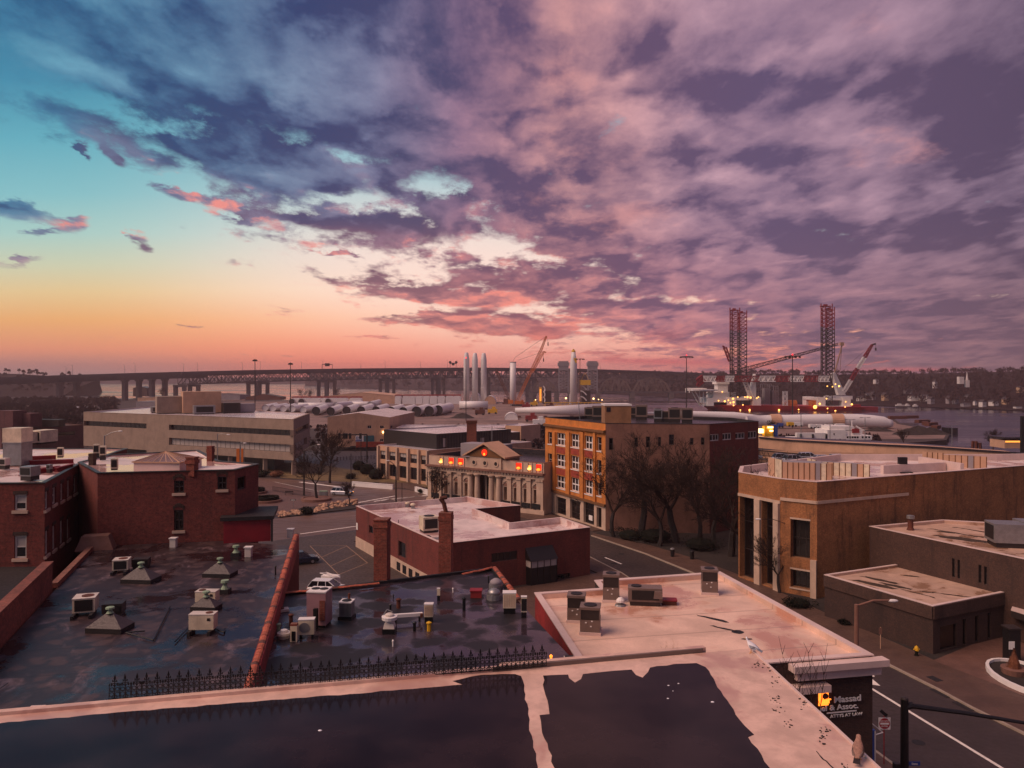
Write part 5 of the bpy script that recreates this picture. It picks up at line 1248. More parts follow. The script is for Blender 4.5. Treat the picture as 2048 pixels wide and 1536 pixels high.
# low brick sheds behind
def lowbox(name, label, x0, y0, x1, y1, base_y, depth_, wall, roofm, cat='building', z=0.0, wins=None, extra=None, ph=0.3, cop='roof_pale'):
    """front wall between image columns x0 and x1: y0/y1 its top edge, base_y the foot at x0"""
    d0 = (HC-z)*F/(base_y-HZ); zt = HC-(y0-HZ)/F*d0; a = dropz(x0, y0, zt); b = dropz(x1, y1, zt); t = lthing(name, label, cat)
    n = (Vector(b)-Vector(a)).normalized(); n = Vector((-n.y, n.x))*depth_
    W = building(t, [a, b, XY(Vector(b)+n), XY(Vector(a)+n)], z-1, zt, wall, roofm, coping=cop, ph=ph, wins={0: face(a, b, wins or [], frame='dark_bronze', pane='glass_dark')}, depth=0.15)
    return t, W, zt
lowbox('brick_shed', 'long low maroon brick warehouse with pale roof right of the storage hall', 792, 856, 1010, 856, 892, 20, 'brick_mauve', 'roof_far', wins=[(801, 868, 806, 884), (824, 868, 830, 884), (850, 867, 855, 880)])
lowbox('brick_shed', 'squat tan and brown building at the left edge of the yellow building', 996, 850, 1042, 852, 880, 14, 'tan_panel', 'roof_far')
lowbox('brick_shed', 'low pale roofed block just left of the yellow building', 935, 868, 1040, 864, 905, 12, 'brick_brown', 'roof_far')
lowbox('brick_block', 'wide dark brick block with flat brown roof behind the white left roofs', 3, 858, 168, 850, 908, 26, 'brick_mauve', 'brown_roof', wins=[(100, 864, 150, 871), (5, 864, 42, 873)], cop='rust')
for px, py, w, h, l in ((22, 856, 7, 5.5, 'square brick stair tower, left one on the dark block'), (57, 855, 6, 4.5, 'small brick stair tower, right one on the dark block')):
    rooftop_box('stair_tower', l, px, py, 8.5, w, w*0.8, h, 'brick_mauve', 'stair tower', fan=False)
for px, py, w, h, l in ((88, 853, 14, 2.2, 'low dark duct housing on the dark block roof'), (57, 889, 5, 1.5, 'small white unit on the pale roof behind the steel frames'), (86, 887, 4, 1.6, 'second small pale unit on the roof behind the steel frames')):
    rooftop_box('roof_unit', l, px, py, 8.5 if py < 870 else 16, w if py < 870 else w*0.5, 3, h, 'cream_metal' if py > 870 else 'dark_bronze', fan=False)
# ---------- neoclassical bank ------------------------------------------------------
bk0, bk1 = XY(G(858, 985, 0)), XY(G(1088, 1031, 0))
zbk = 25-(926.5-HZ)/F*bk1[1]; bk0 = dropz(858, 909.5, zbk)
bank = lthing('bank_building', 'pale stone temple fronted bank with columns, pediment and orange lit attic', 'bank building')
bd = (Vector(bk1)-Vector(bk0)).normalized(); bn_ = Vector((bd.y, -bd.x)); L = (Vector(bk1)-Vector(bk0)).length
zc = zbk-1.5; ops = []
pil = [861, 881, 901, 921, 943, 957, 985, 1000, 1020, 1039, 1059, 1079, 1087]
wind = [(872, 'w'), (893, 'w'), (914, 'w'), (934, 'w'), (1013, 'w'), (1033, 'w'), (1053, 'w'), (1073, 'w')]
for px, _ in wind:
    u = onwall(bk0, bk1, px+1)[0]; ops.append(((u-0.75, u+0.75, 2.0, 4.5), dict(frame='dark_bronze', pane='glass_dark', cols=2, fw=0.1)))
ua, ub_ = onwall(bk0, bk1, 945)[0], onwall(bk0, bk1, 999)[0]
inner = ops
W = building(bank, [bk0, bk1, XY(Vector(bk1)-bn_*22), XY(Vector(bk0)-bn_*22)], 0, zbk, 'limestone', 'dark_roof', coping='stucco', ph=1.2, pw=0.5, wins={0: inner+[((ua, ub_, 0.3, zc-1.3), dict(frame='limestone', pane='glass_dark', cols=3, fw=0.5))]}, depth=1.6)
Wb = W[0]
for i, px in enumerate(pil):
    u = onwall(bk0, bk1, px)[0]
    if 943 <= px <= 1000:
        mb = MB(); q = Wb.p(u, 0, 0.35); mb.lathe((q[0], q[1], 0.3), [(0.7, 0), (0.7, 0.3), (0.52, 0.4), (0.56, 3.0), (0.46, zc-2.2), (0.72, zc-1.9), (0.72, zc-1.7)], 14); mb.ob('column', 'limestone', bank, smooth=False)
    else: mb = MB(); Wb.bar(mb, max(0, u-0.45), min(L, u+0.45), 0.3, zc-1.5, 0.0, 0.35); Wb.bar(mb, max(0, u-0.55), min(L, u+0.55), zc-1.9, zc-1.5, 0.35, 0.5); mb.ob('pilaster', 'limestone', bank)
for (nm, z0_, z1_, o_, m) in (('frieze', zc-1.5, zc-0.7, 0.5, 'limestone'), ('cornice', zc-0.7, zc-0.35, 0.95, 'stucco'), ('plinth', 0, 0.9, 0.5, 'limestone')):
    mb = MB(); Wb.bar(mb, -0.3, L+0.3, z0_, z1_, 0.0, o_); mb.ob(nm, m, bank)
mb = MB()
for i in range(int(L/0.7)): Wb.bar(mb, i*0.7+0.1, i*0.7+0.45, zc-1.0, zc-0.7, 0.5, 0.75)
o = mb.ob('dentil', 'limestone', bank); o['kind'] = 'stuff'
for px, _ in wind:
    u = onwall(bk0, bk1, px+1)[0]; mb = MB(); q = 8
    for i in range(q):
        a1, a2 = math.pi*i/q, math.pi*(i+1)/q
        Wb.bar(mb, u-0.9*math.cos(a1), u-0.9*math.cos(a2), 4.75+0.9*min(math.sin(a1), math.sin(a2)), 5.0+0.95*max(math.sin(a1), math.sin(a2)), 0.0, 0.22)
    mb.ob('window_arch', 'limestone', bank); mb = MB(); Wb.bar(mb, u-0.9, u+0.9, 1.1, 2.0, 0.02, 0.5); mb.ob('balcony_grille', 'black_metal', bank)
    mb = MB(); Wb.bar(mb, u-0.6, u+0.6, 4.7, 5.2, 0.0, 0.1); mb.ob('relief', 'stucco', bank)
# attic block with pediment
ua, ub_ = onwall(bk0, bk1, 941)[0], onwall(bk0, bk1, 1004)[0]; za = zc+1.9; um = (ua+ub_)/2
for (a, b, z0_, z1_, o0, o1, m, nm) in ((ua, ub_, zc-0.35, za, -6, 0.3, 'limestone', 'attic'),): mb = MB(); Wb.bar(mb, a, b, z0_, z1_, o0, o1); mb.ob(nm, m, bank)
zp = onwall(bk0, bk1, 972, 889)[1]+0.1
mb = MB(); v = [Wb.p(ua-0.9, za, 0.45), Wb.p(ub_+0.9, za, 0.45), Wb.p(um, zp-0.5, 0.45), Wb.p(ua-0.9, za, -6), Wb.p(ub_+0.9, za, -6), Wb.p(um, zp-0.5, -4)]
mb.add(v, [(0, 1, 2), (5, 4, 3), (0, 3, 4, 1)]); mb.ob('pediment', 'ochre_dark', bank)
mb = MB(); e = 0.45
for s, (a, b) in ((0, (ua-1.3, um)), (1, (ub_+1.3, um))):
    p = [Vector(Wb.p(a, za-0.1, 0.9)), Vector(Wb.p(b, zp, 0.9)), Vector(Wb.p(b, zp, -4.2)), Vector(Wb.p(a, za-0.1, -4.2))]; up = Vector((0, 0, 0.32)); mb.add(p+[x+up for x in p], [(0, 1, 2, 3), (4, 5, 6, 7), (0, 1, 5, 4), (1, 2, 6, 5), (2, 3, 7, 6), (3, 0, 4, 7)])
mb.ob('pediment_roof', 'tan_panel', bank)
for px in (950, 972, 994):
    u = onwall(bk0, bk1, px)[0]; mb = MB(); q = Vector(Wb.p(u, zc+0.75, 0.3)); mb.tube(q, q+Vector((bn_.x, bn_.y, 0))*0.12, 0.62, 14); mb.ob('roundel', 'limestone', bank); mb = MB(); mb.tube(q+Vector((bn_.x, bn_.y, 0))*0.121, q+Vector((bn_.x, bn_.y, 0))*0.14, 0.36, 12); mb.ob('roundel_opening', 'glass_dark', bank)
u = onwall(bk0, bk1, 972)[0]; mb = MB(); q = Vector(Wb.p(u, za+0.85, 0.47)); mb.tube(q, q+Vector((bn_.x, bn_.y, 0))*0.12, 0.62, 12); mb.ob('lit_oculus', 'lit_red', bank); mb = MB(); q2 = q+Vector((0, 0, -0.3)); mb.tube(q2+Vector((bn_.x, bn_.y, 0))*0.121, q2+Vector((bn_.x, bn_.y, 0))*0.14, 0.25, 10); mb.ob('lamp', 'lit_orange', bank)
for px, c, w in ((883, 'lit_warm', 0.3), (903, 'lit_red', 0.62), (922, 'lit_red', 0.66), (1038, 'lit_red', 0.62), (1060, 'lit_warm', 0.3), (1078, 'lit_red', 0.55)):
    u = onwall(bk0, bk1, px)[0]; mb = MB(); Wb.bar(mb, u-w, u+w, zc+0.15, zc+(1.2 if w > .5 else 0.9), 0.0, 0.04)
    mb.ob('lit_attic_panel', 'lit_red' if w > .5 else 'lit_soft', bank); mb = MB(); mb.ball(Wb.p(u, zc+0.3, 0.2), 0.24, 8, 5, (1.6, 1, 1)); mb.ob('lamp', 'lit_orange' if w > .5 else 'lit_warm', bank)
    for s in (-1, 1): mb = MB(); Wb.bar(mb, u+s*(w+0.12)-0.1, u+s*(w+0.12)+0.1, zc-0.3, zbk-0.05, 0.0, 0.14); mb.ob('attic_pilaster', 'limestone', bank)
# white box on bank roof
mb = MB(); q = Wb.p(onwall(bk0, bk1, 930)[0], 0, -7); mb.box((q[0], q[1], zbk+0.6), (10, 4, 3.2), math.atan2(bd.y, bd.x)); tag(mb.ob('roof_housing', 'house_grey'), 'blue white boxy housing behind the bank pediment', 'roof housing')

# ---------- yellow four storey building --------------------------------------------
zy = 25-(847-HZ)/F*124.9; y1 = XY(G(1211, 1063, 0)); y0 = dropz(1090.5, 834.5, zy)
yb = lthing('newspaper_building', 'ochre yellow four storey building with white windows and stone ground floor', 'building')
yd = (Vector(y1)-Vector(y0)).normalized(); yn = Vector((yd.y, -yd.x)); L = (Vector(y1)-Vector(y0)).length
y2 = dropz(1419, 848.5, zy); y3 = dropz(1517, 843, zy); y4 = XY(Vector(y3)-yn*4+Vector((-5, 10))); y5 = XY(Vector(y0)-yn*20)
g1z = onwall(y0, y1, 1150, 995)[1]
wn = []
for x0_, x1_, ys, c in ((1096, 1104, ((864, 888), (907, 931), (949, 974)), 1), (1113, 1132, ((866, 891), (909, 934), (952, 977)), 3), (1142, 1160, ((868, 895), (912, 939), (956, 983)), 3), (1169.5, 1187.5, ((872, 899), (917, 943), (961, 989)), 3), (1194, 1203, ((874, 902), (920, 947), (966, 992)), 1)):
    for ya, yb2 in ys: wn.append((wpx(y0, y1, x0_, ya, x1_, yb2), dict(frame='white_paint' if c > 1 else 'curtain', pane='glass', cols=c, rows=2, fw=0.12, mull=0.22 if c > 1 else 0.08, sill='white_paint')))
for x0_, x1_, ya, yb2 in ((1095, 1105, 993, 1029), (1112, 1132, 995, 1035), (1140, 1160, 1001, 1042), (1167, 1188, 1006, 1054), (1193, 1203, 1015, 1060)):
    o = wpx(y0, y1, x0_, ya, x1_, yb2); wn.append(((o[0], o[1], 0.25, o[3]), dict(frame='dark_bronze', pane='glass_dark', cols=1, rows=1 if x1_-x0_ < 12 else 3, fw=0.12)))
side = []
for x0_, x1_, ya, yb2 in ((1218, 1226, 876, 900), (1269, 1276, 875, 894), (1292, 1300, 873, 895), (1316, 1322, 874, 893), (1338, 1348, 869, 890), (1380, 1387, 876, 890), (1402, 1409, 875, 890)):
    side.append((wpx(y1, y2, x0_, ya, x1_, yb2), dict(frame='dark_bronze', pane='glass_dark', rows=2, fw=0.1)))
rear = []
for x0_, x1_, ya, yb2 in ((1420, 1438, 868, 882), (1445, 1463, 866, 880), (1471, 1490, 865, 878), (1496, 1514, 862, 877)):
    rear.append((wpx(y2, y3, x0_, ya, x1_, yb2), dict(frame='offwhite', pane='glass', cols=3, fw=0.16)))
W = building(yb, [y0, y1, y2, y3, y4, y5], 0, zy, 'stucco', 'dark_roof', coping='tar', ph=0.5, wins={1: side, 2: rear}, depth=0.2, skip=(0, 2))
mb = MB(); W[2].surface(mb, [r[0] for r in rear], 0.2); mb.ob('wall', 'brick_maroon', yb)
for o, k in rear: W[2].window(yb, o, 0.2, **k)
Wy = W[0]; top = Wall(y0, y1, g1z, zy, yn); bot = Wall(y0, y1, 0, g1z, yn)
mb = MB(); top.surface(mb, [o for o, k in wn if o[2] > g1z], 0.35); mb.ob('wall', 'ochre', yb)
mb = MB(); bot.surface(mb, [o for o, k in wn if o[2] < g1z], 0.5); mb.ob('ground_floor_wall', 'limestone', yb)
for o, k in wn: Wy.window(yb, o, 0.35 if o[2] > g1z else 0.5, **k)
zk = onwall(y0, y1, 1150, 857)[1]
for z0_, z1_, o_, m, nm in ((zk-0.15, zk+0.25, 0.45, 'ochre_dark', 'cornice'), (zk+0.25, zk+0.35, 0.3, 'ochre', 'cornice_trim'), (g1z-0.1, g1z+0.3, 0.3, 'ochre_dark', 'string_course')):
    mb = MB(); Wy.bar(mb, -0.05, L+0.05, z0_, z1_, 0.0, o_); mb.ob(nm, m, yb)
for x0_, x1_ in ((1107.5, 1112), (1133.5, 1141), (1161.5, 1168.5), (1188.5, 1193)):
    a, b = onwall(y0, y1, x0_)[0], onwall(y0, y1, x1_)[0]; mb = MB(); Wy.bar(mb, a, b, g1z+0.3, onwall(y0, y1, (x0_+x1_)/2, 864)[1], 0.0, 0.3); mb.ob('pier', 'ochre', yb)
for (x0_, x1_, rows) in ((1113, 1132, ((895, 907), (938, 950))), (1142, 1160, ((898, 910), (942, 955))), (1169.5, 1187.5, ((902, 915), (947, 960)))):
    for ya, yb2 in rows: o = wpx(y0, y1, x0_, ya, x1_, yb2); mb = MB(); Wy.bar(mb, *o, 0.0, 0.05); mb.ob('spandrel_panel', 'redbrick_panel', yb)
u, z = onwall(y0, y1, 1139, 998.5)
text('The Day', 0.95, 'sign_black', yb, Wy.p(u, z-0.25, 0.06), (yd.x, yd.y, 0), sx=1.25)
o = wpx(y0, y1, 1174, 1031, 1181, 1041); mb = MB(); Wy.bar(mb, *o, -0.4, -0.36); mb.ob('notice', 'sign_white', yb)
# rooftop of the yellow building
tk = D(1234.5, 848, 130); tt = D(1234.5, 811, 130); w_ = 52/F*130
t = thing('lift_housing', 'tan stuccoed lift housing with white rim on the yellow building roof', 'lift housing', (tk.x, 131, zy-0.5)); mb = MB(); mb.box((tk.x, 131.5, (zy-0.5+tt.z)/2), (w_, 5, tt.z-zy+0.5)); mb.ob('wall', 'stucco_tank', t)
mb = MB(); mb.box((tk.x, 131.5, tt.z+0.12), (w_+0.2, 5.2, 0.3)); mb.ob('rim', 'white_paint', t); mb = MB(); q = D(1217, 819, 128.99); mb.box((q.x, 128.98, q.z), (0.7, 0.06, 0.75)); mb.ob('vent_opening', 'glass_dark', t)
for i, (px, py, w, h, l) in enumerate(((1180, 834, 2.0, 1.6, 'square hooded cooling unit left of the tan lift housing'), (1196, 836, 2.0, 2.0, 'mauve louvred unit close to the left of the lift housing'), (1268, 832, 1.8, 1.6, 'hooded cooling unit just right of the lift housing'), (1283, 836, 2.2, 2.2, 'tall mauve unit second right of the lift housing'), (1316, 840, 1.5, 1.7, 'greenish low unit on the yellow building roof'), (1331, 840, 1.8, 1.4, 'hooded unit with round opening further right'), (1349, 841, 2.2, 2.0, 'rounded mauve unit near the middle of the roof'), (1374, 842, 2.0, 2.0, 'boxy mauve unit at the right of the roof units'))):
    rooftop_box('cooling_unit', l, px, py+3.5, zy-0.5, w, 1.8, h, 'taupe_metal' if i != 4 else 'galv', 'cooling unit', group='cooling units on the yellow building roof', fan=(i % 2 == 0), legs=0.6)
mb = MB(); q = G(1160, 840, zy-0.5); mb.tube(q, D(1157, 803, q.y), 0.06, 5); tag(mb.ob('antenna_pole', 'galv'), 'thin antenna pole at the back of the yellow building roof', 'antenna')

# ---------- parking deck and station side on the right ------------------------------
def wallrun(name, label, pts, h, th, m, cat='wall', par=None):
    """pts: world (x, y, z top)"""
    t = lthing(name, label, cat) if par is None else par
    for a, b in zip(pts, pts[1:]):
        mb = MB(); A_, B_ = Vector(a), Vector(b); n = Vector((B_.y-A_.y, A_.x-B_.x, 0)).normalized()*th
        vs = [A_, B_, B_-n, A_-n]; mb.add(vs+[v-Vector((0, 0, h)) for v in vs], [(0, 1, 2, 3), (7, 6, 5, 4), (0, 4, 5, 1), (1, 5, 6, 2), (2, 6, 7, 3), (3, 7, 4, 0)]); mb.ob('parapet_panel', m, t)
    return t
dk = [(1518, 876, 190), (1583, 882, 186), (1680, 887, 178), (1750, 890.5, 172), (1853, 895, 166), (2060, 909, 156)]
deckz = 25-(887-HZ)/F*176
pk = lthing('car_park_ramp', 'tan concrete ramp of the waterfront car park on white posts', 'car park')
for (a, b) in zip(dk, dk[1:]):
    A_, B_ = D(*a), D(*b); hh = 21/F*180; mb = MB(); n = Vector((0, 9, 0))
    vs = [A_, B_, B_+n, A_+n]; mb.add(vs+[v-Vector((0, 0, hh)) for v in vs], [(0, 1, 2, 3), (7, 6, 5, 4), (0, 4, 5, 1), (1, 5, 6, 2), (2, 6, 7, 3), (3, 7, 4, 0)]); mb.ob('parapet_panel', 'tan_panel', pk)
    mb = MB(); mb.beam(A_+Vector((0, -0.05, 0.15)), B_+Vector((0, -0.05, 0.15)), 0.5, 0.3); mb.ob('coping', 'dark_roof', pk)
    mb = MB(); mb.add([A_+Vector((0, 9, -0.5)), B_+Vector((0, 9, -0.5)), B_+Vector((0, 24, -0.5)), A_+Vector((0, 24, -0.5))], [(0, 1, 2, 3)]); mb.ob('deck', 'dark_roof', pk)
for px in (1583, 1610, 1638, 1667, 1696, 1725, 1755, 1790, 1830):
    d = lerp_tab([(a, c) for a, b, c in dk], px)+1.5; ty = lerp_tab([(a, b) for a, b, c in dk], px); q = D(px, ty, d); mb = MB(); mb.box((q.x, q.y, (q.z-2)/2), (0.8, 0.8, q.z-2)); mb.ob('post', 'limestone', pk)
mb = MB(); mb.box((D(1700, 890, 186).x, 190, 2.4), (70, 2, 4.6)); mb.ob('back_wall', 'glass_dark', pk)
for i, (px, py, m, l) in enumerate(((1568, 922, 'car_silver', 'silver car on the upper deck, leftmost behind the rooftop boxes'), (1600, 916, 'car_white', 'white car on the upper deck in front of the concrete ramp'), (1633, 921, 'car_white', 'white car with rounded roof beside the tan rooftop screen'), (1671, 916, 'car_silver', 'long silver car under the ramp by the white posts'))):
    pass
fence_a = [D(1440, 897, 150), D(1520, 901, 146), D(1620, 910, 138)]
ft = lthing('metal_fence', 'dark railing along the upper parking terrace behind the trees', 'fence')
mb = MB()
for a, b in zip(fence_a, fence_a[1:]): mb.beam(a, b, 0.12, 0.2); mb.beam(a-Vector((0, 0, 0.9)), b-Vector((0, 0, 0.9)), 0.08, 0.1)
mb.ob('rail', 'dark_bronze', ft)
mb = MB(); n = 60
for i in range(n+1):
    q = fence_a[0]+(fence_a[1]-fence_a[0])*(i/n*1) if True else 0; mb.tube(q, q-Vector((0, 0, 1.0)), 0.035, 4)
    q = fence_a[1]+(fence_a[2]-fence_a[1])*(i/n); mb.tube(q, q-Vector((0, 0, 1.0)), 0.035, 4)
o = mb.ob('baluster', 'dark_bronze', ft); o['kind'] = 'stuff'
tz = fence_a[1].z-1.2
te = lthing('parking_terrace', 'pale ribbed concrete parking terrace behind the bare trees', 'car park')
pts_ = [XY(D(1395, 900, 152)), XY(D(1520, 905, 141)), XY(D(1700, 905, 126)), XY(D(1840, 905, 128)), XY(D(1850, 905, 150)), XY(D(1520, 905, 160))]
mb = MB(); mb.prism(pts_, 0, tz, top=False); mb.ob('wall', 'tan_panel', te); tz0 = tz; tz = 8.3; mb = MB(); q_ = pts_ if ccw(pts_) else pts_[::-1]; mb.add([(*p, tz) for p in q_], [tuple(range(len(q_)))]); mb.ob('deck', 'lot', te)
TERR_Z = tz; tz = tz0
mb = MB()
Wt = Wall(pts_[0], pts_[1], 0, tz, Vector((-1, -1))); 
dt = (Vector(pts_[1])-Vector(pts_[0])); Wt.n = Vector((dt.y, -dt.x)).normalized()
for i in range(int(Wt.L/0.6)): Wt.bar(mb, i*0.6, i*0.6+0.25, 0.2, tz-0.3, 0.0, 0.1)
Wt2 = Wall(pts_[1], pts_[2], 0, tz, Vector((0, -1))); dt = (Vector(pts_[2])-Vector(pts_[1])); Wt2.n = Vector((dt.y, -dt.x)).normalized()
for i in range(int(Wt2.L/0.6)): Wt2.bar(mb, i*0.6, i*0.6+0.25, 0.2, tz-0.3, 0.0, 0.1)
o = mb.ob('rib', 'limestone', te); o['kind'] = 'stuff'
# street furniture by the water: lamps, bare tree, grey pavilion -------------------------
for i, (px, py, yt) in enumerate(((1602, 884, 828), (1730, 892, 836), (1904, 897, 852), (1660, 884, 848), (1700, 890, 840))):
    p = D(px, py, 200); top = D(px, yt, 200); t = thing('street_lamp', ['double headed lamp post above the white ferry', 'double headed lamp post right of the ferry bridge', 'tall double lamp post standing against the open river', 'small lamp post in front of the ferry hull', 'short lamp post over the ferry deck'][i], 'street lamp', (p.x, p.y, -1), 0, 'lamp posts along the waterfront')
    mb = MB(); mb.tube((p.x, p.y, -2), top, 0.13, 6, 0.08); mb.tube(top-Vector((0.9, 0, -0.1)), top+Vector((0.9, 0, 0.1)), 0.06, 4); mb.ob('pole', 'galv', t); mb = MB(); mb.box(top+Vector((-1, 0, 0.1)), (0.7, 0.3, 0.15)); mb.box(top+Vector((1, 0, 0.1)), (0.7, 0.3, 0.15)); mb.ob('lamp_head', 'galv', t)
for i, (px, py, h, tiltx) in enumerate(((1949, 898, 15, 0), (1957, 898, 12, -1))):
    p = D(px, py, 205); mb = MB()
    for k in range(4): mb.tube((p.x+math.cos(k*1.6)*1.3, p.y+math.sin(k*1.6)*1.3, -5), (p.x+math.cos(k*1.6)*0.5, p.y+math.sin(k*1.6)*0.5, p.z+h*0.14), 0.3, 6)
    tag(mb.ob('mooring_piles', 'rust'), ['taller cluster of dark mooring piles beside the bare tree', 'shorter cluster of dark mooring piles beside the bare tree'][i], 'mooring piles')
pv_ = lthing('harbour_pavilion', 'yellow lit waterfront pavilion roof at the right edge', 'pavilion'); a = D(2017, 884, 195); mb = MB(); mb.box((a.x+8, a.y+3, a.z-0.6), (18, 6, 2.0)); mb.ob('wall', 'tan_panel', pv_); mb = MB(); mb.box((a.x+8, a.y-0.05, a.z+0.1), (17.6, 0.1, 0.4)); mb.ob('lit_eave', 'lit_soft', pv_); mb = MB(); mb.box((a.x+8, a.y+3, a.z+1.0), (18.6, 6.6, 0.4)); mb.ob('roof', 'dark_roof', pv_)
mb = MB(); a = D(2044, 885, 190); mb.tube((a.x, a.y, -4), D(2045, 832, 190), 0.5, 6); tag(mb.ob('post', 'black_metal'), 'black vertical post cut by the right edge above the pavilion', 'post')
# ---------- ferry ----------------------------------------------------------------
fd = 300.0; fb = D(1655, 880, fd); fz = -3.9
fe = thing('ferry', 'white car ferry moored behind the concrete ramp', 'ferry', (fb.x, fd, fz))
def fbox(x0, x1, y0, y1, dy0, dy1, m, nm, t=fe):
    a, b = D(x0, y1, fd), D(x1, y0, fd); mb = MB(); mb.box(((a.x+b.x)/2, fd+(dy0+dy1)/2, (a.z+b.z)/2), (b.x-a.x, dy1-dy0, b.z-a.z)); return mb.ob(nm, m, t)
fbox(1596, 1742, 878, 902, 0, 14, 'white_paint', 'hull'); fbox(1594, 1655, 866, 879, 0, 2.0, 'white_paint', 'bulwark'); fbox(1654, 1691, 860, 878, -0.5, 12, 'white_paint', 'cabin'); fbox(1691, 1743, 871, 879, -0.5, 12, 'white_paint', 'passenger_deck'); fbox(1663, 1711, 853, 861, 1, 10, 'white_paint', 'wheelhouse_deck'); fbox(1693, 1727, 862, 871.5, 1, 9, 'white_paint', 'wheelhouse'); fbox(1706, 1720, 858, 866, 0.5, 3, 'red_paint', 'funnel')
a = D(1598, 876, fd); 
for x in (1694, 1699, 1704, 1709, 1714, 1724, 1731, 1737): fbox(x-1.7, x+1.7, 872.5, 876, -0.56, -0.4, 'glass_dark', 'window')
for x in (1664, 1669, 1679): fbox(x-1.6, x+1.6, 877.5, 881, -0.56, -0.4, 'glass_dark', 'window')
fbox(1666, 1668, 866, 870, -0.56, -0.4, 'glass_dark', 'window'); fbox(1680, 1683, 863, 868, 0.9, 1.1, 'glass_dark', 'window')
for x in (1601, 1625, 1652): fbox(x-1.5, x+1.5, 868, 880, -0.6, -0.1, 'black_metal', 'fender_post')
mb = MB(); mb.tube(D(1704, 866, fd+4), D(1704, 842, fd+4), 0.2, 5); mb.tube(D(1725, 862, fd+4), D(1712, 852, fd+4), 0.25, 5); mb.tube(D(1712, 852, fd+4), D(1728, 861, fd+4), 0.25, 5); mb.ob('mast', 'white_paint', fe)
b2 = thing('harbour_shed', 'blue and yellow waterfront hut with warm lit door', 'shed', tuple(D(1535, 876, 210)))
for x0_, x1_, y0_, y1_, m, nm, dy in ((1529, 1547, 852, 878, 'yellow_paint', 'wall', 0), (1547, 1556, 850, 878, 'sign_blue', 'side_wall', 0.2), (1535, 1545, 853, 856, 'lit_lamp', 'lamp', -0.3), (1539, 1545, 860, 863, 'lit_lamp', 'lamp', -0.3), (1518, 1526, 858, 866, 'lit_lamp', 'lamp', -0.3)):
    a, b = D(x0_, y1_, 210), D(x1_, y0_, 210); mb = MB(); mb.box(((a.x+b.x)/2, 210+dy+1, (a.z+b.z)/2), (b.x-a.x, 2 if nm.endswith('wall') else 2.4, b.z-a.z)); mb.ob(nm, m, b2)
for i, (x0_, x1_, y0_, m) in enumerate(((1557, 1567, 848, 'sign_blue'), (1576, 1588, 846, 'yellow_paint'), (1588, 1606, 846, 'white_paint'), (1620, 1632, 850, 'white_paint'), (1634, 1646, 850, 'white_paint'), (1652, 1666, 850, 'white_paint'), (1672, 1690, 849, 'white_paint'))):
    a, b = D(x0_, y0_+7, 330), D(x1_, y0_, 330); t = thing('box_truck', '%s boxy vehicle beneath the near blade, %s from the left' % ({'sign_blue': 'blue', 'yellow_paint': 'yellow', 'white_paint': 'white'}[m], ordw[i]), 'truck', (a.x, 330, a.z), 0, 'vehicles parked below the near blade')
    mb = MB(); mb.box(((a.x+b.x)/2, 331, (a.z+b.z)/2+0.3), ((b.x-a.x), 2.2, (b.z-a.z))); mb.ob('body', m, t); mb = MB(); [mb.tube((a.x+(b.x-a.x)*q, 329.8, a.z+0.3), (a.x+(b.x-a.x)*q, 330.1, a.z+0.3), 0.45, 8) for q in (0.2, 0.8)]; mb.ob('wheel', 'rubber', t)

# ---------- houses across the river ----------------------------------------------
hs = [(1722, 797, 12, 6, 'house_white', 'long low white house at the left end of the far shore'), (1736, 794, 7, 9, 'house_grey', 'grey gabled house just right of the long white house'), (1746, 794, 7, 9, 'house_grey', 'pale blue gabled house left of the lit house'), (1770, 796, 9, 9, 'house_tan', 'lit cream gabled house above the dark wharf'),
    (1827, 796, 15, 6, 'house_white', 'long white waterfront building with flat roof'), (1848, 797, 11, 9, 'house_white', 'white gabled house right of the long white building'), (1862, 804, 9, 9, 'house_grey', 'grey white porch house near the water'), (1898, 803, 8, 9, 'house_grey', 'dark grey steep gabled house'), (1911, 804, 8, 7, 'house_grey', 'second dark gabled house beside the steep one'),
    (1931, 811, 12, 6, 'house_grey', 'long grey house at the water edge'), (1950, 807, 5, 6, 'house_white', 'tiny bright white house between grey ones'), (1965, 811, 9, 10, 'house_white', 'three storey white porch house near the water'), (1987, 808, 12, 7, 'house_white', 'white house group behind the porch house'), (2012, 804, 11, 8, 'house_tan', 'square cream house on the right of the shore'), (2035, 816, 10, 4, 'house_white', 'low white boathouse at the right edge'),
    (1936, 795, 9, 5, 'house_grey', 'grey house half hidden by trees above the shore'), (1870, 770, 6, 9, 'house_white', 'small white gabled house halfway up the hill'), (1752, 762, 7, 4, 'house_white', 'tiny white house high on the wooded hill'), (1816, 783, 10, 4, 'house_grey', 'low grey roof among trees above the shore'), (2040, 778, 9, 5, 'house_tan', 'cream house high on the hill at the right edge')]
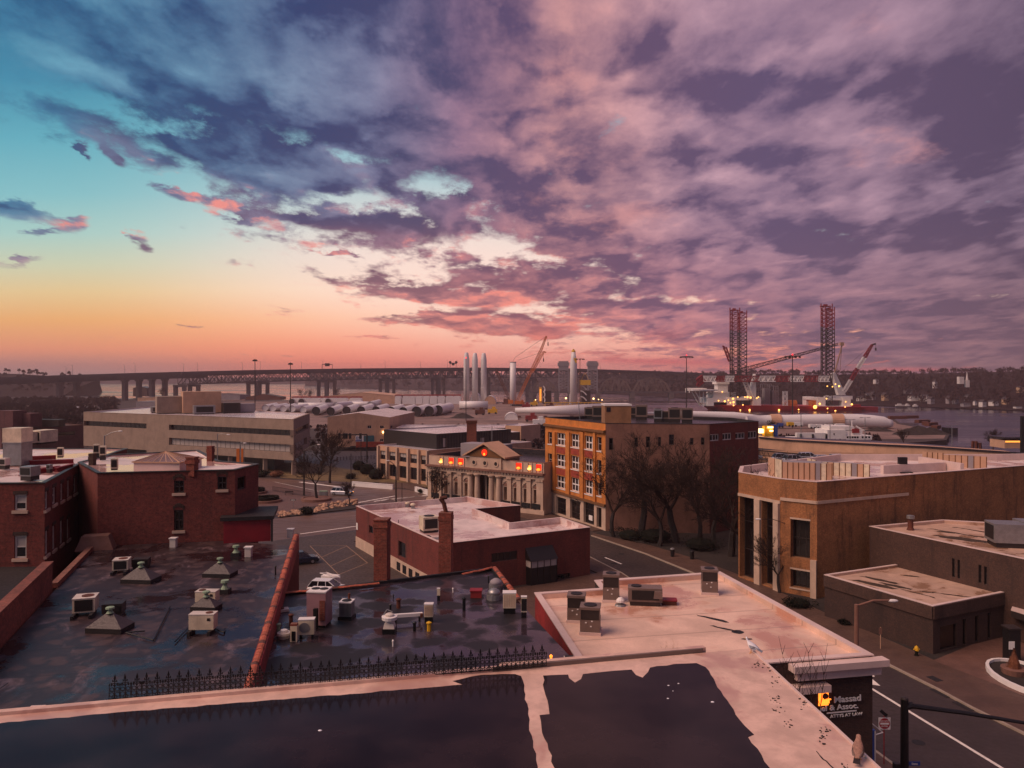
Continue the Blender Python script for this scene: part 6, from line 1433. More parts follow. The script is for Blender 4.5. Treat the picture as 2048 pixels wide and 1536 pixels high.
for px, py, w, h, m, l in hs:
    sy = lerp_tab(list(zip(cols, shore_y)), px); d = (HC+4)*F/(sy-HZ)*(1.03+max(0, sy-8-py)/(sy-745)*0.45); p = D(px, py, d); wm_, hm_ = w*1.2/F*d, h*1.2/F*d
    t = thing('house', l, 'house', tuple(p), 0, 'houses across the river'); rz = 0.0 if 'long' in l or 'low' in l else 0.35
    mb = MB(); mb.box((p.x, p.y, p.z+hm_*0.3-2), (wm_, wm_*0.8, hm_*0.62+4), rz); mb.ob('wall', m, t)
    Mx = Matrix.Translation(p) @ Matrix.Rotation(rz, 4, 'Z'); z0_, z1_ = hm_*0.6, hm_*(1.0 if rz else 0.8); a_, b_ = wm_*0.55, wm_*0.45
    if rz: v = [(-a_, -b_, z0_), (a_, -b_, z0_), (a_, b_, z0_), (-a_, b_, z0_), (0, -b_, z1_), (0, b_, z1_)]; f = [(0, 1, 4), (3, 5, 2), (0, 4, 5, 3), (1, 2, 5, 4), (0, 3, 2, 1)]
    else: v = [(-a_, -b_, z0_), (a_, -b_, z0_), (a_, b_, z0_), (-a_, b_, z0_), (-a_, 0, z1_), (a_, 0, z1_)]; f = [(0, 1, 5, 4), (3, 4, 5, 2), (0, 4, 3), (1, 2, 5), (0, 3, 2, 1)]
    mb = MB(); mb.add([Mx @ Vector(q) for q in v], f); mb.ob('roof', 'shingle', t)
    mb = MB(); n = max(2, int(w/3))
    for k in range(n):
        for zz in ((0.3,) if hm_ < 5 else (0.15, 0.42)): mb.box(Mx @ Vector((-wm_/2+wm_*(k+0.5)/n, -wm_*0.4-0.05, hm_*zz)), (wm_/n*0.4, 0.1, hm_*0.13), rz)
    o = mb.ob('window', 'glass', t); o['kind'] = 'stuff'
ch = thing('church', 'white church with square tower and slim spire on the hill', 'church', tuple(D(1935, 763, 860)))
a = D(1934, 762, 860); mb = MB(); mb.box((a.x, a.y, a.z-3), (3.6, 4, 8)); mb.ob('steeple_base', 'house_white', ch); mb = MB(); mb.lathe((a.x, a.y, a.z+1), [(1.6, 0), (1.2, 2), (0.1, 9.5)], 6); mb.ob('spire', 'house_white', ch); a = D(1921, 757, 860); mb = MB(); mb.box((a.x, a.y, a.z-2), (5.2, 5, 8)); mb.ob('tower', 'house_white', ch)
for i, (x0_, x1_, y) in enumerate(((1793, 1810, 811), (1812, 1822, 811), (1828, 1838, 812))):
    a, b = G(x0_, y+1, -4), G(x1_, y+1, -4); a.y = b.y = (HC+4)*F/(lerp_tab(list(zip(cols, shore_y)), x0_)+2-HZ); a = D(x0_, y, a.y); b = D(x1_, y, b.y); mb = MB(); mb.prism([(a.x, a.y), (b.x-1.5, a.y), (b.x, a.y+1.4), (b.x-1.5, a.y+2.8), (a.x, a.y+2.8)], a.z-0.6, a.z+0.7); mb.box(((a.x+b.x)/2-0.6, a.y+1.4, a.z+1.2), ((b.x-a.x)*0.4, 1.8, 1.1))
    tag(mb.ob('moored_boat', 'house_white'), ['leftmost white boat moored off the far shore', 'middle small white boat off the far shore', 'rightmost small white boat off the far shore'][i], 'boat', 'boats moored off the far shore')

# ================================================================== near buildings
M['roof_black'] = wetroof('roof_black', (52, 40, 43), (30, 23, 27), film=0.5, scale=0.2, spots=0.25, lowcol=(112, 88, 84), vs=1.25, sth=-0.08, pt=(0.52, 0.72), seam=2.7, rdry=0.45, rwet=0.15, pale=(142, 120, 126), spec=0.35)
M['roof_black2'] = wetroof('roof_black2', (70, 57, 64), (50, 40, 47), film=0.6, scale=0.3, spots=0.95, seam=3.2, rdry=0.3, rwet=0.07, spec=0.5, sth=0.12, vs=0.8, lowcol=(18, 13, 17))
M['roof_salmon'] = wetroof('roof_salmon', (222, 188, 168), (192, 142, 120), film=0.42, scale=0.14, rdry=0.6, rwet=0.14, seam=3.0)
M['roof_white'] = wetroof('roof_white', (222, 204, 198), (184, 148, 142), film=0.55, scale=0.14, rdry=0.5, rwet=0.09)
M['roof_mossy'] = wetroof('roof_mossy', (190, 158, 138), (150, 116, 94), film=0.4, scale=0.2, rdry=0.6, rwet=0.15)
M['membrane'] = wetroof('membrane', (212, 178, 162), (186, 146, 132), film=0.4, scale=0.5, rdry=0.65, rwet=0.28)
M['parapet_pale'] = mat('parapet_pale', (208, 184, 176), 0.55, 0.1, 0.5)
def pool_mat():
    m = bpy.data.materials.new('standing_water'); m.use_nodes = True; nt = m.node_tree; E.nt = nt; b = nt.nodes['Principled BSDF']
    g = nt.nodes.new('ShaderNodeNewGeometry'); n = noise(g.outputs['Position'], 0.5, 5, 0.6)
    nt.links.new(mixc(sstep(n, 0.35, 0.7), s2l((30, 24, 27)), s2l((48, 37, 39))), b.inputs['Base Color'])
    b.inputs['Roughness'].default_value = 0.12; b.inputs['IOR'].default_value = 1.2
    bn = nt.nodes.new('ShaderNodeBump'); bn.inputs['Strength'].default_value = 0.08; bn.inputs['Distance'].default_value = 0.02
    nt.links.new(noise(g.outputs['Position'], 6, 3, 0.5).v, bn.inputs['Height']); nt.links.new(bn.outputs[0], b.inputs['Normal']); return m
M['pool'] = pool_mat()

# ---- own flat roof ----------------------------------------------------------------
ZA = 18.0
own = lthing('flat_roof_building', 'nearest flat roof flooded with dark rainwater between pale membrane strips', 'building')
ea, eb, ec = G(0, 1431, ZA), G(1500, 1297, ZA), G(1755, 1536, ZA)
lv = (ea-eb); e0 = eb+lv*1.6; ed = eb+(ec-eb)*2.9
A_poly = [XY(e0), XY(eb), XY(ec), XY(ed), (XY(e0)[0]-2, -3)]
mb = MB(); q = A_poly if ccw(A_poly) else A_poly[::-1]; mb.prism(q, 0, ZA-0.004, top=False, bot=False); mb.ob('wall', 'brick_brown', own)
mb = MB(); mb.add([(*p, ZA) for p in q], [tuple(range(len(q)))]); mb.ob('roof', 'membrane', own)
def ragged(pts, amp, step, seed):
    rr_ = random.Random(seed); out = []
    for a, b in zip(pts, pts[1:]+pts[:1]):
        n = max(1, int((b-a).length/step)); d = (b-a); nrm = Vector((-d.y, d.x, 0)).normalized()
        for i in range(n): out.append(a+d*(i/n)+nrm*(rr_.uniform(-amp, amp) if i else 0))
    return out
def pool(name, pxs, z, seed, par, amp=0.03, m='pool'):
    pts = ragged([G(x, y, z) for x, y in pxs], amp, 0.22, seed); mb = MB(); P_ = [XY(p) for p in pts]
    if not ccw(P_): P_ = P_[::-1]
    mb.add([(a, b, z) for a, b in P_], [tuple(range(len(P_)))]); return mb.ob(name, m, par)
pool('rain_pool', [(-300, 1478), (-60, 1452), (280, 1421), (500, 1404), (700, 1388), (925, 1369), (905, 1362), (960, 1350), (1030, 1348), (1042, 1352), (1048, 1380), (1056, 1428), (1058, 1460), (1066, 1482), (1072, 1520), (1080, 1560), (1120, 1900), (-900, 1900)], ZA+0.006, 3, own)
pool('rain_pool', [(1086, 1351), (1136, 1349), (1138, 1356), (1150, 1365), (1162, 1358), (1166, 1348), (1263, 1339), (1272, 1350), (1285, 1355), (1296, 1344), (1300, 1335), (1348, 1328), (1393, 1326), (1411, 1334), (1431, 1366), (1460, 1409), (1489, 1451), (1508, 1469), (1496, 1474), (1540, 1536), (1600, 1620), (1680, 1900), (1190, 1900), (1118, 1600), (1109, 1536), (1095, 1487), (1083, 1455), (1079, 1430), (1099, 1428), (1097, 1411), (1088, 1379)], ZA+0.006, 5, own)
mb = MB()
for (x0, x1, dy) in ((-200, 1000, 0), (1000, 1410, -3)):
    a, b = G(x0, 1431+(x0/1500)*-134+dy, ZA), G(x1, 1431+(x1/1500)*-134+dy, ZA); mb.beam(a+Vector((0, 0.06, 0.03)), b+Vector((0, 0.06, 0.03)), 0.16, 0.09 if x0 < 0 else 0.14)
mb.ob('edge_trim', 'membrane', own)
mb = MB(); a, b = G(985, 1343, ZA), G(1405, 1304, ZA); mb.beam(a+Vector((0, 0, 0.05)), b+Vector((0, 0, 0.05)), 0.06, 0.1); mb.ob('edge_flashing', 'taupe_metal', own)
mb = MB(); a, b = G(1503, 1300, ZA), G(1790, 1568, ZA); mb.beam(a+Vector((0.0, 0, 0.01)), b+Vector((0.0, 0, 0.01)), 0.05, 0.05); mb.ob('edge_trim', 'parapet_pale', own)
mb = MB(); cr_ = [(1633, 1503), (1640, 1512), (1646, 1519), (1653, 1523), (1660, 1531), (1672, 1542)]
for i, (a, b) in enumerate(zip(cr_, cr_[1:])): A_, B_ = G(*a, ZA), G(*b, ZA); mb.beam(A_+Vector((0, 0, .006)), B_+Vector((0, 0, .006)), 0.022 if i else 0.012, 0.008)
mb.ob('split_seam', 'tar', own)
rr = random.Random(5); mb = MB()
for _ in range(120):
    px, py = rr.choice([(1545, 1340), (1555, 1365), (1550, 1400), (1555, 1420), (1605, 1410), (1650, 1465), (1650, 1482), (1515, 1330), (1575, 1450), (1690, 1530)]); px += rr.gauss(0, 7); py += rr.gauss(0, 6)
    p = G(px, py, ZA); s = rr.uniform(0.006, 0.028); mb.box(p+Vector((0, 0, s*0.3)), (s*rr.uniform(1, 2.4), s, s*0.6), rr.uniform(0, 3))
o = mb.ob('moss_crumbs', 'tar', own); o['kind'] = 'stuff'
mb = MB()
for px, py, s in ((640, 1461, .03), (1337, 1371, .02), (1357, 1367, .018), (1336, 1397, .02), (1425, 1404, .03), (1346, 1382, .012)): mb.ball(G(px, py, ZA+0.01), s, 6, 4, (1.4, 1, .5))
o = mb.ob('pale_pebbles', 'gull', own); o['kind'] = 'stuff'

# cast iron cresting fence
fa, fb_ = G(219, 1401, ZA+0.03), G(1093, 1334, ZA+0.03); fd_ = (fb_-fa).normalized(); flen = (fb_-fa).length
fen = lthing('iron_cresting', 'black cast iron cresting fence with spear finials along the roof edge', 'fence')
H_ = 0.56; unit = MB(); sp_ = flen/45.0
unit.beam((0, 0, 0), (0, 0, H_*0.80), 0.016, 0.016) if False else unit.box((0, 0, H_*0.40), (0.016, 0.016, H_*0.80))
for z, w, h in ((H_*0.87, 0.05, 0.10), ): unit.add([(0, 0.008, z-h), (w/2, 0.008, z-h*0.2), (0, 0.008, z+h*0.75), (-w/2, 0.008, z-h*0.2), (0, -0.008, z-h), (w/2, -0.008, z-h*0.2), (0, -0.008, z+h*0.75), (-w/2, -0.008, z-h*0.2)], [(0, 1, 2, 3), (7, 6, 5, 4), (0, 4, 5, 1), (1, 5, 6, 2), (2, 6, 7, 3), (3, 7, 4, 0)])
def ring(mb, cx, cz, r, t=0.009, n=9, a0=0, a1=360):
    pts = [Vector((cx+r*math.cos(rad(a0+(a1-a0)*i/n)), 0, cz+r*math.sin(rad(a0+(a1-a0)*i/n)))) for i in range(n+1)]
    for a, b in zip(pts, pts[1:]): mb.tube(a, b, t, 4, cap=False)
for s in (-1, 1):
    ring(unit, s*sp_*0.27, H_*0.22, sp_*0.22); ring(unit, s*sp_*0.25, H_*0.42, sp_*0.18); ring(unit, s*sp_*0.16, H_*0.60, sp_*0.15, a0=-60, a1=200); ring(unit, s*sp_*0.1, H_*0.13, sp_*0.14)
    unit.beam((0, 0, H_*0.52), (s*sp_*0.3, 0, H_*0.66), 0.014, 0.014); unit.box((s*sp_*0.3, 0, H_*0.60), (0.03, 0.012, 0.07)); unit.box((s*sp_*0.18, 0, H_*0.74), (0.022, 0.01, 0.05))
    unit.beam((s*sp_*0.5, 0, H_*0.04), (s*sp_*0.5, 0, H_*0.56), 0.012, 0.012); unit.add([(s*sp_*0.5-0.018, 0, H_*0.58), (s*sp_*0.5, 0.006, H_*0.52), (s*sp_*0.5+0.018, 0, H_*0.58), (s*sp_*0.5, 0, H_*0.67)], [(0, 1, 3), (1, 2, 3), (0, 3, 2), (0, 2, 1)])
unit.box((0, 0, H_*0.05), (sp_*0.98, 0.02, 0.022)); unit.box((0, 0, H_*0.72), (0.1, 0.012, 0.016)); unit.box((0, 0, H_*0.34), (sp_*0.9, 0.01, 0.012))
ang = math.atan2(fd_.y, fd_.x); base_o = None
for i in range(45):
    p = fa+fd_*((i+0.5)*sp_)+(fd_*-0.012 if i % 7 == 0 else Vector()); Mx = Matrix.Translation(p) @ Matrix.Rotation(ang, 4, 'Z')
    if base_o is None:
        q = MB(); q.v = list(unit.v); q.f = unit.f; base_o = q.ob('cresting_unit', 'black_metal', fen); c = base_o
    else: c = base_o.copy(); C.objects.link(c)
    c.matrix_local = Mx @ Matrix.Rotation(rad(random.Random(i).uniform(-2, 2)), 4, 'Y')

# ---- black roofs beyond the fence ----------------------------------------------------
ZB = 15.0
c0, c1 = G(515, 1345, ZB+0.8), G(598, 1066, ZB+0.8); cd = (c1-c0); c_near = c0-cd*0.34
lt0, lt1 = G(0, 1300, ZB), G(181, 1102, ZB); ltn = lt0-(lt1-lt0)*0.75
bB = lthing('black_roof_building', 'wide black flat roof with grey pyramid vents and shining puddles', 'building')
B_poly = [XY(c_near), XY(c1), (-17.6, 47.2), (-24.9, 46.2), XY(lt1), XY(lt0), XY(ltn)]
mb = MB(); q = B_poly if ccw(B_poly) else B_poly[::-1]; mb.add([(*p, ZB) for p in q], [tuple(range(len(q)))]); mb.ob('roof', 'roof_black', bB)
mb = MB(); mb.prism(q, 0, ZB-0.003, top=False, bot=False); mb.ob('wall', 'brick_red', bB)
pw_ = Vector((cd.x, cd.y, 0)).normalized(); pn_ = Vector((pw_.y, -pw_.x, 0))
mb = MB(); a, b = c_near, c1; vs = [a, b, b-pn_*0.3, a-pn_*0.3]
mb.add([Vector((v.x, v.y, ZB-9)) for v in vs]+[Vector((v.x, v.y, ZB+0.74)) for v in vs], [(0, 1, 5, 4), (1, 2, 6, 5), (2, 3, 7, 6), (3, 0, 4, 7), (4, 5, 6, 7)]); mb.ob('parapet', 'red_paint', bB)
def tilerun(par, a, b, w, tl, m='tile', r0=0, name='coping_tile', dark=7):
    """half-round terracotta coping tiles laid end to end"""
    a, b = Vector(a), Vector(b); d = (b-a); L_ = d.length; d.normalize(); n = int(L_/tl); proto = {}
    for k_, mm in ((0, m), (1, 'tile_dark')):
        t_ = MB(); s_ = 5; vs = []; fs = []
        for x, sc in ((0.012, 1.0), (tl*0.86, 0.94), (tl*0.9, 1.08), (tl-0.006, 1.08)):
            for i in range(s_+1): q_ = math.pi*i/s_; vs.append((x, math.cos(q_)*w/2*sc, math.sin(q_)*w*0.32*sc))
        for j in range(3):
            for i in range(s_): fs.append((j*(s_+1)+i, j*(s_+1)+i+1, (j+1)*(s_+1)+i+1, (j+1)*(s_+1)+i))
        fs.append(tuple(range(s_, -1, -1))); fs.append(tuple(3*(s_+1)+i for i in range(s_+1)))
        t_.v = vs; t_.f = fs; proto[k_] = None; t_.m = mm; proto[k_] = t_
    objs = {}
    ang_ = math.atan2(d.y, d.x); rr_ = random.Random(int(L_*10))
    for i in range(n):
        k_ = 1 if (i % dark == dark-1) else 0
        if k_ not in objs: c = proto[k_].ob(name, proto[k_].m, par); objs[k_] = c
        else: c = objs[k_].copy(); C.objects.link(c)
        p = a+d*(i*tl)+Vector((0, 0, rr_.uniform(-0.008, 0.008))); c.matrix_local = WM[par.name].inverted() @ Matrix.Translation(p) @ Matrix.Rotation(ang_+rr_.uniform(-.07, .07), 4, 'Z') @ Matrix.Rotation(rr_.uniform(-.05, .05), 4, 'Y')
tilerun(bB, G(505, 1378, ZB+0.76)-pn_*0.15, c1-pn_*0.15-Vector((0, 0, 0.04)), 0.25, 0.30)
# left brick parapets
mb = MB(); a, b = Vector(lt0)+(lt0-lt1)*0.8, G(105, 1180, ZB); dn = (b-a).normalized(); nn = Vector((-dn.y, dn.x, 0))*0.35
vs = [a, b, b+nn, a+nn]; mb.add([Vector((v.x, v.y, ZB-2)) for v in vs]+[Vector((v.x, v.y, ZB+1.25)) for v in vs], [(0, 1, 5, 4), (1, 2, 6, 5), (2, 3, 7, 6), (3, 0, 4, 7), (4, 5, 6, 7)]); mb.ob('parapet', 'brick_orange', bB)
mb = MB(); mb.beam(a+nn*0.5+Vector((0, 0, 1.31)), b+nn*0.5+Vector((0, 0, 1.31)), 0.45, 0.1); mb.ob('parapet_cap', 'brick_orange', bB)
mb = MB(); a2, b2_ = G(108, 1176, ZB), G(182, 1100, ZB); mb.beam(a2+Vector((0, 0, 0.12)), b2_+Vector((0, 0, 0.12)), 0.3, 0.24); mb.ob('edge_flashing', 'brick_orange', bB)
mb = MB(); q_ = [XY(a+nn), XY(b+nn), (-25.6, 42.4), (-50, 41.4), (-50, 20)]; mb.add([(*p, ZB-0.4) for p in (q_ if ccw(q_) else q_[::-1])], [tuple(range(5))]); mb.ob('lower_roof', 'tar', bB)
mb = MB(); mb.box((-24.3, 45.0, ZB+0.4), (2.0, 1.2, 0.8), 0.3, 0.7); mb.ob('stair_hatch', 'stucco', bB)
# red hut with black roof on the far corner
hut = lthing('roof_hut', 'low red walled hut with black flat top at the roof corner', 'hut')
h0, h1 = G(447, 1087, ZB), G(541, 1082, ZB); zt = onwall(h0, h1, 495, 1040)[1]
mb = MB(); mb.prism([XY(h0), XY(h1), (h1.x-0.85, h1.y+3.2), (h0.x-1.0, h0.y+3.4)], ZB, zt); mb.ob('wall', 'steel_red', hut)
mb = MB(); mb.prism([(h0.x-0.15, h0.y-0.15), (h1.x+0.25, h1.y-0.15), (h1.x-0.6, h1.y+3.5), (h0.x-1.2, h0.y+3.6)], zt, zt+0.22); mb.ob('roof', 'tar', hut)
mb = MB(); mb.beam((h1.x+0.12, h1.y-0.1, ZB), (h1.x+0.12, h1.y-0.1, zt), 0.1, 0.1); mb.ob('corner_post', 'tar', hut)

bC = lthing('rear_roof_building', 'glossy black flat roof spotted with puddles behind the iron cresting', 'building')
k0, k1, k2, k3 = G(560, 1192, ZB), G(985, 1140, ZB), G(1030, 1195, ZB), G(1156, 1330, ZB); k4 = k3+(k3-k2)*1.2
C_poly = [XY(c_near), (c_near.x+((k0-c0).x*0), c_near.y), XY(k0), XY(k1), XY(k2), XY(k3), XY(k4)]
C_poly = [XY(c_near+pn_*0.02), XY(k0), XY(k1), XY(k2), XY(k3), XY(k4)]
mb = MB(); q = C_poly if ccw(C_poly) else C_poly[::-1]; mb.add([(*p, ZB) for p in q], [tuple(range(len(q)))]); mb.ob('roof', 'roof_black2', bC)
mb = MB(); mb.prism(q, 0, ZB-0.003, top=False, bot=False); mb.ob('wall', 'brick_orange', bC)
for a, b, m in ((k0, k1, 'green_copper'), (k1, k2, 'tar')):
    mb = MB(); mb.beam(a+Vector((0, 0, 0.06)), b+Vector((0, 0, 0.06)), 0.16, 0.14); mb.ob('parapet', 'tar', bC)
tilerun(bC, k0+Vector((0.1, 0, 0.12)), G(768, 1166, ZB+0.12), 0.18, 0.28, dark=9); tilerun(bC, G(925, 1149, ZB+0.12), k1+Vector((0, 0, 0.12)), 0.18, 0.28, dark=50); tilerun(bC, k1+Vector((0.1, 0, 0.12)), k2+(k2-k1)*0.2+Vector((0, 0, 0.12)), 0.26, 0.3, dark=4)
def bchimney(label, px, w, py0, pyt, z, m='brick_orange', flare=1.12, cowl=False, d=None, group=None):
    p = G(px, py0, z); top = D(px, pyt, p.y).z; W_ = w/F*p.y; t = thing('brick_chimney', label, 'chimney', tuple(p), 0, group)
    mb = MB(); mb.box((p.x, p.y+W_/2, (z-0.3+top)/2), (W_, W_, top-z+0.3), -0.12); mb.ob('shaft', m, t); mb = MB(); mb.box((p.x, p.y+W_/2, top-0.28), (W_*flare, W_*flare, 0.22), -0.12); mb.box((p.x, p.y+W_/2, top-0.02), (W_*flare*0.96, W_*flare*0.96, 0.08), -0.12); mb.ob('cap', m if not cowl else m, t)
    if cowl:
        mb = MB(); a = Vector((p.x, p.y+W_/2, top)); mb.tube(a, a+Vector((-0.12, 0, 0.5)), 0.11, 8); mb.tube(a+Vector((-0.12, 0, 0.5)), a+Vector((-0.3, 0, 0.72)), 0.11, 8); mb.tube(a+Vector((-0.3, 0, 0.72)), a+Vector((0.05, 0, 0.78)), 0.1, 8); mb.ob('flue_cowl', 'rust', t)
    return t
bchimney('stout orange brick chimney, left of the two on the black roof edge', 762, 27, 1166, 1040, ZB)
bchimney('orange brick chimney with bent metal flue, right of the two', 891, 25, 1148, 1027, ZB, cowl=True, flare=1.06)

# ---- left brick houses ----------------------------------------------------------------
ZK = 19.15
kb = lthing('brick_building', 'dark red brick building with white flat roof and sash windows at far left', 'building')
K = [(-50, 40.6), (-25.8, 42.5), (-29.0, 51.5), (-31.5, 63), (-52, 63)]
kw0 = face(K[0], K[1], [(28.5, 989, 53, 1021), (28.5, 1071, 53, 1117)], frame='offwhite', pane='glass', rows=2, cols=1, fw=0.09, sill='limestone', lintel='brick_dark', curtain=True)
kw1 = face(K[1], K[2], [(90, 982, 97, 1018), (105, 974, 112, 1008), (121, 966, 127, 1001), (134, 960, 140, 994), (147, 955, 153, 986), (90, 1060, 97, 1109), (105, 1050, 111, 1099), (120, 1040, 126, 1088), (134, 1036, 139, 1078)], frame='offwhite', pane='glass', rows=2, cols=1, fw=0.09, sill='limestone', lintel='brick_dark')
building(kb, K, 6, ZK, 'brick_maroon', 'roof_white', coping='dark_bronze', ph=0.06, pw=0.2, wins={0: kw0, 1: kw1}, depth=0.15)
ZL = 19.3
lb = lthing('brick_building', 'red brick building with pyramid skylight on its white roof', 'building')
Lp = [(-24.6, 45.7), (-17.0, 47.25), (-16.6, 50.4), XY(G(437, 923, ZL)), XY(G(396, 901, ZL)), XY(G(216, 911, ZL)), (-29.0, 51.5)]
lw0 = face(Lp[0], Lp[1], [(348, 961, 368, 986), (435, 953, 453.5, 979), (348, 1020, 367, 1061)], frame='dark_bronze', pane='glass_dark', rows=2, cols=2, fw=0.07, sill='limestone', lintel='brick_dark', arch=True)
lw1 = face(Lp[1], Lp[2], [(475, 953, 491, 979)], frame='dark_bronze', pane='glass_dark', rows=1, cols=1)
lw6 = []
building(lb, Lp, 6, ZL, 'brick_red', 'roof_white', coping='dark_bronze', ph=0.06, pw=0.2, wins={0: lw0, 1: lw1}, depth=0.15)
M_('skylight_glass', (122, 92, 84), 0.3, 0.2, 2.0); p = G(313, 941, ZL); w_ = 98/F*p.y; sk = thing('pyramid_skylight', 'large glazed pyramid skylight on a pale curb on the white roof', 'skylight', tuple(p), -0.12)
Mx = WM[sk.name]; mb = MB(); mb.box((0, 1.3, 0.2), (w_, 2.6, 0.6)); q = MB(); q.merge(mb, Mx); q.ob('curb', 'parapet_pale', sk)
hp = D(306, 903, p.y+1.3).z-p.z; v = [(-w_*0.52, -0.06, 0.5), (w_*0.52, -0.06, 0.5), (w_*0.52, 2.7, 0.5), (-w_*0.52, 2.7, 0.5), (-0.2, 1.3, hp)]
for a, b in ((0, 1), (1, 2), (2, 3), (3, 0)): q = MB(); q.add([Mx @ Vector(v[a]), Mx @ Vector(v[b]), Mx @ Vector(v[4])], [(0, 1, 2)]); q.ob('pane', 'skylight_glass', sk)
q = MB()
for a, b in ((0, 1), (1, 2), (2, 3), (3, 0)):
    A_, B_, T_ = Mx @ Vector(v[a]), Mx @ Vector(v[b]), Mx @ Vector(v[4])
    q.tube(A_, T_, 0.045, 4); q.tube(A_, B_, 0.05, 4)
    for k in range(1, 7): s = k/7; e = A_+(B_-A_)*s; t_ = min(s, 1-s)*2; q.tube(e, T_+(A_+(B_-A_)*0.5-T_)*0+((e-T_)*(1-t_)*0.0), 0.022, 3)
q.ob('glazing_bar', 'tan_panel', sk)
bchimney('flared brown brick chimney on the front edge of the white roof', 381, 17, 943, 915, ZL, 'brick_orange', 1.2)
bchimney('slim brick chimney with white pot at the back of the white roof', 419, 11, 921, 893, ZL, 'brick_orange', 1.1)
bchimney('small square brick chimney at the left end of the white roof', 182, 10, 929, 908, ZL, 'brick_brown', 1.1)
p = G(24, 931, ZK); t = thing('air_duct', 'tall square galvanised duct tower on the far left roof', 'duct', tuple(p)); w_ = 37/F*p.y
mb = MB(); mb.box((p.x, p.y+0.6, p.z+0.75), (w_, 1.2, 1.5)); mb.ob('casing', 'galv', t); mb = MB(); mb.box((p.x, p.y+0.6, p.z+2.0), (w_*1.03, 1.25, 0.95)); mb.ob('hood', 'cream_metal', t); mb = MB(); mb.box((p.x, p.y+0.6, p.z+1.5), (w_*1.06, 1.3, 0.06)); mb.ob('flange', 'galv', t)
for i, (a, b, l) in enumerate((((40, 944), (118, 932), 'longest dark red steel beam in front of the duct'), ((0, 924), (147, 919), 'dark red steel beam crossing behind the duct'), ((44, 914), (112, 911), 'thin red steel beam farthest from the camera'), ((112, 936), (146, 928), 'short red steel beam at the right of the frame'))):
    A_, B_ = G(*a, ZK+0.2), G(*b, ZK+0.2); t = lthing('steel_beam', l, 'steel beam', 'red steel beams on the white roof'); mb = MB(); mb.beam(A_, B_, 0.22, 0.06); mb.beam(A_+Vector((0, 0, -0.22)), B_+Vector((0, 0, -0.22)), 0.22, 0.06); mb.ob('flange', 'steel_red', t); mb = MB(); mb.beam(A_+Vector((0, 0, -0.11)), B_+Vector((0, 0, -0.11)), 0.05, 0.2); mb.ob('web', 'steel_red', t)
rooftop_box('roof_unit', 'squat grey vent box on the far left white roof', 60, 960, ZK, 0.75, 0.7, 0.55, 'galv', fan=False)
rooftop_box('roof_unit', 'small white box by the duct tower at the left border', 9, 938, ZK, 0.5, 0.4, 0.45, 'offwhite', fan=False)
rooftop_box('roof_unit', 'small grey hatch box on the white roof by the beams', 99, 946, ZK, 0.25, 0.25, 0.28, 'galv', fan=False)
for i, (px, py, l) in enumerate(((193, 916, 'white fan unit on a black stand, left of a pair'), (206, 920, 'white fan unit on a black stand, right of a pair'), (229, 940, 'white upright fan unit beside the pyramid skylight'), (121, 915, 'white upright fan unit behind the red beams'))):
    rooftop_box('fan_coil_unit', l, px, py, ZL, 0.38, 0.3, 0.62, 'cream_metal', 'air conditioner', legs=0.1 if i > 1 else 0.35, fan=False, rz=0.3)

# ---- red brick house with white L-shaped roof in the middle --------------------------------
ZM = 6.0
mh = lthing('brick_building', 'low red brick building with notched white roof in the middle', 'building')
Mp = [dropz(*p, ZM) for p in ((712, 1012), (935, 993.5), (1041, 1011), (949, 1018), (1020, 1046), (1122, 1035), (1180, 1055), (885, 1088))]
mw6 = face(Mp[6], Mp[7], [(983, 1104, 1035, 1122), (1104, 1148, 1141, 1163)], frame='dark_bronze', pane='glass_dark', cols=4, fw=0.08)
mw7 = face(Mp[7], Mp[0], [(797, 1084, 811, 1115), (738, 1052, 746, 1067)], frame='dark_bronze', pane='glass', fw=0.08)
W = building(mh, Mp, 0, ZM, 'brick_maroon', 'roof_white', coping='parapet_pale', ph=0.75, pw=0.3, wins={6: mw6, 7: mw7}, depth=0.25, cop_h=0.05)
mb = MB(); W[7].bar(mb, 3.0, W[7].L, 0, 1.55, 0.0, 0.06); mb.ob('plinth', 'limestone', mh)
for a in (6.5, 8.6, 10.6, 12.6): mb = MB(); W[7].bar(mb, a, a+1.2, 0.15, 1.2, 0.062, 0.09); mb.ob('basement_window', 'glass_dark', mh)
mb = MB(); W[7].bar(mb, W[7].L-0.9, W[7].L-0.3, 2.6, 3.6, 0.02, 0.07); mb.ob('wall_sign', 'sign_white', mh)
t = thing('entrance_canopy', 'dark glass entrance porch with sloping black roof on the brick wall', 'porch', tuple(G(1077, 1195)))
o = wpx(Mp[6], Mp[7], 1052, 1137, 1103, 1190); Wx = W[6]
for z0_, z1_, o1, m, nm in ((0.0, 2.2, 1.2, 'black_metal', 'porch_wall'), (2.2, 3.0, 1.25, 'curtain', 'fanlight')): mb = MB(); Wx.bar(mb, o[0], o[1], z0_, z1_, 0.0, o1); mb.ob(nm, m, t)
for k in range(5): mb = MB(); u = o[0]+(o[1]-o[0])*k/4; Wx.bar(mb, u-0.04, u+0.04, 0, 3.05, 1.2, 1.3); mb.ob('mullion', 'black_metal', t)
mb = MB(); a, b = o[0]-0.1, o[1]+0.1; v = [Wx.p(a, 3.0, 1.4), Wx.p(b, 3.0, 1.4), Wx.p(b, 4.4, 0), Wx.p(a, 4.4, 0), Wx.p(a, 3.0, 0), Wx.p(b, 3.0, 0)]; mb.add(v, [(0, 1, 2, 3), (0, 3, 4), (1, 5, 2), (0, 4, 5, 1)]); mb.ob('sloping_roof', 'sign_black', t)
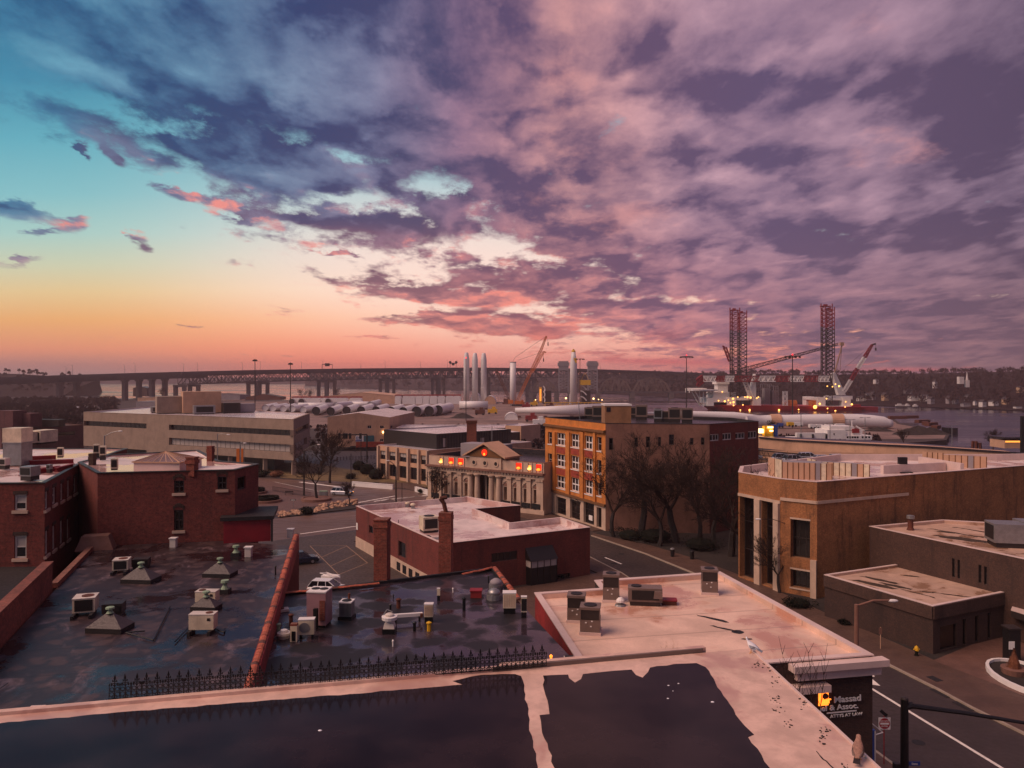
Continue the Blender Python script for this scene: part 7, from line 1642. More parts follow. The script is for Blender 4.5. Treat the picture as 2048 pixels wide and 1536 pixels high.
for i, (px, py) in enumerate(((815, 1014), (826, 1017))):
    p = G(px, py, ZM-0.75); t = thing('mushroom_vent', ['left of two small square roof vents on the white roof', 'right of two small square roof vents on the white roof'][i], 'roof vent', tuple(p)); mb = MB(); mb.box(p+Vector((0, 0, 0.25)), (0.5, 0.5, 0.5)); mb.ob('curb', 'galv', t); mb = MB(); mb.lathe(tuple(p+Vector((0, 0, 0.5))), [(0.42, 0), (0.4, 0.18), (0.22, 0.3)], 10); mb.ob('hood', 'cream_metal', t)
rooftop_box('air_handler', 'large cream packaged air handler beside the bent flue chimney', 858, 1063, ZM-0.75, 2.1, 1.9, 1.7, 'cream_metal', 'air conditioner', rz=0.42, legs=0.3)
for i in range(2): mb = MB(); p = G(846+i*26, 1073+i*4, ZM-0.72); mb.box(p, (1.8, 1.0, 0.08), 0.42); tag(mb.ob('roof_mat', ['tar', 'galv'][i]), ['dark slot shaped mat in front of the cream air handler', 'grey metal tray at the foot of the cream air handler'][i], 'roof mat')
mb = MB(); p = G(797, 1047, ZM-0.75); mb.tube(p, p+Vector((0, 0, .5)), 0.05, 6); tag(mb.ob('vent_pipe', 'black_metal'), 'tiny black vent pipe on the white roof left of the air handler', 'vent pipe')

# ---- salmon roof with the brown air conditioners ---------------------------------------------
ZD = 12.0
dh = lthing('law_office_building', 'building with broad salmon pink flat roof and brick front sign wall', 'building')
Dp = [dropz(*p, ZD) for p in ((1070, 1187), (1202, 1178), (1190, 1162), (1440, 1145), (1745, 1311))]+[XY(G(1580, 1324, ZD)), (3.4, 33.4)]
Dp[5] = tuple(Vector(Dp[4])+(Vector((3.4, 33.4))-Vector(Dp[4]))*0.33); Dp[6] = tuple(Vector(Dp[4])+(Vector(Dp[5])-Vector(Dp[4]))*3.05)
W = building(dh, Dp, 0, ZD, 'brick_dark', 'roof_salmon', coping='parapet_pale', ph=0.28, pw=0.32, depth=0.2, skip=(6,), wins={4: []})
mb = MB(); W[6].surface(mb, []); mb.ob('wall', 'red_paint', dh)
Wd = W[4]
mb = MB(); Wd.bar(mb, -0.5, Wd.L-0.2, ZD-0.35, ZD-0.05, 0.0, 0.55); mb.ob('cornice', 'parapet_pale', dh); mb = MB(); Wd.bar(mb, -0.25, Wd.L-0.5, ZD-0.8, ZD-0.35, 0.0, 0.3); mb.ob('cornice_band', 'parapet_pale', dh)
oo = wpx(Dp[4], Dp[5], 1560, 1366, 1650, 1380); mb = MB(); Wd.bar(mb, oo[0], oo[1], oo[2], oo[3], 0.0, 0.5); mb.ob('window_canopy', 'parapet_pale', dh)
dr = Wd.d*-1; 
def sgn(px, py): u, z = onwall(Dp[4], Dp[5], px, py); return Wd.p(u, z, 0.09)
for s_, px, py, sz, sx in (('ster', 1636, 1406, 0.42, 0.9), ('Massad', 1665, 1404, 0.40, 1.22), ('iel & Assoc.', 1637, 1421, 0.35, 1.2), ('ATTYS AT LAW', 1658, 1434, 0.19, 1.25)):
    text(s_, sz, 'sign_white' if s_ != 'ster' else 'lit_orange', dh, sgn(px, py), (dr.x, dr.y, 0), sx=sx, depth=0.02)
mb = MB(); a_, b_ = onwall(Dp[4], Dp[5], 1652, 1425), onwall(Dp[4], Dp[5], 1711, 1423); Wd.bar(mb, b_[0], a_[0], a_[1]-0.03, a_[1]+0.02, 0.05, 0.09); mb.ob('sign_rule', 'sign_white', dh)
u, z = onwall(Dp[4], Dp[5], 1646, 1392); mb = MB(); Wd.bar(mb, u-0.25, u+0.25, z-0.42, z+0.28, 0.02, 0.05); mb.ob('lit_logo', 'lit_orange', dh)
mb = MB(); q = Vector(Wd.p(u-0.08, z+0.0, 0.055)); mb.tube(q, q+Vector((Wd.n.x, Wd.n.y, 0))*0.03, 0.15, 12); mb.ob('logo_disc', 'rust', dh)
ac = [(1222, 1203, 'tall brown twin stacked air conditioner at the back edge of the salmon roof', 0.95, 1.45), (1152, 1244, 'brown stacked air conditioner left of the three on the salmon roof', 0.95, 1.3), (1180, 1268, 'front brown stacked air conditioner on the salmon roof', 1.02, 1.25), (1420, 1188, 'lone brown air conditioner near the right side of the salmon roof', 0.95, 1.35)]
for px, py, l, w, h in ac:
    p = G(px, py+2, ZD-0.28); t = thing('air_conditioner', l, 'air conditioner', tuple(p), -0.16, 'brown stacked air conditioners'); Mx = WM[t.name]
    def lo(f, nm, m, par=t): mb = MB(); f(mb); q = MB(); q.merge(mb, Mx); return q.ob(nm, m, par)
    lo(lambda b: b.box((0, 0.4, 0.08), (w*1.1, w*1.05, 0.16)), 'curb', 'parapet_pale'); lo(lambda b: b.box((0, 0.4, 0.16+h*0.25), (w, w*0.95, h*0.5)), 'lower_cabinet', 'taupe_metal'); lo(lambda b: b.box((0, 0.4, 0.17+h*0.72), (w*0.97, w*0.93, h*0.42)), 'coil_grille', 'dark_bronze')
    cp = lo(lambda b: b.box((0, 0.4, 0.16+h*0.97), (w*1.04, w*1.0, h*0.1)), 'top_cap', 'taupe_metal'); lo(lambda b: b.lathe((0, 0.4, 0.16+h*1.02), [(w*0.33, 0), (w*0.33, 0.035)], 16), 'fan_grille', 'dark_grille', cp)
    lo(lambda b: [b.box((q_*w, 0.4-w*0.475-0.02, 0.16+h*z_), (0.08, 0.02, 0.06)) for q_, z_ in ((-0.2, 0.4), (0.1, 0.46), (0.05, 0.25))], 'label_plate', 'white_paint')
    for q_ in (-0.95, 0.95): lo(lambda b: b.box((q_*w*0.5, 0.4-w*0.475, 0.16+h*0.7), (0.03, 0.03, h*0.4)), 'corner_strip', 'taupe_metal')
t = rooftop_box('air_conditioner', 'long low brown packaged unit between the stacked air conditioners', 1290, 1208, ZD-0.28, 1.95, 0.95, 0.78, 'taupe_metal', 'air conditioner', rz=-0.12, fan=False)
Mx = WM[t.name]; mb = MB(); mb.lathe((-0.5, 0.05, 1.04), [(0.3, 0), (0.3, 0.04)], 14); q = MB(); q.merge(mb, Mx); q.ob('fan_grille', 'dark_grille', t); mb = MB(); mb.box((0.72, -0.55, 0.72), (0.5, 0.3, 0.42), 0, 0.8); q = MB(); q.merge(mb, Mx); q.ob('intake_hood', 'taupe_metal', t)
t = thing('roof_hatch', 'low dark red roof hatch beside the long brown unit', 'roof hatch', tuple(G(1340, 1210, ZD-0.28))); p = G(1340, 1211, ZD-0.28); mb = MB(); mb.box((p.x, p.y+0.3, p.z+0.12), (0.85, 0.6, 0.24), -0.12); mb.ob('curb', 'rust', t); mb = MB(); mb.box((p.x, p.y+0.3, p.z+0.27), (0.92, 0.66, 0.06), -0.12); mb.ob('lid', 'steel_red', t)
t = thing('dome_vent', 'small white domed vent beside the tall brown unit', 'roof vent', tuple(G(1241, 1210, ZD-0.28))); p = G(1241, 1211, ZD-0.28); mb = MB(); mb.lathe(tuple(p), [(0.34, 0), (0.3, 0.08), (0.12, 0.12), (0.12, 0.22)], 12); mb.ob('base', 'galv', t); mb = MB(); mb.lathe(tuple(p+Vector((0, 0, .22))), [(0.26, 0), (0.24, 0.12), (0.12, 0.24), (0.02, 0.27)], 12); mb.ob('dome', 'white_paint', t)
for px, py, w, h, rz, l in ((1425, 1237, 1.1, 0.16, -0.75, 'dark torn strip of membrane on the salmon roof'), (1448, 1257, 0.8, 0.12, -0.7, 'narrow wet seam running from the torn strip'), (1476, 1264, 0.34, 0.3, 0, 'small black drain sump on the salmon roof'), (1494, 1278, 0.3, 0.12, 0, 'second smaller black patch near the gull')):
    p = G(px, py, ZD-0.27); mb = MB(); rr_ = random.Random(px); n = 12; mb.add([(p.x+(math.cos(6.283*i/n)*w*math.cos(rz)-math.sin(6.283*i/n)*h*math.sin(rz))*rr_.uniform(.8, 1.1), p.y+(math.cos(6.283*i/n)*w*math.sin(rz)+math.sin(6.283*i/n)*h*math.cos(rz))*rr_.uniform(.8, 1.1), p.z+0.004) for i in range(n)], [tuple(range(n))]); tag(mb.ob('roof_patch', 'tar'), l, 'roof patch')

# ---- tan brick library and the dark brick buildings at the right --------------------------------
ZP = 13.2
pb = lthing('library_building', 'large tan brick building with chamfered corner and screened rooftop plant', 'building')
Pp = [dropz(1477, 944.5, ZP), dropz(1561, 958, ZP), dropz(1634, 964.5, ZP), dropz(1816, 950, ZP), dropz(2130, 925, ZP), (96, 122), (74, 118), (50, 118), dropz(1481, 933, ZP)]
zf = onwall(Pp[0], Pp[1], 1520, 994)[1]
pw0 = [(wpx(Pp[0], Pp[1], a, 994, b, 1168), dict(frame='dark_bronze', pane='glass_dark', rows=3, cols=1, fw=0.12)) for a, b in ((1479, 1510), (1524, 1549))]
pw0 = [((max(o[0], .1), o[1], 0.3, zf), k) for o, k in pw0]
pw1 = [(wpx(Pp[1], Pp[2], 1581, 1040, 1620, 1117), dict(frame='dark_bronze', pane='glass_dark', rows=2, cols=3, fw=0.1, lintel='limestone')), (wpx(Pp[1], Pp[2], 1581, 1141, 1620, 1177), dict(frame='dark_bronze', pane='glass_dark', cols=3, fw=0.1, sill='limestone', lintel='limestone'))]
W = building(pb, Pp, 0, ZP, 'brick_tan', 'roof_white', coping='parapet_pale', ph=0.9, pw=0.45, wins={0: pw0, 1: pw1}, depth=0.9, innerm='parapet_pale')
for i_, (x0, x1) in enumerate(((1478, 1561), (1561, 1634), (1634, 1816))):
    L_ = W[i_].L; mb = MB(); zz = zf-0.02 if i_ == 0 else onwall(Pp[2], Pp[3], 1640, 1002)[1]; W[i_].bar(mb, 0, L_, zz-0.32, zz+0.02, 0.0, 0.12); mb.ob('stone_band', 'limestone', pb)
for a in (1704, 1742, 1771, 1800): o = wpx(Pp[2], Pp[3], a-13, 966, a+13, 985); mb = MB(); W[2].bar(mb, *o, 0.0, 0.05); mb.ob('brick_panel', 'brick_tan', pb)
for a, b, y0_, y1_ in ((1512, 1523, 996, 1166), (1550, 1560, 998, 1172)): o = wpx(Pp[0], Pp[1], a, y0_, b, y1_); mb = MB(); W[0].bar(mb, o[0], o[1], 0, zf-0.3, 0.0, 0.35); mb.ob('pier', 'limestone', pb)
o = wpx(Pp[1], Pp[2], 1622, 1121, 1646, 1196); mb = MB(); W[1].bar(mb, o[0], min(o[1], W[1].L), 0, o[3], 0.05, 0.3); mb.ob('stone_slab', 'limestone', pb)
mb = MB(); mb.box((59.5, 107, ZP-0.3), (0.5, 9, 1.3), 0.1); mb.box((54, 103.5, ZP-0.35), (11, 0.5, 1.1), 0.35); mb.ob('inner_parapet', 'parapet_pale', pb)
def screen(label, pxl, py_l, pxc, py_c, pxr, py_r, hpx, npan, first=3):
    """boxy rooftop plant screen: side run then front run of separate panels"""
    t = lthing('plant_screen', label, 'plant screen'); zr = ZP-0.9; a, b, c = G(pxl, py_l, zr), G(pxc, py_c, zr), G(pxr, py_r, zr); H = hpx/F*b.y
    core = [XY(a), XY(b), XY(c), XY(c+(a-b))]; core = core if ccw(core) else core[::-1]; mb = MB(); mb.prism(inset(core, 0.05), zr, zr+H-0.05); mb.ob('plant_casing', 'house_grey', t); rr_ = random.Random(pxl)
    for (p, q, n) in ((a, b, first), (b, c, npan)):
        for i in range(n):
            s, e = p+(q-p)*(i/n), p+(q-p)*((i+1)/n); g_ = (e-s).normalized()*0.04; d_ = (q-p).normalized(); nr = Vector((d_.y, -d_.x, 0))*0.05
            mb = MB(); hh = H*(1.0 if n != first else 1.12); mb.add([s+g_, e-g_, e-g_-nr, s+g_-nr]+[v+Vector((0, 0, hh)) for v in (s+g_, e-g_, e-g_-nr, s+g_-nr)], [(0, 1, 5, 4), (1, 2, 6, 5), (2, 3, 7, 6), (3, 0, 4, 7), (4, 5, 6, 7)]); mb.ob('panel', 'house_grey' if (i == n-3 and n > 4) else 'cream_metal' if rr_.random() < 0.25 else 'tan_panel', t)
            mb = MB(); mb.beam(e, e+Vector((0, 0, hh+0.03)), 0.08, 0.08) if False else mb.box(e+Vector((0, 0, hh/2)), (0.09, 0.09, hh)); mb.ob('frame_post', 'ochre_dark', t)
    return t
screen('front tan panelled plant screen on the tan brick building', 1536, 950, 1564, 957, 1664, 961, 33, 9, 2)
screen('second tan panelled plant screen just behind the front one', 1614, 944, 1632, 948, 1739, 955, 25, 9, 2)
screen('rear right tan panelled plant screen near the river side', 1844, 930, 1886, 933, 1973, 938, 24, 7, 4)
t = thing('exhaust_fan', 'black fan on a tripod frame on the tan brick roof', 'exhaust fan', tuple(G(1805, 945, ZP-0.9))); p = G(1805, 945, ZP-0.9); mb = MB(); mb.box(p+Vector((0, 0, 0.06)), (2.2, 1.2, 0.12)); mb.ob('base', 'black_metal', t); mb = MB(); [mb.tube(p+Vector((q, 0, 0.1)), p+Vector((0, 0, 1.5)), 0.06, 5) for q in (-0.7, 0, 0.7)]; mb.box(p+Vector((0, 0, 1.6)), (1.1, 0.5, 0.9)); mb.ob('fan_frame', 'black_metal', t)

ZQ = 8.0
qb = lthing('brick_building', 'dark brown brick building with stained pink roof at the right', 'building')
Qp = [dropz(1739, 1053, ZQ), dropz(2230, 1157, ZQ), (72, 84), dropz(1885, 1040, ZQ)]
qw = face(Qp[0], Qp[1], [(1904, 1117, 1910, 1154), (1915, 1120, 1920, 1157), (1957, 1130, 1963, 1166), (1968, 1133, 1974, 1169)], frame='black_metal', pane='glass_dark', fw=0.05)
building(qb, Qp, 0, ZQ, 'brick_brown', 'roof_mossy', coping='parapet_pale', ph=0.3, pw=0.35, wins={0: qw})
t = rooftop_box('air_handler', 'big grey air handler with black grille at the right border', 2025, 1092, ZQ-0.3, 4.3, 2.6, 1.9, 'galv', 'air conditioner', rz=-0.2, fan=False, legs=0.5)
Mx = WM[t.name]; q = MB(); mb = MB(); mb.box((2.2, 1.2, 2.0), (2.6, 2.2, 1.0)); q.merge(mb, Mx); q.ob('duct', 'galv', t); q = MB(); mb = MB(); mb.box((-2.16, 0, 1.5), (0.06, 2.1, 1.4)); q.merge(mb, Mx); q.ob('side_louvre', 'dark_grille', t)
p = G(1821, 1060, ZQ-0.3); t = thing('flue_pipe', 'stubby rusty flue with pale cap on the stained pink roof', 'flue', tuple(p)); mb = MB(); mb.lathe(tuple(p), [(0.42, 0), (0.3, 0.3), (0.3, 1.3)], 12); mb.ob('pipe', 'rust', t); mb = MB(); mb.lathe(tuple(p+Vector((0, 0, 1.3))), [(0.42, 0), (0.42, 0.35), (0.2, 0.4)], 12); mb.ob('cap', 'galv', t)
ZR = 4.4
rb_ = lthing('brick_building', 'small boxy dark brick building with streaked pink roof near the hydrant', 'building')
Rp = [dropz(1649, 1150, ZR), dropz(1866, 1213, ZR), dropz(2017, 1183, ZR), dropz(1800, 1128, ZR)]
rw = face(Rp[1], Rp[2], [(1880, 1250, 1913, 1297), (1925, 1238, 1932, 1290), (1950, 1232, 1957, 1284), (1975, 1226, 1982, 1277)], frame='black_metal', pane='glass_dark', fw=0.06)
W = building(rb_, Rp, 0, ZR, 'brick_dark', 'roof_mossy', coping='parapet_pale', ph=0.22, pw=0.3, wins={1: [((max(o[0], 0.2), o[1], max(o[2], 0.1), min(o[3], ZR-0.9)), k) for o, k in rw]})
for i in (0, 1): mb = MB(); W[i].bar(mb, 0, W[i].L, ZR-1.15, ZR-0.03, 0.0, 0.14); mb.ob('fascia', 'brick_brown', rb_)
for (zz, lst) in ((ZR-0.215, ((1760, 1160, 2.2, .45, -.9), (1745, 1168, 2.6, .5, -.9), (1722, 1170, 1.9, .3, -1.0), (1790, 1172, 1.6, .4, -.9), (1905, 1190, 1.9, .16, -.5), (1822, 1152, .8, .3, -.5), (1836, 1187, 1.8, .12, -1.05), (1852, 1184, .7, .2, -.6))), (ZQ-0.295, ((1912, 1066, 3.4, .25, -1.0), (1925, 1078, 2.8, .9, -.8), (1893, 1064, 1.2, .5, -.6), (1955, 1062, 3.0, .2, -1.0)))):
    for j, (px, py, w, h, rz) in enumerate(lst):
        p = G(px, py, zz); mb = MB(); rr_ = random.Random(px); n = 16; mb.add([(p.x+(math.cos(6.283*i/n)*w*math.cos(rz)-math.sin(6.283*i/n)*h*math.sin(rz))*rr_.uniform(.75, 1.15), p.y+(math.cos(6.283*i/n)*w*math.sin(rz)+math.sin(6.283*i/n)*h*math.cos(rz))*rr_.uniform(.75, 1.15), zz+0.004+j*0.002) for i in range(n)], [tuple(range(n))])
        mb.ob('stain', M_('moss_stain', (62, 46, 30), 0.8, 0.4, 2.0), rb_ if zz < 6 else qb)

# ================================================================== things on the black roofs
def local(t):
    Mx = WM[t.name]
    def lo(f, nm, m, par=None, smooth=False): mb = MB(); f(mb); q = MB(); q.merge(mb, Mx); return q.ob(nm, m, par or t, smooth=smooth)
    return lo
for i, (px, py, w, l) in enumerate(((271, 1168, 3.0, 'grey pyramid roof vent in front of the upper left air conditioner'), (206, 1268, 3.4, 'grey pyramid roof vent with a pale patch, nearest on the left'), (432, 1156, 2.6, 'grey pyramid roof vent, highest one on the right'), (405, 1224, 2.6, 'grey pyramid vent between the two right hand air conditioners'))):
    p = G(px, py, ZB); t = thing('pyramid_vent', l, 'roof vent', tuple(p), -0.1, 'grey pyramid vents on the black roof'); lo = local(t)
    w = (64, 76, 58, 52)[i]/F*p.y
    lo(lambda b: b.box((0, w*0.3, 0.1), (w, w*0.62, 0.2)), 'curb', 'tar')
    v = [(-w*.5, 0, .2), (w*.5, 0, .2), (w*.5, w*.62, .2), (-w*.5, w*.62, .2), (-.08*w, w*.3, .2+w*0.34), (.08*w, w*.3, .2+w*0.34)]
    lo(lambda b: b.add(v, [(0, 1, 5, 4), (1, 2, 5), (2, 3, 4, 5), (3, 0, 4)]), 'hood', M_('slate_metal', (66, 58, 60), 0.6, 0.15, 2.0))
    lo(lambda b: b.lathe((0, w*.3, .2+w*0.33), [(0.15, 0), (0.08, 0.08), (0.08, 0.14), (0.17, 0.17), (0.16, 0.23), (0.05, 0.26)], 10), 'turbine_cap', 'green_copper')
for i, (px, py, l) in enumerate(((450, 1186, 'small green capped vent beside the right air conditioner'), (472, 1112, 'small green capped vent near the red hut'), (347, 1094, 'small white vent box by the brick wall'), (497, 1113, 'narrow white box vent right of the green cap'), (581, 1075, 'cream hooded vent at the far tile corner'))):
    p = G(px, py, ZB); t = thing('roof_vent', l, 'roof vent', tuple(p)); lo = local(t)
    if i < 2: lo(lambda b: b.box((0, 0, .1), (.45, .45, .2)), 'curb', 'tar'); lo(lambda b: b.lathe((0, 0, .2), [(.2, 0), (.1, .15), (.1, .25), (.2, .3), (.18, .4)], 10), 'cap', 'green_copper')
    else: lo(lambda b: b.box((0, 0, .25), (.34, .3, .5)), 'casing', 'offwhite'); lo(lambda b: b.box((0, 0, .53), (.42, .38, .06)), 'cap', 'white_paint')
def boxac(label, px, py, w, d, h, rz, fanx, front=False, z=ZB, m='cream_metal', group='cream box air conditioners on the black roof', skew=True):
    w *= .74; d *= .62; h *= .8; p = G(px, py, z); t = thing('air_conditioner', label, 'air conditioner', tuple(p), rz, group); lo = local(t)
    lo(lambda b: [b.box((s*w*0.4, 0, .08), (.12, d*1.2, .16)) for s in (-1, 1)], 'rail', 'tar')
    lo(lambda b: b.box((0, d*0.5, .16+h/2), (w, d, h)), 'casing', m); lo(lambda b: b.box((0, d*0.5, .17+h), (w*1.03, d*1.03, .03)), 'top_panel', 'offwhite' if m == 'cream_metal' else m)
    if front: lo(lambda b: b.box((0, -0.012, .16+h*0.52), (w*0.8, .02, h*0.8)), 'intake_grille', 'dark_grille')
    lo(lambda b: b.lathe((fanx*w, d*0.5, .185+h), [(min(w, d)*.3, 0), (min(w, d)*.3, .02), (min(w, d)*.1, .03)], 14), 'fan', 'rust'); lo(lambda b: b.box((w*0.3, -0.01, .16+h*.7), (.12, .015, .1)), 'badge', 'dark_bronze')
    return t
boxac('upper left cream air conditioner with dark open grille', 240, 1147, 1.0, 1.2, 0.62, 0.25, 0.1, True)
boxac('middle left cream air conditioner with dark open grille', 167, 1233, 1.15, 1.3, 0.72, 0.3, 0.1, True)
boxac('right cream air conditioner behind the pyramid vent', 410, 1212, 1.2, .8, 0.55, -.02, -.25)
boxac('nearest right cream air conditioner on black rails', 402, 1268, 1.3, .75, 0.72, 0.02, .25)
for px, py, l in ((283, 1135, 'black condenser beside the upper left air conditioner'), (228, 1228, 'dark hooded unit beside the middle left air conditioner')): rooftop_box('condenser_unit', l, px, py, ZB, 0.8, 0.6, 0.4, 'dark_bronze', 'condenser', fan=False, rz=0.2, legs=0.1)
def pipes(name, label, pts, r, m='black_metal', z=ZB, cat='pipe'):
    mb = MB(); P_ = [G(x, y, z+0.07) for x, y in pts]
    for a, b in zip(P_, P_[1:]): mb.tube(a, b, r, 5)
    return tag(mb.ob(name, m), label, cat)
pipes('roof_conduit', 'thin black conduit running between the left air conditioners', [(290, 1262), (252, 1265), (307, 1280), (340, 1213)], .03)
pipes('roof_conduit', 'thin black conduit right of the first one', [(350, 1283), (430, 1200)], .025)
pipes('roof_conduit', 'black hose curling from the nearest right air conditioner', [(428, 1256), (440, 1262), (448, 1264), (450, 1256)], .03)
pipes('roof_cable', 'loose cable at the far left of the black roof', [(-10, 1384), (16, 1366)], .012)
tag((lambda p: (lambda m_: (m_.box((p.x, p.y, p.z+.04), (.42, .1, .05), .1), m_.ob('plank', 'parapet_pale'))[1])(MB()))(G(76, 1416, ZB)), 'small pale plank lying on the black roof by the edge', 'plank')
# glossy rear roof equipment
p = G(633, 1255, ZB); t = thing('condensing_unit', 'white topped condensing unit with two black fans', 'air conditioner', tuple(p), -0.1); w = 39/F*p.y; lo = local(t)
lo(lambda b: b.box((0, .35, .75), (w, .8, 1.3)), 'cabinet', M_('mauve_metal', (150, 112, 116), 0.45, 0.12, 2.0)); lo(lambda b: b.box((0, .35, 1.42), (w*1.02, .84, .05)), 'top_panel', 'white_paint'); lo(lambda b: b.box((0, .35, .05), (w*.9, .7, .1)), 'stand', 'black_metal')
for s in (-1, 1): lo(lambda b: b.lathe((s*w*.22, .4, 1.445), [(.17, 0), (.17, .02), (.05, .03)], 14), 'fan', 'dark_grille')
lo(lambda b: b.box((w*.33, -.07, .7), (.22, .03, .8)), 'access_panel', 'brick_orange'); lo(lambda b: b.box((w*.1, -.3, .45), (.16, .16, .8)), 'pipe_riser', 'black_metal')
p = G(690, 1240, ZB); t = thing('condensing_unit', 'small square ribbed condenser with round top fan', 'air conditioner', tuple(p), -0.1); lo = local(t)
lo(lambda b: b.box((0, .25, .42), (.5, .5, .56)), 'cabinet', 'galv'); lo(lambda b: b.box((0, .25, .71), (.54, .54, .05)), 'top_panel', 'white_paint'); lo(lambda b: b.lathe((0, .25, .735), [(.2, 0), (.2, .02), (.05, .03)], 14), 'fan', 'dark_grille'); lo(lambda b: b.box((0, .25, .07), (.6, .6, .14)), 'stand', 'black_metal')
lo(lambda b: [b.box((-.22+.055*k, -.005, .42), (.012, .02, .5)) for k in range(9)], 'fin', 'dark_grille'); lo(lambda b: b.tube((0, .55, .1), (0, .55, .95), .06, 6), 'stack', 'rust')
p = G(612, 1279, ZB); t = thing('condensing_unit', 'cream wall type condenser with round side fan', 'air conditioner', tuple(p), 0.1); lo = local(t)
lo(lambda b: b.box((0, .18, .45), (.6, .32, .55)), 'cabinet', 'cream_metal'); lo(lambda b: b.tube((-.07, .01, .45), (-.07, -.01, .45), .19, 16), 'fan_grille', 'galv'); lo(lambda b: [b.box((s*.22, .18, .09), (.06, .3, .18)) for s in (-1, 1)], 'foot', 'black_metal'); lo(lambda b: b.box((0, .18, .74), (.62, .34, .03)), 'top_panel', 'white_paint')
for i, (px, py, w, h, m, l) in enumerate(((1019, 1228, .55, .62, 'cream_metal', 'tall cream louvred condenser near the right roof edge'), (1048, 1236, .24, .62, 'cream_metal', 'narrow black fronted condenser at the right roof edge'), (857, 1246, .36, .5, 'cream_metal', 'yellowish louvred box at the end of the white duct'), (877, 1202, .14, .3, 'cream_metal', 'small white capped pipe box'))):
    p = G(px, py, ZB); t = thing('condensing_unit', l, 'air conditioner', tuple(p), 0); lo = local(t); d_ = w*.8
    lo(lambda b: b.box((0, d_/2, .12), (w*.9, d_*.9, .24)), 'stand', 'black_metal'); lo(lambda b: b.box((0, d_/2, .24+h/2), (w, d_, h)), 'cabinet', m); lo(lambda b: b.box((0, d_/2, .25+h), (w*1.05, d_*1.05, .03)), 'top_panel', 'white_paint')
    if w > .2: lo(lambda b: [b.box((-w*.4+w*.8*k/6, -.005, .24+h*.5), (w*.03 if i != 1 else w*.12, .02, h*.8)) for k in range(7)], 'louvre', 'dark_grille' if i == 1 else 'tan_panel')
p = G(779, 1265, ZB); t = thing('mushroom_ventilator', 'round white mushroom exhaust fan on a square base', 'roof fan', tuple(p)); lo = local(t)
lo(lambda b: b.box((0, 0, .1), (.5, .5, .2)), 'plinth', 'black_metal'); lo(lambda b: b.box((0, 0, .3), (.44, .44, .2), 0, .8), 'base', 'offwhite'); lo(lambda b: b.lathe((0, 0, .4), [(.16, 0), (.17, .1), (.3, .12), (.31, .24), (.28, .25)], 16), 'shroud', 'white_paint'); lo(lambda b: b.lathe((0, 0, .6), [(.18, 0), (.17, .12), (.1, .16)], 14), 'motor_cap', 'offwhite'); lo(lambda b: [b.tube((.1, .1, .78), (-.12, .15, .86), .02, 5), b.tube((-.12, .15, .86), (-.3, .1, .6), .02, 5)], 'bail', 'galv')
t = lthing('roof_duct', 'long white duct lying across the glossy roof', 'duct'); a, b_ = G(786, 1232, ZB+.3), G(845, 1228, ZB+.3); mb = MB(); mb.beam(a, b_, .13, .13); mb.ob('duct_run', 'white_paint', t); mb = MB(); mb.box(G(843, 1231, ZB+.3), (.1, .14, .14)); mb.ob('end_flange', 'rust', t); mb = MB(); [mb.box((*XY(a+(b_-a)*q), ZB+.12), (.08, .08, .24)) for q in (.1, .9)]; mb.ob('support', 'black_metal', t)
p = G(952, 1196, ZB); t = thing('roof_hatch', 'bright red box hatch on the glossy roof', 'roof hatch', tuple(p)); lo = local(t); lo(lambda b: b.box((0, .15, .16), (.5, .42, .3)), 'box', 'red_paint'); lo(lambda b: b.box((0, .15, .33), (.56, .48, .05)), 'lid', 'steel_red')
for i, (px, py, l) in enumerate(((992, 1177, 'low glassy dome light at the far right of the glossy roof'), (988, 1198, 'chrome domed ventilator beside the tile edge'))):
    p = G(px, py, ZB); t = thing('dome_light', l, 'roof light', tuple(p)); lo = local(t); lo(lambda b: b.lathe((0, 0, 0), [(.34, 0), (.34, .22)], 14), 'ring', 'galv'); lo(lambda b: b.lathe((0, 0, .22), [(.32, 0), (.26, .16), (.1, .26), (.01, .28)], 14), 'dome', 'galv' if i else 'house_grey', smooth=True)
for i, (px, py, h, r, m, l) in enumerate(((797, 1216, .35, .09, 'rust', 'short brown pipe vent left of the centre'), (928, 1221, .5, .07, 'black_metal', 'thin black pipe vent with bent top'), (781, 1228, .35, .04, 'black_metal', 'thin black pipe behind the mushroom fan'), (786, 1148+145, .18, .03, 'white_paint', 'tiny white pipe stub near the cresting'), (906, 1185, .15, .03, 'white_paint', 'tiny white pipe stub below the right chimney'), (829, 1262, .3, .06, 'black_metal', 'stubby black pipe right of the mushroom fan'), (977, 1166, .3, .03, 'black_metal', 'thin dark rod by the far tile edge'), (551, 1150, .4, .04, 'black_metal', 'dark pipe standing in the bright puddle by the tiles'), (582, 1252, .42, .08, 'rust', 'rust topped flue by the left tile edge'), (858, 1262, .3, .08, 'yellow_paint', 'yellow pipe stub below the louvred box'), (557, 1268, .35, .07, 'green_copper', 'green capped vent next to the tile edge'), (787, 1196, .1, .02, 'black_metal', 'tiny dark stub near the left chimney'), (1102, 1322, .15, .04, 'lit_orange', 'small orange marker at the end of the cresting'))):
    p = G(px, py, ZB); t = thing('vent_pipe', l, 'vent pipe', tuple(p), 0, 'pipe vents on the glossy roof'); lo = local(t); lo(lambda b: b.tube((0, 0, 0), (0, 0, h), r, 7), 'pipe', m); lo(lambda b: b.lathe((0, 0, h), [(r*1.4, 0), (r*1.4, .04), (r*.4, .08)], 8), 'cap', m)
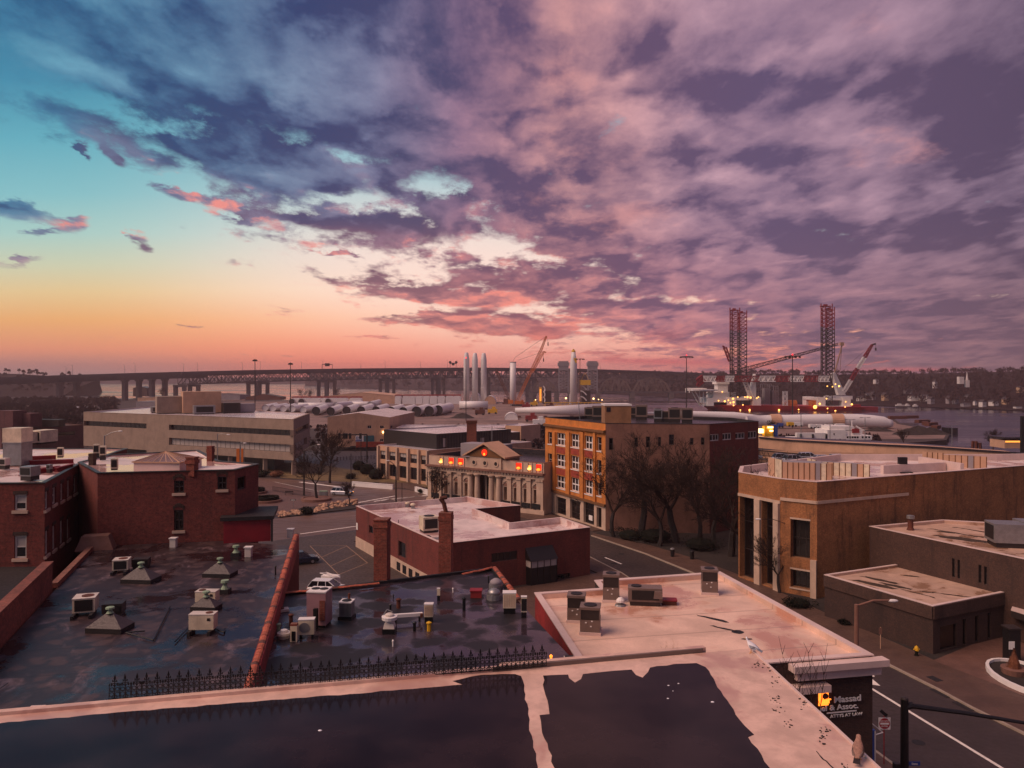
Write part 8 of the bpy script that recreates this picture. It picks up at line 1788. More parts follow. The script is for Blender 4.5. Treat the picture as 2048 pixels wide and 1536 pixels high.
p = G(568, 1276, ZB); t = thing('mushroom_ventilator', 'small white squat fan by the tile edge', 'roof fan', tuple(p)); lo = local(t); lo(lambda b: b.lathe((0, 0, 0), [(.2, 0), (.2, .12), (.28, .14), (.26, .22)], 12), 'base', 'offwhite'); lo(lambda b: b.lathe((0, 0, .22), [(.15, 0), (.13, .1), (.06, .12)], 12), 'cap', 'white_paint')
p = G(587, 1284, ZB); t = thing('vent_box', 'upright white framed black vent with orange top', 'roof vent', tuple(p)); lo = local(t); lo(lambda b: b.box((0, .1, .3), (.26, .2, .6)), 'casing', 'cream_metal'); lo(lambda b: b.box((0, -.01, .22), (.14, .02, .36)), 'opening', 'black_metal'); lo(lambda b: b.box((0, .1, .64), (.24, .2, .08)), 'top', 'brick_orange')
p = G(567, 1222, ZB); t = thing('vent_box', 'flat white vent tray near the left tiles', 'roof vent', tuple(p), .4); lo = local(t); lo(lambda b: b.box((0, 0, .06), (.42, .4, .1)), 'tray', 'offwhite'); lo(lambda b: b.tube((-.1, 0, .1), (-.1, 0, .16), .13, 10), 'collar', 'rust')
p = G(1138, 1325, ZB); t = thing('crate', 'small pale box at the near end of the roof gap', 'box', tuple(p)); lo = local(t); lo(lambda b: b.box((0, 0, .1), (.35, .22, .2)), 'box_body', 'offwhite'); lo(lambda b: b.box((0, 0, .21), (.3, .18, .03)), 'lid', 'dark_grille')

# ================================================================== birds on the ledge
def bird(name, label, px, py, z, s, body, wing, faceang, leg=.07):
    p = G(px, py, z); t = thing(name, label, 'bird', tuple(p), faceang); lo = local(t); mb = MB()
    # one continuous lofted body from tail to beak root
    st = [(-.26, .115, .03, .012), (-.19, .125, .05, .022), (-.10, .15, .068, .055), (0, .165, .08, .078), (.07, .19, .075, .078), (.115, .235, .052, .056), (.14, .285, .036, .042), (.165, .315, .036, .036), (.19, .315, .022, .022), (.20, .31, .006, .006)]
    n = 10; vs = []; fs = []
    for x, zc_, ry, rz_ in st:
        for i in range(n): a = 6.283*i/n; vs.append((x*s, math.cos(a)*ry*s, (zc_+leg*0+math.sin(a)*rz_)*s))
    for k in range(len(st)-1):
        for i in range(n): fs.append((k*n+i, k*n+(i+1) % n, (k+1)*n+(i+1) % n, (k+1)*n+i))
    fs += [tuple(range(n))[::-1], tuple(range((len(st)-1)*n, len(st)*n))]
    lo(lambda b: b.add(vs, fs), 'body', body, smooth=True)
    for y in (-1, 1): lo(lambda b: b.add([(.07*s, y*.075*s, .2*s), (.0, y*.088*s, .12*s), (-.14*s, y*.07*s, .1*s), (-.25*s, y*.03*s, .125*s), (-.1*s, y*.075*s, .18*s), (.07*s, y*.07*s, .2*s), (0, y*.08*s, .12*s), (-.14*s, y*.06*s, .1*s), (-.25*s, y*.02*s, .125*s), (-.1*s, y*.065*s, .18*s)], [(0, 1, 2, 3, 4), (9, 8, 7, 6, 5), (0, 5, 6, 1), (1, 6, 7, 2), (2, 7, 8, 3), (3, 8, 9, 4)]), 'wing', wing)
    lo(lambda b: b.tube((.197*s, 0, .312*s), (.245*s, 0, .30*s), .009*s, 5, .003*s), 'beak', 'beak'); lo(lambda b: [b.ball((.172*s, y*.034*s, .322*s), .007*s, 6, 4) for y in (-1, 1)], 'eye', 'black_metal')
    for y in (-1, 1): lo(lambda b: [b.tube((.01*s, y*.03*s, .1*s), (.015*s, y*.03*s, 0), .007*s, 5), b.tube((.015*s, y*.03*s, .003), (.06*s, y*.03*s, .003), .006*s, 4), b.tube((.015*s, y*.03*s, .003), (.05*s, y*.05*s, .003), .005*s, 4)], 'leg', 'beak')
    lo(lambda b: b.add([(-.2*s, -.04*s, .12*s), (-.2*s, .04*s, .12*s), (-.36*s, .05*s, .07*s), (-.36*s, -.05*s, .07*s), (-.2*s, -.04*s, .105*s), (-.2*s, .04*s, .105*s), (-.36*s, .05*s, .06*s), (-.36*s, -.05*s, .06*s)], [(0, 1, 2, 3), (7, 6, 5, 4), (0, 4, 5, 1), (1, 5, 6, 2), (2, 6, 7, 3), (3, 7, 4, 0)]), 'tail', 'dark_bronze' if body == 'pigeon' else wing)
    return t
pg = bird('pigeon', 'brown grey pigeon perched on the pale roof edge above the street', 1716, 1519, ZA, 1.0, 'pigeon', 'taupe_metal', rad(62)); pg.scale = (.95, 1.25, 1.15)
gl = bird('seagull', 'white seagull standing at the corner of the pale roof', 1503, 1306, ZA, 0.95, 'gull', 'gull_grey', rad(150)); gl.scale = (.78, 1.35, 1.2)

# twigs standing at the roof edges
def twigs(label, px0, px1, z, py, h, n, m='twig', r=.008, seed=3, d=None):
    rr_ = random.Random(seed); mb = MB()
    for i in range(n):
        px = px0+(px1-px0)*i/(n-1)+rr_.uniform(-3, 3); p = G(px, py+rr_.uniform(-3, 3), z); hh = h*rr_.uniform(.5, 1); q = p; 
        for k in range(5):
            e = q+Vector((rr_.uniform(-.04, .04)*h, rr_.uniform(-.03, .03)*h, hh/5)); mb.tube(q, e, r*(1-k*.17), 4, r*(1-(k+1)*.17), cap=False)
            if k: 
                for s in (-1, 1): mb.tube(e, e+Vector((s*rr_.uniform(.02, .09)*h, rr_.uniform(-.03, .03), hh*rr_.uniform(.1, .25))), r*.5, 3, r*.25, cap=False)
            q = e
    return tag(mb.ob('bare_shrub', m), label, 'bare shrub')
twigs('thin dry stems growing at the near edge of the salmon roof', 1326, 1352, ZA-.25, 1322, .5, 9, 'tan_panel', .004)
p = G(1600, 1392, 15.5)
twigs('tall dark bare twigs rising between the roof edge and the brick sign wall', 1562, 1632, 13.5, 1470, 2.6, 13, 'twig', .02, 8)

# ================================================================== street furniture
def lamp(name, label, px, pyb, pyt, hx, hy, m='galv', r=.1, z=0.1, d=None, hm='white_paint', group='cobra head street lamps'):
    p = D(px, pyb, d) if d else G(px, pyb, z); d = p.y; p.z = min(p.z, z); top = D(px, pyt, d); h_ = D(hx, hy, d); t = thing('street_lamp', label, 'street lamp', (p.x, p.y, z), 0, group)
    mb = MB(); mb.tube((p.x, p.y, z), top, r*1.3, 8, r); mb.ob('pole', m, t); mb = MB(); mid = top+(h_-top)*.5+Vector((0, 0, abs(h_.x-top.x)*.06)); mb.tube(top-Vector((0, 0, .1)), mid, r*.55, 6); mb.tube(mid, h_, r*.55, 6); mb.ob('arm', m, t)
    s = 1 if h_.x > top.x else -1; mb = MB(); mb.ball(h_+Vector((s*.15, 0, -.02)), .36, 10, 6, (1.0, .42, .3)); mb.ob('lamp_head', hm, t); return t
lamp('street_lamp', 'thick pale lamp post with white cobra head over the salmon roof edge', 1713, 1330, 1209, 1781, 1201, 'stucco', .14, d=50, z=.1)
lamp('street_lamp', 'slender lamp post reaching left in front of the tan brick building', 1573, 1185, 1046, 1519, 1038, 'dark_bronze', .07)
lamp('street_lamp', 'tall lamp post between the plaza planters arm to the right', 608, 991, 901, 636, 889, 'dark_bronze', .16)
lamp('street_lamp', 'lamp post with white head leaning left beside the crosswalk', 792, 1003, 933, 778, 921, 'dark_bronze', .13)
lamp('street_lamp', 'street lamp arm sticking up in front of the office wall at left', 209, 918, 871, 239, 862, 'galv', .1, d=120)
lamp('street_lamp', 'small lamp arm before the office right of the stair core', 435, 900, 868, 455, 869, 'galv', .08, d=140)
lamp('street_lamp', 'small lamp with short arm above the orange banners', 481, 905, 884, 488, 886, 'galv', .08, d=150)
for i, (px, pyb, pyt, h, l) in enumerate(((702, 968, 907, .09, 'plain dark pole in the grass beyond the silver car'), (722, 945, 872, .1, 'dark pole before the white storage sign'), (804, 1003, 965, .06, 'thin pole in front of the long white wall'), (505, 1000, 915, .07, 'thin pole between the office posts'), (989, 1000, 930, .08, 'dark pole in front of the bank columns'))):
    p = G(px, pyb); mb = MB(); mb.tube(p, D(px, pyt, p.y), h*1.3, 6, h); tag(mb.ob('utility_pole', 'dark_bronze'), l, 'pole')
# traffic gantry by the storage hall
p = G(734, 925); t = thing('signal_gantry', 'black mast arm with traffic lights in front of the storage hall', 'traffic signal', tuple(p)); top = D(734, 869, p.y); mb = MB(); mb.tube(p, top, .22, 6); mb.beam(D(678, 870, p.y), D(734, 869, p.y), .3, .3); mb.ob('mast_arm', 'black_metal', t)
for x in (679, 688, 693, 700, 721): mb = MB(); mb.box(D(x, 872, p.y-.4), (.7, .5, 1.6)); mb.ob('signal_head', 'black_metal', t)
# orange banners
for x, l in ((476, 'left one of two tall orange banners'), (484.5, 'right one of two tall orange banners')):
    p = D(x, 925, 160); a = D(x, 897, 160); mb = MB(); mb.box((p.x, 160, (p.z+a.z)/2), (.62 if x < 480 else .4, .15, a.z-p.z)); t = thing('orange_banner', l, 'banner', (p.x, 160, 0)); mb.ob('cloth', 'orange_paint', t); mb = MB(); mb.tube((p.x+.3, 160.2, 0), (p.x+.3, 160.2, a.z), .05, 5); mb.ob('pole', 'galv', t)
# one way sign
p = G(587, 1022); t = thing('one_way_sign', 'small black one way arrow sign beside the rock bed', 'road sign', tuple(p)); mb = MB(); mb.tube(p, D(587, 998, p.y), .04, 5); mb.ob('post', 'galv', t); mb = MB(); c = D(586.5, 1000, p.y-.06); mb.box(c, (.98, .03, .3)); mb.ob('sign_face', 'sign_black', t)
mb = MB(); y_ = c.y-.02; mb.add([(c.x-.42, y_, c.z), (c.x-.25, y_, c.z+.12), (c.x-.25, y_, c.z+.05), (c.x+.4, y_, c.z+.05), (c.x+.4, y_, c.z-.05), (c.x-.25, y_, c.z-.05), (c.x-.25, y_, c.z-.12)], [(6, 5, 4, 3, 2, 1, 0)]); mb.ob('arrow', 'sign_white', t)
# do not enter sign
p = G(1768, 1528, .13); t = thing('no_entry_sign', 'red and white DO NOT ENTER sign on a dark red post', 'road sign', tuple(p)); c = D(1769, 1447, p.y-.05); mb = MB(); mb.tube(p, D(1768, 1432, p.y), .035, 6); mb.ob('post', 'steel_red', t)
mb = MB(); mb.box(c, (.76, .02, .76)); mb.ob('sign_plate', 'sign_white', t); mb = MB(); mb.tube(c+Vector((0, -.012, 0)), c+Vector((0, -.02, 0)), .345, 24); mb.ob('red_disc', 'sign_red', t); mb = MB(); mb.box(c+Vector((0, -.026, 0)), (.56, .008, .12)); mb.ob('white_bar', 'sign_white', t)
text('DO NOT', .14, 'sign_white', t, c+Vector((0, -.026, .12)), (1, 0, 0), align='CENTER', depth=.003); text('ENTER', .14, 'sign_white', t, c+Vector((0, -.026, -.22)), (1, 0, 0), align='CENTER', depth=.003)
mb = MB(); a = D(1761, 1421, p.y-.15); b_ = D(1774, 1432, p.y-.15); mb.beam(a, b_, .02, .2); mb.ob('side_sign', 'sign_black', t)
p = G(1746, 1560, .13); t = thing('banner_post', 'blue painted post with white bracket at the salmon building corner', 'post', tuple(p)); top = D(1745, 1459, p.y); mb = MB(); mb.box((top.x, p.y, (top.z+.13)/2), (.26, .2, top.z-.13)); mb.ob('blue_panel', 'sign_blue', t); mb = MB(); mb.box((top.x+.11, p.y-.02, (top.z+.13)/2), (.07, .2, top.z-.2)); mb.ob('white_edge', 'house_white', t)
mb = MB(); e = D(1766, 1465, p.y+.5); mb.tube((top.x+.1, p.y, top.z-.35), e, .03, 5); mb.tube((top.x+.1, p.y+.3, top.z+.25), e, .03, 5); mb.ob('bracket', 'white_paint', t)
# traffic mast in the right foreground
dm = 42.5; t = thing('traffic_mast', 'thick black traffic signal mast with long arm at lower right', 'traffic mast', tuple(D(1809, 1700, dm))); a = D(1809, 1398, dm); mb = MB(); mb.tube((a.x, dm, -0.1), a, .24, 12, .2); mb.ob('mast', 'black_metal', t); mb = MB(); mb.lathe(tuple(a), [(.21, 0), (.18, .08), (.05, .14)], 10); mb.ob('finial', 'dark_bronze', t)
mb = MB(); b_ = D(1809, 1410, dm); q = D(1930, 1426, dm-.2); e = D(2080, 1451, dm-.6); mb.tube(b_, q, .15, 8, .12); mb.tube(q, e, .12, 8, .09); mb.ob('arm', 'black_metal', t); mb = MB(); mb.tube(b_+Vector((.0, 0, -.1)), b_+Vector((.45, 0, .0)), .19, 8); mb.ob('arm_collar', 'black_metal', t)
mb = MB(); c = D(1827, 1527, dm-.1); mb.box(c, (.72, .03, .22)); s_ = mb.ob('street_name_plate', 'sign_blue', t); text('State', .17, 'sign_white', t, c+Vector((-.12, -.02, -.06)), (1, 0, 0), depth=.004)
mb = MB(); mb.tube(D(1796, 1532, dm), D(1809, 1536, dm), .06, 5); mb.box(D(1793, 1534, dm-.1), (.3, .3, .45)); mb.ob('pedestrian_signal', 'black_metal', t)
# hydrant, sign post, kiosk, planter
p = G(1833, 1311, .14); t = thing('fire_hydrant', 'yellow topped fire hydrant at the corner of the dark brick building', 'hydrant', tuple(p)); mb = MB(); mb.lathe(tuple(p), [(.2, 0), (.2, .06), (.13, .08), (.13, .42)], 12); mb.ob('barrel', 'evergreen', t); mb = MB(); mb.lathe(tuple(p+Vector((0, 0, .42))), [(.13, 0), (.15, .02), (.15, .2), (.18, .22), (.14, .36), (.05, .42), (.05, .47)], 12); mb.tube(p+Vector((-.26, 0, .55)), p+Vector((.26, 0, .55)), .07, 8); mb.tube(p+Vector((0, -.24, .53)), p+Vector((0, 0, .53)), .09, 8); mb.ob('bonnet', 'yellow_paint', t)
p = G(1761, 1297, .14); t = thing('parking_sign', 'thin pale parking sign post beside the dark brick wall', 'road sign', tuple(p)); mb = MB(); mb.tube(p, D(1761, 1254, p.y), .035, 6); mb.ob('post', 'tan_panel', t); mb = MB(); mb.box(D(1761, 1262, p.y-.05), (.3, .02, .6)); mb.ob('plate', 'stucco', t)
p = G(2026, 1325, .15); t = thing('bank_kiosk', 'dark machine kiosk with white notice at the right edge', 'kiosk', tuple(p)); mb = MB(); mb.box((p.x+.2, p.y+.5, 1.5), (.95, 1, 3.0)); mb.ob('cabinet', 'sign_black', t); mb = MB(); mb.box((p.x+.2, p.y+.5, 3.05), (1.15, 1.2, .15)); mb.ob('cap', 'dark_bronze', t); mb = MB(); c = D(2023.5, 1291, p.y-.03); mb.box(c, (.5, .03, .7)); mb.ob('notice', 'sign_white', t)
t = lthing('drive_through_canopy', 'pale edged drive through canopy cut by the right border', 'canopy'); z_ = 3.3; mb = MB(); pts = [dropz(2022, 1219, z_), dropz(2100, 1243, z_), (50, 68), (48, 72)]; pts = [dropz(2022, 1219, z_), dropz(2130, 1252, z_), (58, 72), (50.5, 77)]; mb.prism(pts, z_-.7, z_-.1); mb.ob('fascia', 'dark_bronze', t); mb = MB(); mb.prism(pts, z_-.1, z_); mb.ob('roof', 'parapet_pale', t); mb = MB(); [mb.box((x, y, 1.3), (.4, .4, 2.6)) for x, y in ((50.3, 71.5),)]; mb.ob('post', 'stucco', t)
ctr = G(2062, 1366, 0); t = thing('traffic_island', 'white kerbed traffic island with a conical shrub', 'island', tuple(ctr)); mb = MB(); n = 24; ro = [(ctr.x+math.cos(6.283*i/n)*2.7, ctr.y+math.sin(6.283*i/n)*4.2) for i in range(n)]; ri = [(ctr.x+math.cos(6.283*i/n)*2.45, ctr.y+math.sin(6.283*i/n)*3.95) for i in range(n)]
for i in range(n): j = (i+1) % n; mb.quad((*ro[i], 0), (*ro[j], 0), (*ro[j], .55), (*ro[i], .55)); mb.quad((*ro[i], .55), (*ro[j], .55), (*ri[j], .55), (*ri[i], .55)); mb.quad((*ri[i], .55), (*ri[j], .55), (*ri[j], .3), (*ri[i], .3))
mb.ob('kerb_wall', 'white_paint', t); mb = MB(); mb.add([(*p_, .33) for p_ in ri], [tuple(range(n))]); mb.ob('soil', 'soil', t); mb = MB(); mb.lathe((ctr.x-.6, ctr.y+1.2, .3), [(.9, 0), (1.0, .5), (.9, .52)], 16); mb.ob('pot', 'stucco', t)
rr = random.Random(3); mb = MB()
for _ in range(500): a = rr.uniform(0, 6.283); h_ = rr.random(); q = (1-h_)*.62*rr.uniform(.6, 1); mb_c = Vector((ctr.x-.6+math.cos(a)*q, ctr.y+1.2+math.sin(a)*q, .8+h_*1.6)); clump(mb, mb_c, .06, 1, rr, .1)
mb.lathe((ctr.x-.6, ctr.y+1.2, .75), [(.5, 0), (.42, .5), (.05, 1.5)], 8); mb.ob('conical_shrub', 'shrub_brown', t)
# bins and posts in the park
for i, (px, py, l) in enumerate(((1345, 1113, 'pale topped litter bin on the park edge'), (1384, 1118, 'black litter bin right of the pale topped one'))):
    p = G(px, py, .14); t = thing('litter_bin', l, 'bin', tuple(p)); mb = MB(); mb.lathe(tuple(p), [(.26, 0), (.3, 1.0)], 10); mb.ob('body', 'black_metal', t); mb = MB(); mb.lathe(tuple(p+Vector((0, 0, 1.0))), [(.34, 0), (.3, .14), (.1, .22)], 10); mb.ob('lid', 'galv' if i == 0 else 'black_metal', t)
p = G(578, 990, .14); t = thing('bench', 'dark bench on the brick plaza', 'bench', tuple(p), .2)
lo = local(t); [lo(lambda b: b.box((0, k*.14, .45), (1.7, .11, .05)), 'seat_slat', 'dark_bronze') for k in range(3)]; [lo(lambda b: b.box((0, .4, .6+k*.14), (1.7, .04, .11)), 'back_slat', 'dark_bronze') for k in range(2)]; [lo(lambda b: b.box((s*.75, .15, .22), (.07, .5, .44)), 'leg', 'black_metal') for s in (-1, 1)]
# round planters
for i, (px, py, r, l) in enumerate(((534, 1003, 2.9, 'round clipped hedge ring planter, nearer of two on the plaza'), (506, 986, 3.0, 'round clipped hedge ring planter, farther of two on the plaza'), (633, 1000, 3.0, 'round brick planter around the bare plaza tree'))):
    p = G(px, py, .14); t = thing('round_planter', l, 'planter', tuple(p)); mb = MB(); mb.lathe(tuple(p), [(r, 0), (r, .45), (r-.35, .47), (r-.35, .36)], 28); mb.ob('wall', 'stucco', t)
    if i < 2:
        mb = MB(); rr_ = random.Random(i)
        for k in range(700): a = rr_.uniform(0, 6.283); clump(mb, p+Vector((math.cos(a)*(r-.9), math.sin(a)*(r-.9), .85)), .42, 1, rr_, .16, .9)
        mb.lathe(tuple(p+Vector((0, 0, .4))), [(r-.55, 0), (r-.6, .6), (r-1.2, .62), (r-1.25, 0)], 24); mb.ob('hedge_ring', 'evergreen', t)
rr = random.Random(9); mb = MB(); t = lthing('rock_garden', 'bed of rough tan boulders along the road', 'rock garden'); base_o = None
for i in range(150):
    u = rr.random(); px = 558+u*156; py = 1031-u*24+rr.uniform(-8.5, 2) if px > 640 else 1030-u*20+rr.uniform(-5, 3); p = G(px, py, .2); s = rr.uniform(.22, .6)
    if abs(px-618) < 12: continue
    if base_o is None or i < 5:
        q = MB(); q.ball((0, 0, 0), 1, 7, 5); q.v = [tuple(Vector(v)*rr.uniform(.72, 1.2)) for v in q.v]; c = q.ob('rock', 'rock', t); base_o = base_o or []; base_o.append(c)
    else: c = rr.choice(base_o).copy(); C.objects.link(c)
    c.location = p; c.scale = (s, s*rr.uniform(.7, 1.2), s*.6); c.rotation_euler = (rr.uniform(-.3, .3), rr.uniform(-.3, .3), rr.uniform(0, 6))
shrub('shrub', 'dark rounded bush in the middle of the rock bed', 617, 1028, 1.5, 'evergreen', n=500, size=.2)
shrub('shrub', 'orange brown hedge below the concrete office', 550, 953, 2.2, 'shrub_brown', n=300, size=.3, sq=.55)
shrub('shrub', 'dark hedge left of the orange one under the office', 523, 953, 2.2, 'evergreen', n=300, size=.3, sq=.5)
for i, (px, py, r, l) in enumerate(((718, 940, 3.0, 'largest dark evergreen left of the modern office'), (734, 948, 3.2, 'second dark evergreen beside the modern office'), (700, 958, 1.6, 'small rounded evergreen by the driveway'), (752, 958, 3.0, 'dark hedge mass at the corner of the modern office'), (745, 972, 1.5, 'low dark hedge above the long white wall'), (846, 985, 2.0, 'low dark shrub row behind the short white wall'), (882, 996, 1.8, 'dark shrub in front of the bank windows'), (1600, 1213, 1.8, 'low dark bush before the tan brick building'), (1690, 1247, .8, 'low dark bed shrub along the dark brick wall'), (1310, 1082, 4.0, 'broad dark hedge beneath the big bare trees'), (1260, 1078, 3.0, 'dark hedge at the corner of the yellow building side'), (1400, 1098, 3.5, 'dark bush below the right bare trees'))):
    shrub('evergreen_shrub', l, px, py, r, 'evergreen', n=420, size=.22, sq=.75 if py < 960 else .4)
# white low walls
for a, b, l in (((705, 972), (786, 979), 'long low white wall beyond the silver car'), ((831, 983), (857, 990), 'short low white wall beside the bank')):
    A_, B_ = G(*a), G(*b); mb = MB(); mb.beam(A_+Vector((0, 0, .5)), B_+Vector((0, 0, .5)), .4, 1.0); t = lthing('low_wall', l, 'wall'); mb.ob('wall', 'white_paint', t); mb = MB(); mb.beam(A_+Vector((0, 0, 1.04)), B_+Vector((0, 0, 1.04)), .5, .08); mb.ob('coping', 'white_paint', t)
p = G(615, 990, .14); t = thing('utility_cabinet', 'green white utility box behind the plaza tree', 'utility box', tuple(G(647, 994))); p = G(647, 994); mb = MB(); mb.box(p+Vector((0, 0, .6)), (1.6, 1, 1.2)); mb.ob('cabinet', 'galv', t); mb = MB(); mb.box(p+Vector((0, 0, 1.24)), (1.7, 1.1, .08)); mb.ob('lid', 'green_copper', t)
tr_ = lthing('metal_fence', 'low dark railing between plaza and road', 'fence'); A_, B_ = G(545, 982, .14), G(622, 995, .14); mb = MB(); mb.beam(A_+Vector((0, 0, 1)), B_+Vector((0, 0, 1)), .05, .05); mb.beam(A_+Vector((0, 0, .2)), B_+Vector((0, 0, .2)), .04, .04); mb.ob('rail', 'black_metal', tr_); mb = MB(); [mb.tube(A_+(B_-A_)*(k/60), A_+(B_-A_)*(k/60)+Vector((0, 0, 1.05)), .02, 3) for k in range(61)]; o = mb.ob('baluster', 'black_metal', tr_); o['kind'] = 'stuff'
rl = lthing('guard_rail', 'long dark guard rail in front of the storage hall', 'guard rail'); A_, B_ = G(675, 921), G(760, 917); mb = MB(); mb.beam(A_+Vector((0, 0, 1)), B_+Vector((0, 0, 1)), .1, .15); mb.beam(A_+Vector((0, 0, .5)), B_+Vector((0, 0, .5)), .1, .15); mb.ob('rail', 'galv', rl); mb = MB(); [mb.box(A_+(B_-A_)*(k/14)+Vector((0, 0, .55)), (.15, .15, 1.1)) for k in range(15)]; mb.ob('post', 'dark_bronze', rl)

# ================================================================== vehicles
def car(label, p, rz, paint, kind='suv', lights=False, group=None, name='parked_car'):
    t = thing(name, label, 'car', tuple(p), rz, group); lo = local(t); L_, W_, H1, H2 = 4.7, 1.86, .98, 1.68
    st = [(-2.32, .45, .82, .80), (-2.2, .3, .95, .90), (-1.5, .22, 1.0, .93), (0, .2, 1.0, .93), (1.1, .2, .98, .93), (1.9, .22, .9, .9), (2.25, .3, .78, .82), (2.36, .4, .6, .72)]
    vs = []; fs = []; n = 8
    for x, z0, z1, hw in st:
        for y, z in ((-hw*.92, z0), (-hw, z0+.15), (-hw, z1-.15), (-hw*.9, z1), (hw*.9, z1), (hw, z1-.15), (hw, z0+.15), (hw*.92, z0)): vs.append((x, y, z))
    for k in range(len(st)-1):
        for i in range(n): fs.append((k*n+i, k*n+(i+1) % n, (k+1)*n+(i+1) % n, (k+1)*n+i))
    fs += [tuple(range(n))[::-1], tuple(range((len(st)-1)*n, len(st)*n))]
    lo(lambda b: b.add(vs, fs), 'body', paint)
    cab = [(-2.15, 1.28, .0), (-1.7, 1.0, .62), (.35, 1.0, .66), (1.25, 1.0, .0)]
    v = []
    for x, _, h_ in ((-2.2, 0, 0), (-1.75, 0, .62), (.3, 0, .64), (1.2, 0, 0)): hw = .86 if h_ == 0 else .66; v += [(x, -hw, .98+h_), (x, hw, .98+h_)]
    lo(lambda b: b.add(v, [(0, 2, 4, 6), (1, 7, 5, 3), (0, 1, 3, 2), (4, 5, 7, 6)]), 'window_glass', 'glass')
    lo(lambda b: (b.add([(x, y, z+dz) for dz in (0, .05) for x, y, z in ((-1.78, -.68, 1.6), (.33, -.68, 1.62), (.33, .68, 1.62), (-1.78, .68, 1.6))], [(3, 2, 1, 0), (4, 5, 6, 7), (0, 1, 5, 4), (1, 2, 6, 5), (2, 3, 7, 6), (3, 0, 4, 7)]), [b.beam((a, s*.68, 1.6), (c_, s*.87, .98), .08, .08) for s in (-1, 1) for a, c_ in ((-1.75, -2.2), (-.95, -1.0), (-.1, 0), (.3, 1.2))]), 'roof', paint)
    for x in (-1.42, 1.45):
        for y in (-1, 1): wv = lo(lambda b: b.tube((x, y*.72, .34), (x, y*.95, .34), .34, 14), 'wheel', 'rubber'); lo(lambda b: b.tube((x, y*.955, .34), (x, y*.965, .34), .2, 10), 'rim', 'galv', wv)
    for y in (-1, 1): lo(lambda b: b.box((2.28, y*.62, .7), (.12, .34, .16)), 'headlight', 'lit_soft' if lights else 'white_paint'); lo(lambda b: b.box((-2.26, y*.72, .85), (.1, .2, .28)), 'tail_light', 'steel_red')
    lo(lambda b: b.box((2.36, 0, .55), (.06, .9, .25)), 'grille', 'dark_grille'); return t
car('silver grey SUV with lit headlights driving on the road', G(684, 990, .01), rad(-16), 'car_silver', lights=True)
car('white SUV parked just beyond the red tile parapet', G(657, 1188, .01), rad(-8), 'car_white')
car('dark blue car half hidden behind the red parapet wall', G(601, 1127, .01), rad(25), 'car_blue')
t = thing('ladder_rack', 'white ladder rack of a pickup beside the white SUV', 'rack', tuple(G(650, 1190))); 
mb = MB(); q = [G(640, 1146, 1.7), G(668, 1155, 1.7)]
for s in (0, .5): mb.beam(q[0]+Vector((s*1.4, s*.6, 0)), q[1]+Vector((s*1.4, s*.2, 0)), .08, .08)
for k in range(5): a = q[0]+(q[1]-q[0])*(k/4); mb.beam(a, a+Vector((.7, .25, 0)), .08, .06)
mb.box(tuple((q[0]+q[1])/2+Vector((.4, .2, -.85))), (1.9, 1.2, 1.6), -.4); mb.ob('rack', 'white_paint', t)
reg()
proto = car('silver car at the far left of the upper parking terrace', Vector((0, 0, 0)), 0, 'car_silver'); reg()
tcs = [(1568, 918, .1, 'car_silver', 'light car on the terrace beside the tan block'), (1588, 921, .3, 'car_white', 'pale car behind the front plant screen'), (1650, 922, 0, 'car_white', 'white car above the second plant screen'), (1680, 920, .1, 'car_silver', 'silver car at the right of the terrace cars'), (1618, 916, 0, 'car_dark', 'dark car in the middle of the terrace'), (1500, 914, .2, 'car_white', 'white car at the left end of the terrace')]
for i, (px, py, rz, pm, l) in enumerate(tcs):
    p = G(px, py+5, TERR_Z+.01)
    o = proto if i == 0 else copy_tree(proto); o.location = p; o.rotation_euler = (0, 0, rz); o['label'] = l; o['group'] = 'cars on the parking terrace'

# ================================================================== trees
R.seed(4)
big = bare_tree(5, 16, .34, .74, 6, 2, .2, .16, .015, .22)
big2 = bare_tree(8, 15, .28, .78, 6, 2, .2, .14, .015, .24)
mid = bare_tree(21, 12, .2, .62, 6, 2, .18, .22, .013, .22)
sml = bare_tree(33, 7, .13, .66, 6, 2, .18, .2, .011, .22)
print('tree faces', len(big[1].f), len(big2[1].f), len(mid[1].f), len(sml[1].f))
P0 = {}
def plant(key, proto, px, py, s, rz, label, z=.1, group=None, h=None):
    p = G(px, py, z)
    if key not in P0: P0[key] = tree_thing('bare_tree', label, tuple(p), proto, s, rz, group); P0[key+'s'] = s; reg(); return P0[key]
    k = s/P0[key+'s']; return copy_tree(P0[key], None, tuple(p), rz, label, k, group)
pk_ = 'bare trees in the small park'
plant('big', big, 1283, 1072, 1.05, 0, 'largest bare tree against the blank side wall of the yellow building', group=pk_)
plant('big2', big2, 1228, 1074, .9, 1.0, 'bare tree overlapping the corner of the yellow building', group=pk_)
plant('big', big, 1352, 1086, 1.0, 2.2, 'bare tree right of the largest park tree', group=pk_)
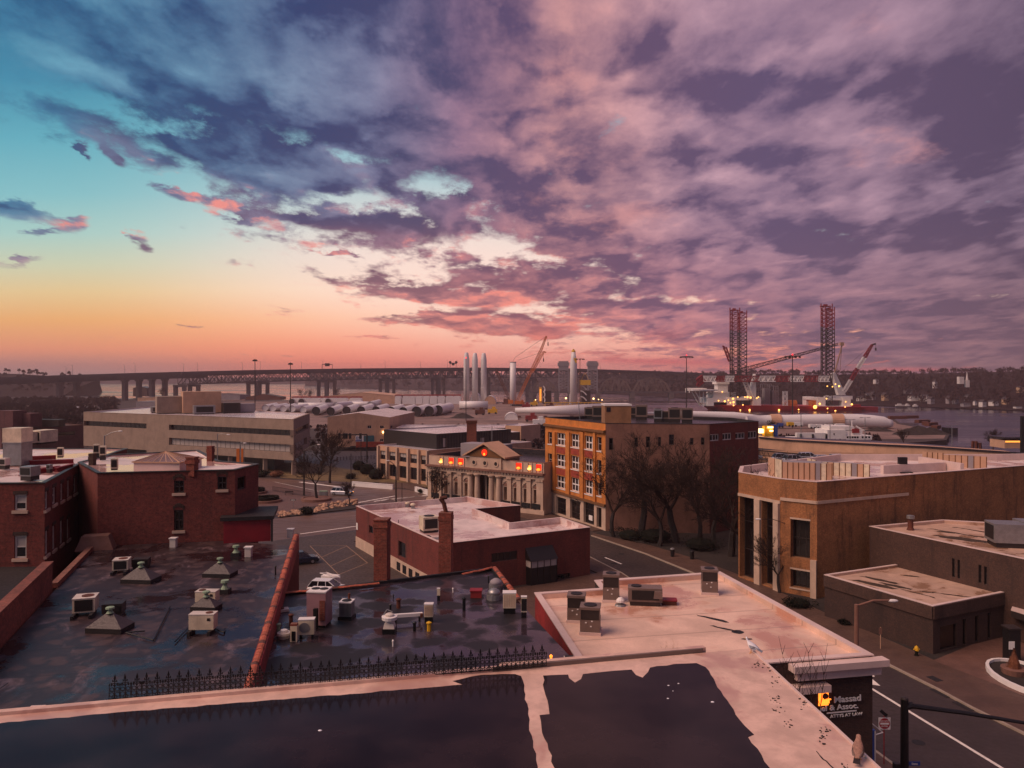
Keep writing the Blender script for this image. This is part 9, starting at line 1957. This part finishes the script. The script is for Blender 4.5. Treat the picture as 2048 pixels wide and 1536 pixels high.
plant('big2', big2, 1318, 1092, .9, 4.0, 'bare tree between the two tallest park trees', group=pk_)
plant('big2', big2, 1432, 1096, 1.02, .4, 'bare tree in front of the maroon end wing', group=pk_)
plant('big', big, 1462, 1112, .98, 3.9, 'bare tree just left of the tan brick building', group=pk_)
plant('big2', big2, 1398, 1084, .98, 2.8, 'slim bare tree in the rear of the park', group=pk_)
plant('big', big, 1502, 1150, .8, 1.2, 'bare tree against the columns of the tan brick building', group=pk_)
plant('mid', mid, 1560, 1186, .62, 0, 'thin bare tree before the chamfered brick corner', group=pk_)
pl_ = 'bare trees around the plaza'
plant('mid', mid, 634, 996, .85, .5, 'bare tree standing in the round brick planter', .5, group=pl_)
plant('mid', mid, 660, 966, 1.05, 2.0, 'taller bare tree behind the plaza tree', group=pl_)
plant('mid', mid, 505, 986, .6, 1.1, 'thin bare tree in the farther hedge planter', group=pl_)
plant('mid', mid, 640, 950, 1.0, 3.3, 'bare tree beside the dark end of the office', group=pl_)
plant('sml', sml, 868, 1012, 1.1, 0, 'small bare tree in front of the left bank windows', group=pl_)
plant('sml', sml, 700, 1012, .7, 2.0, 'little bare sapling at the end of the rock bed', group=pl_)
plant('sml', sml, 1808, 897, 1.1, 1.0, 'bare tree behind the plant screens by the ramp', -2, group='bare trees by the river')
p = G(1986, 905, -2); plant('sml', sml, 1986, 902, 1.2, 3.0, 'spreading bare tree standing against the river at right', -2, group='bare trees by the river')
plant('sml', sml, 1548, 880, 1.2, 2.0, 'bare shrubby tree before the concrete ramp wall', 0, group='bare trees by the river')
plant('mid', mid, 325, 800, 1.4, 2.0, 'pale bare tree standing between the bridge piers', -2, group='bare trees below the bridge')
plant('mid', mid, 608, 803, 1.3, .3, 'round bare tree left of the yard below the truss', -2, group='bare trees below the bridge')
plant('mid', mid, 622, 803, 1.2, 1.3, 'second round bare tree left of the yard', -2, group='bare trees below the bridge')
plant('mid', mid, 672, 800, 1.3, 4.3, 'round bare tree at the twin bridge pier', -2, group='bare trees below the bridge')
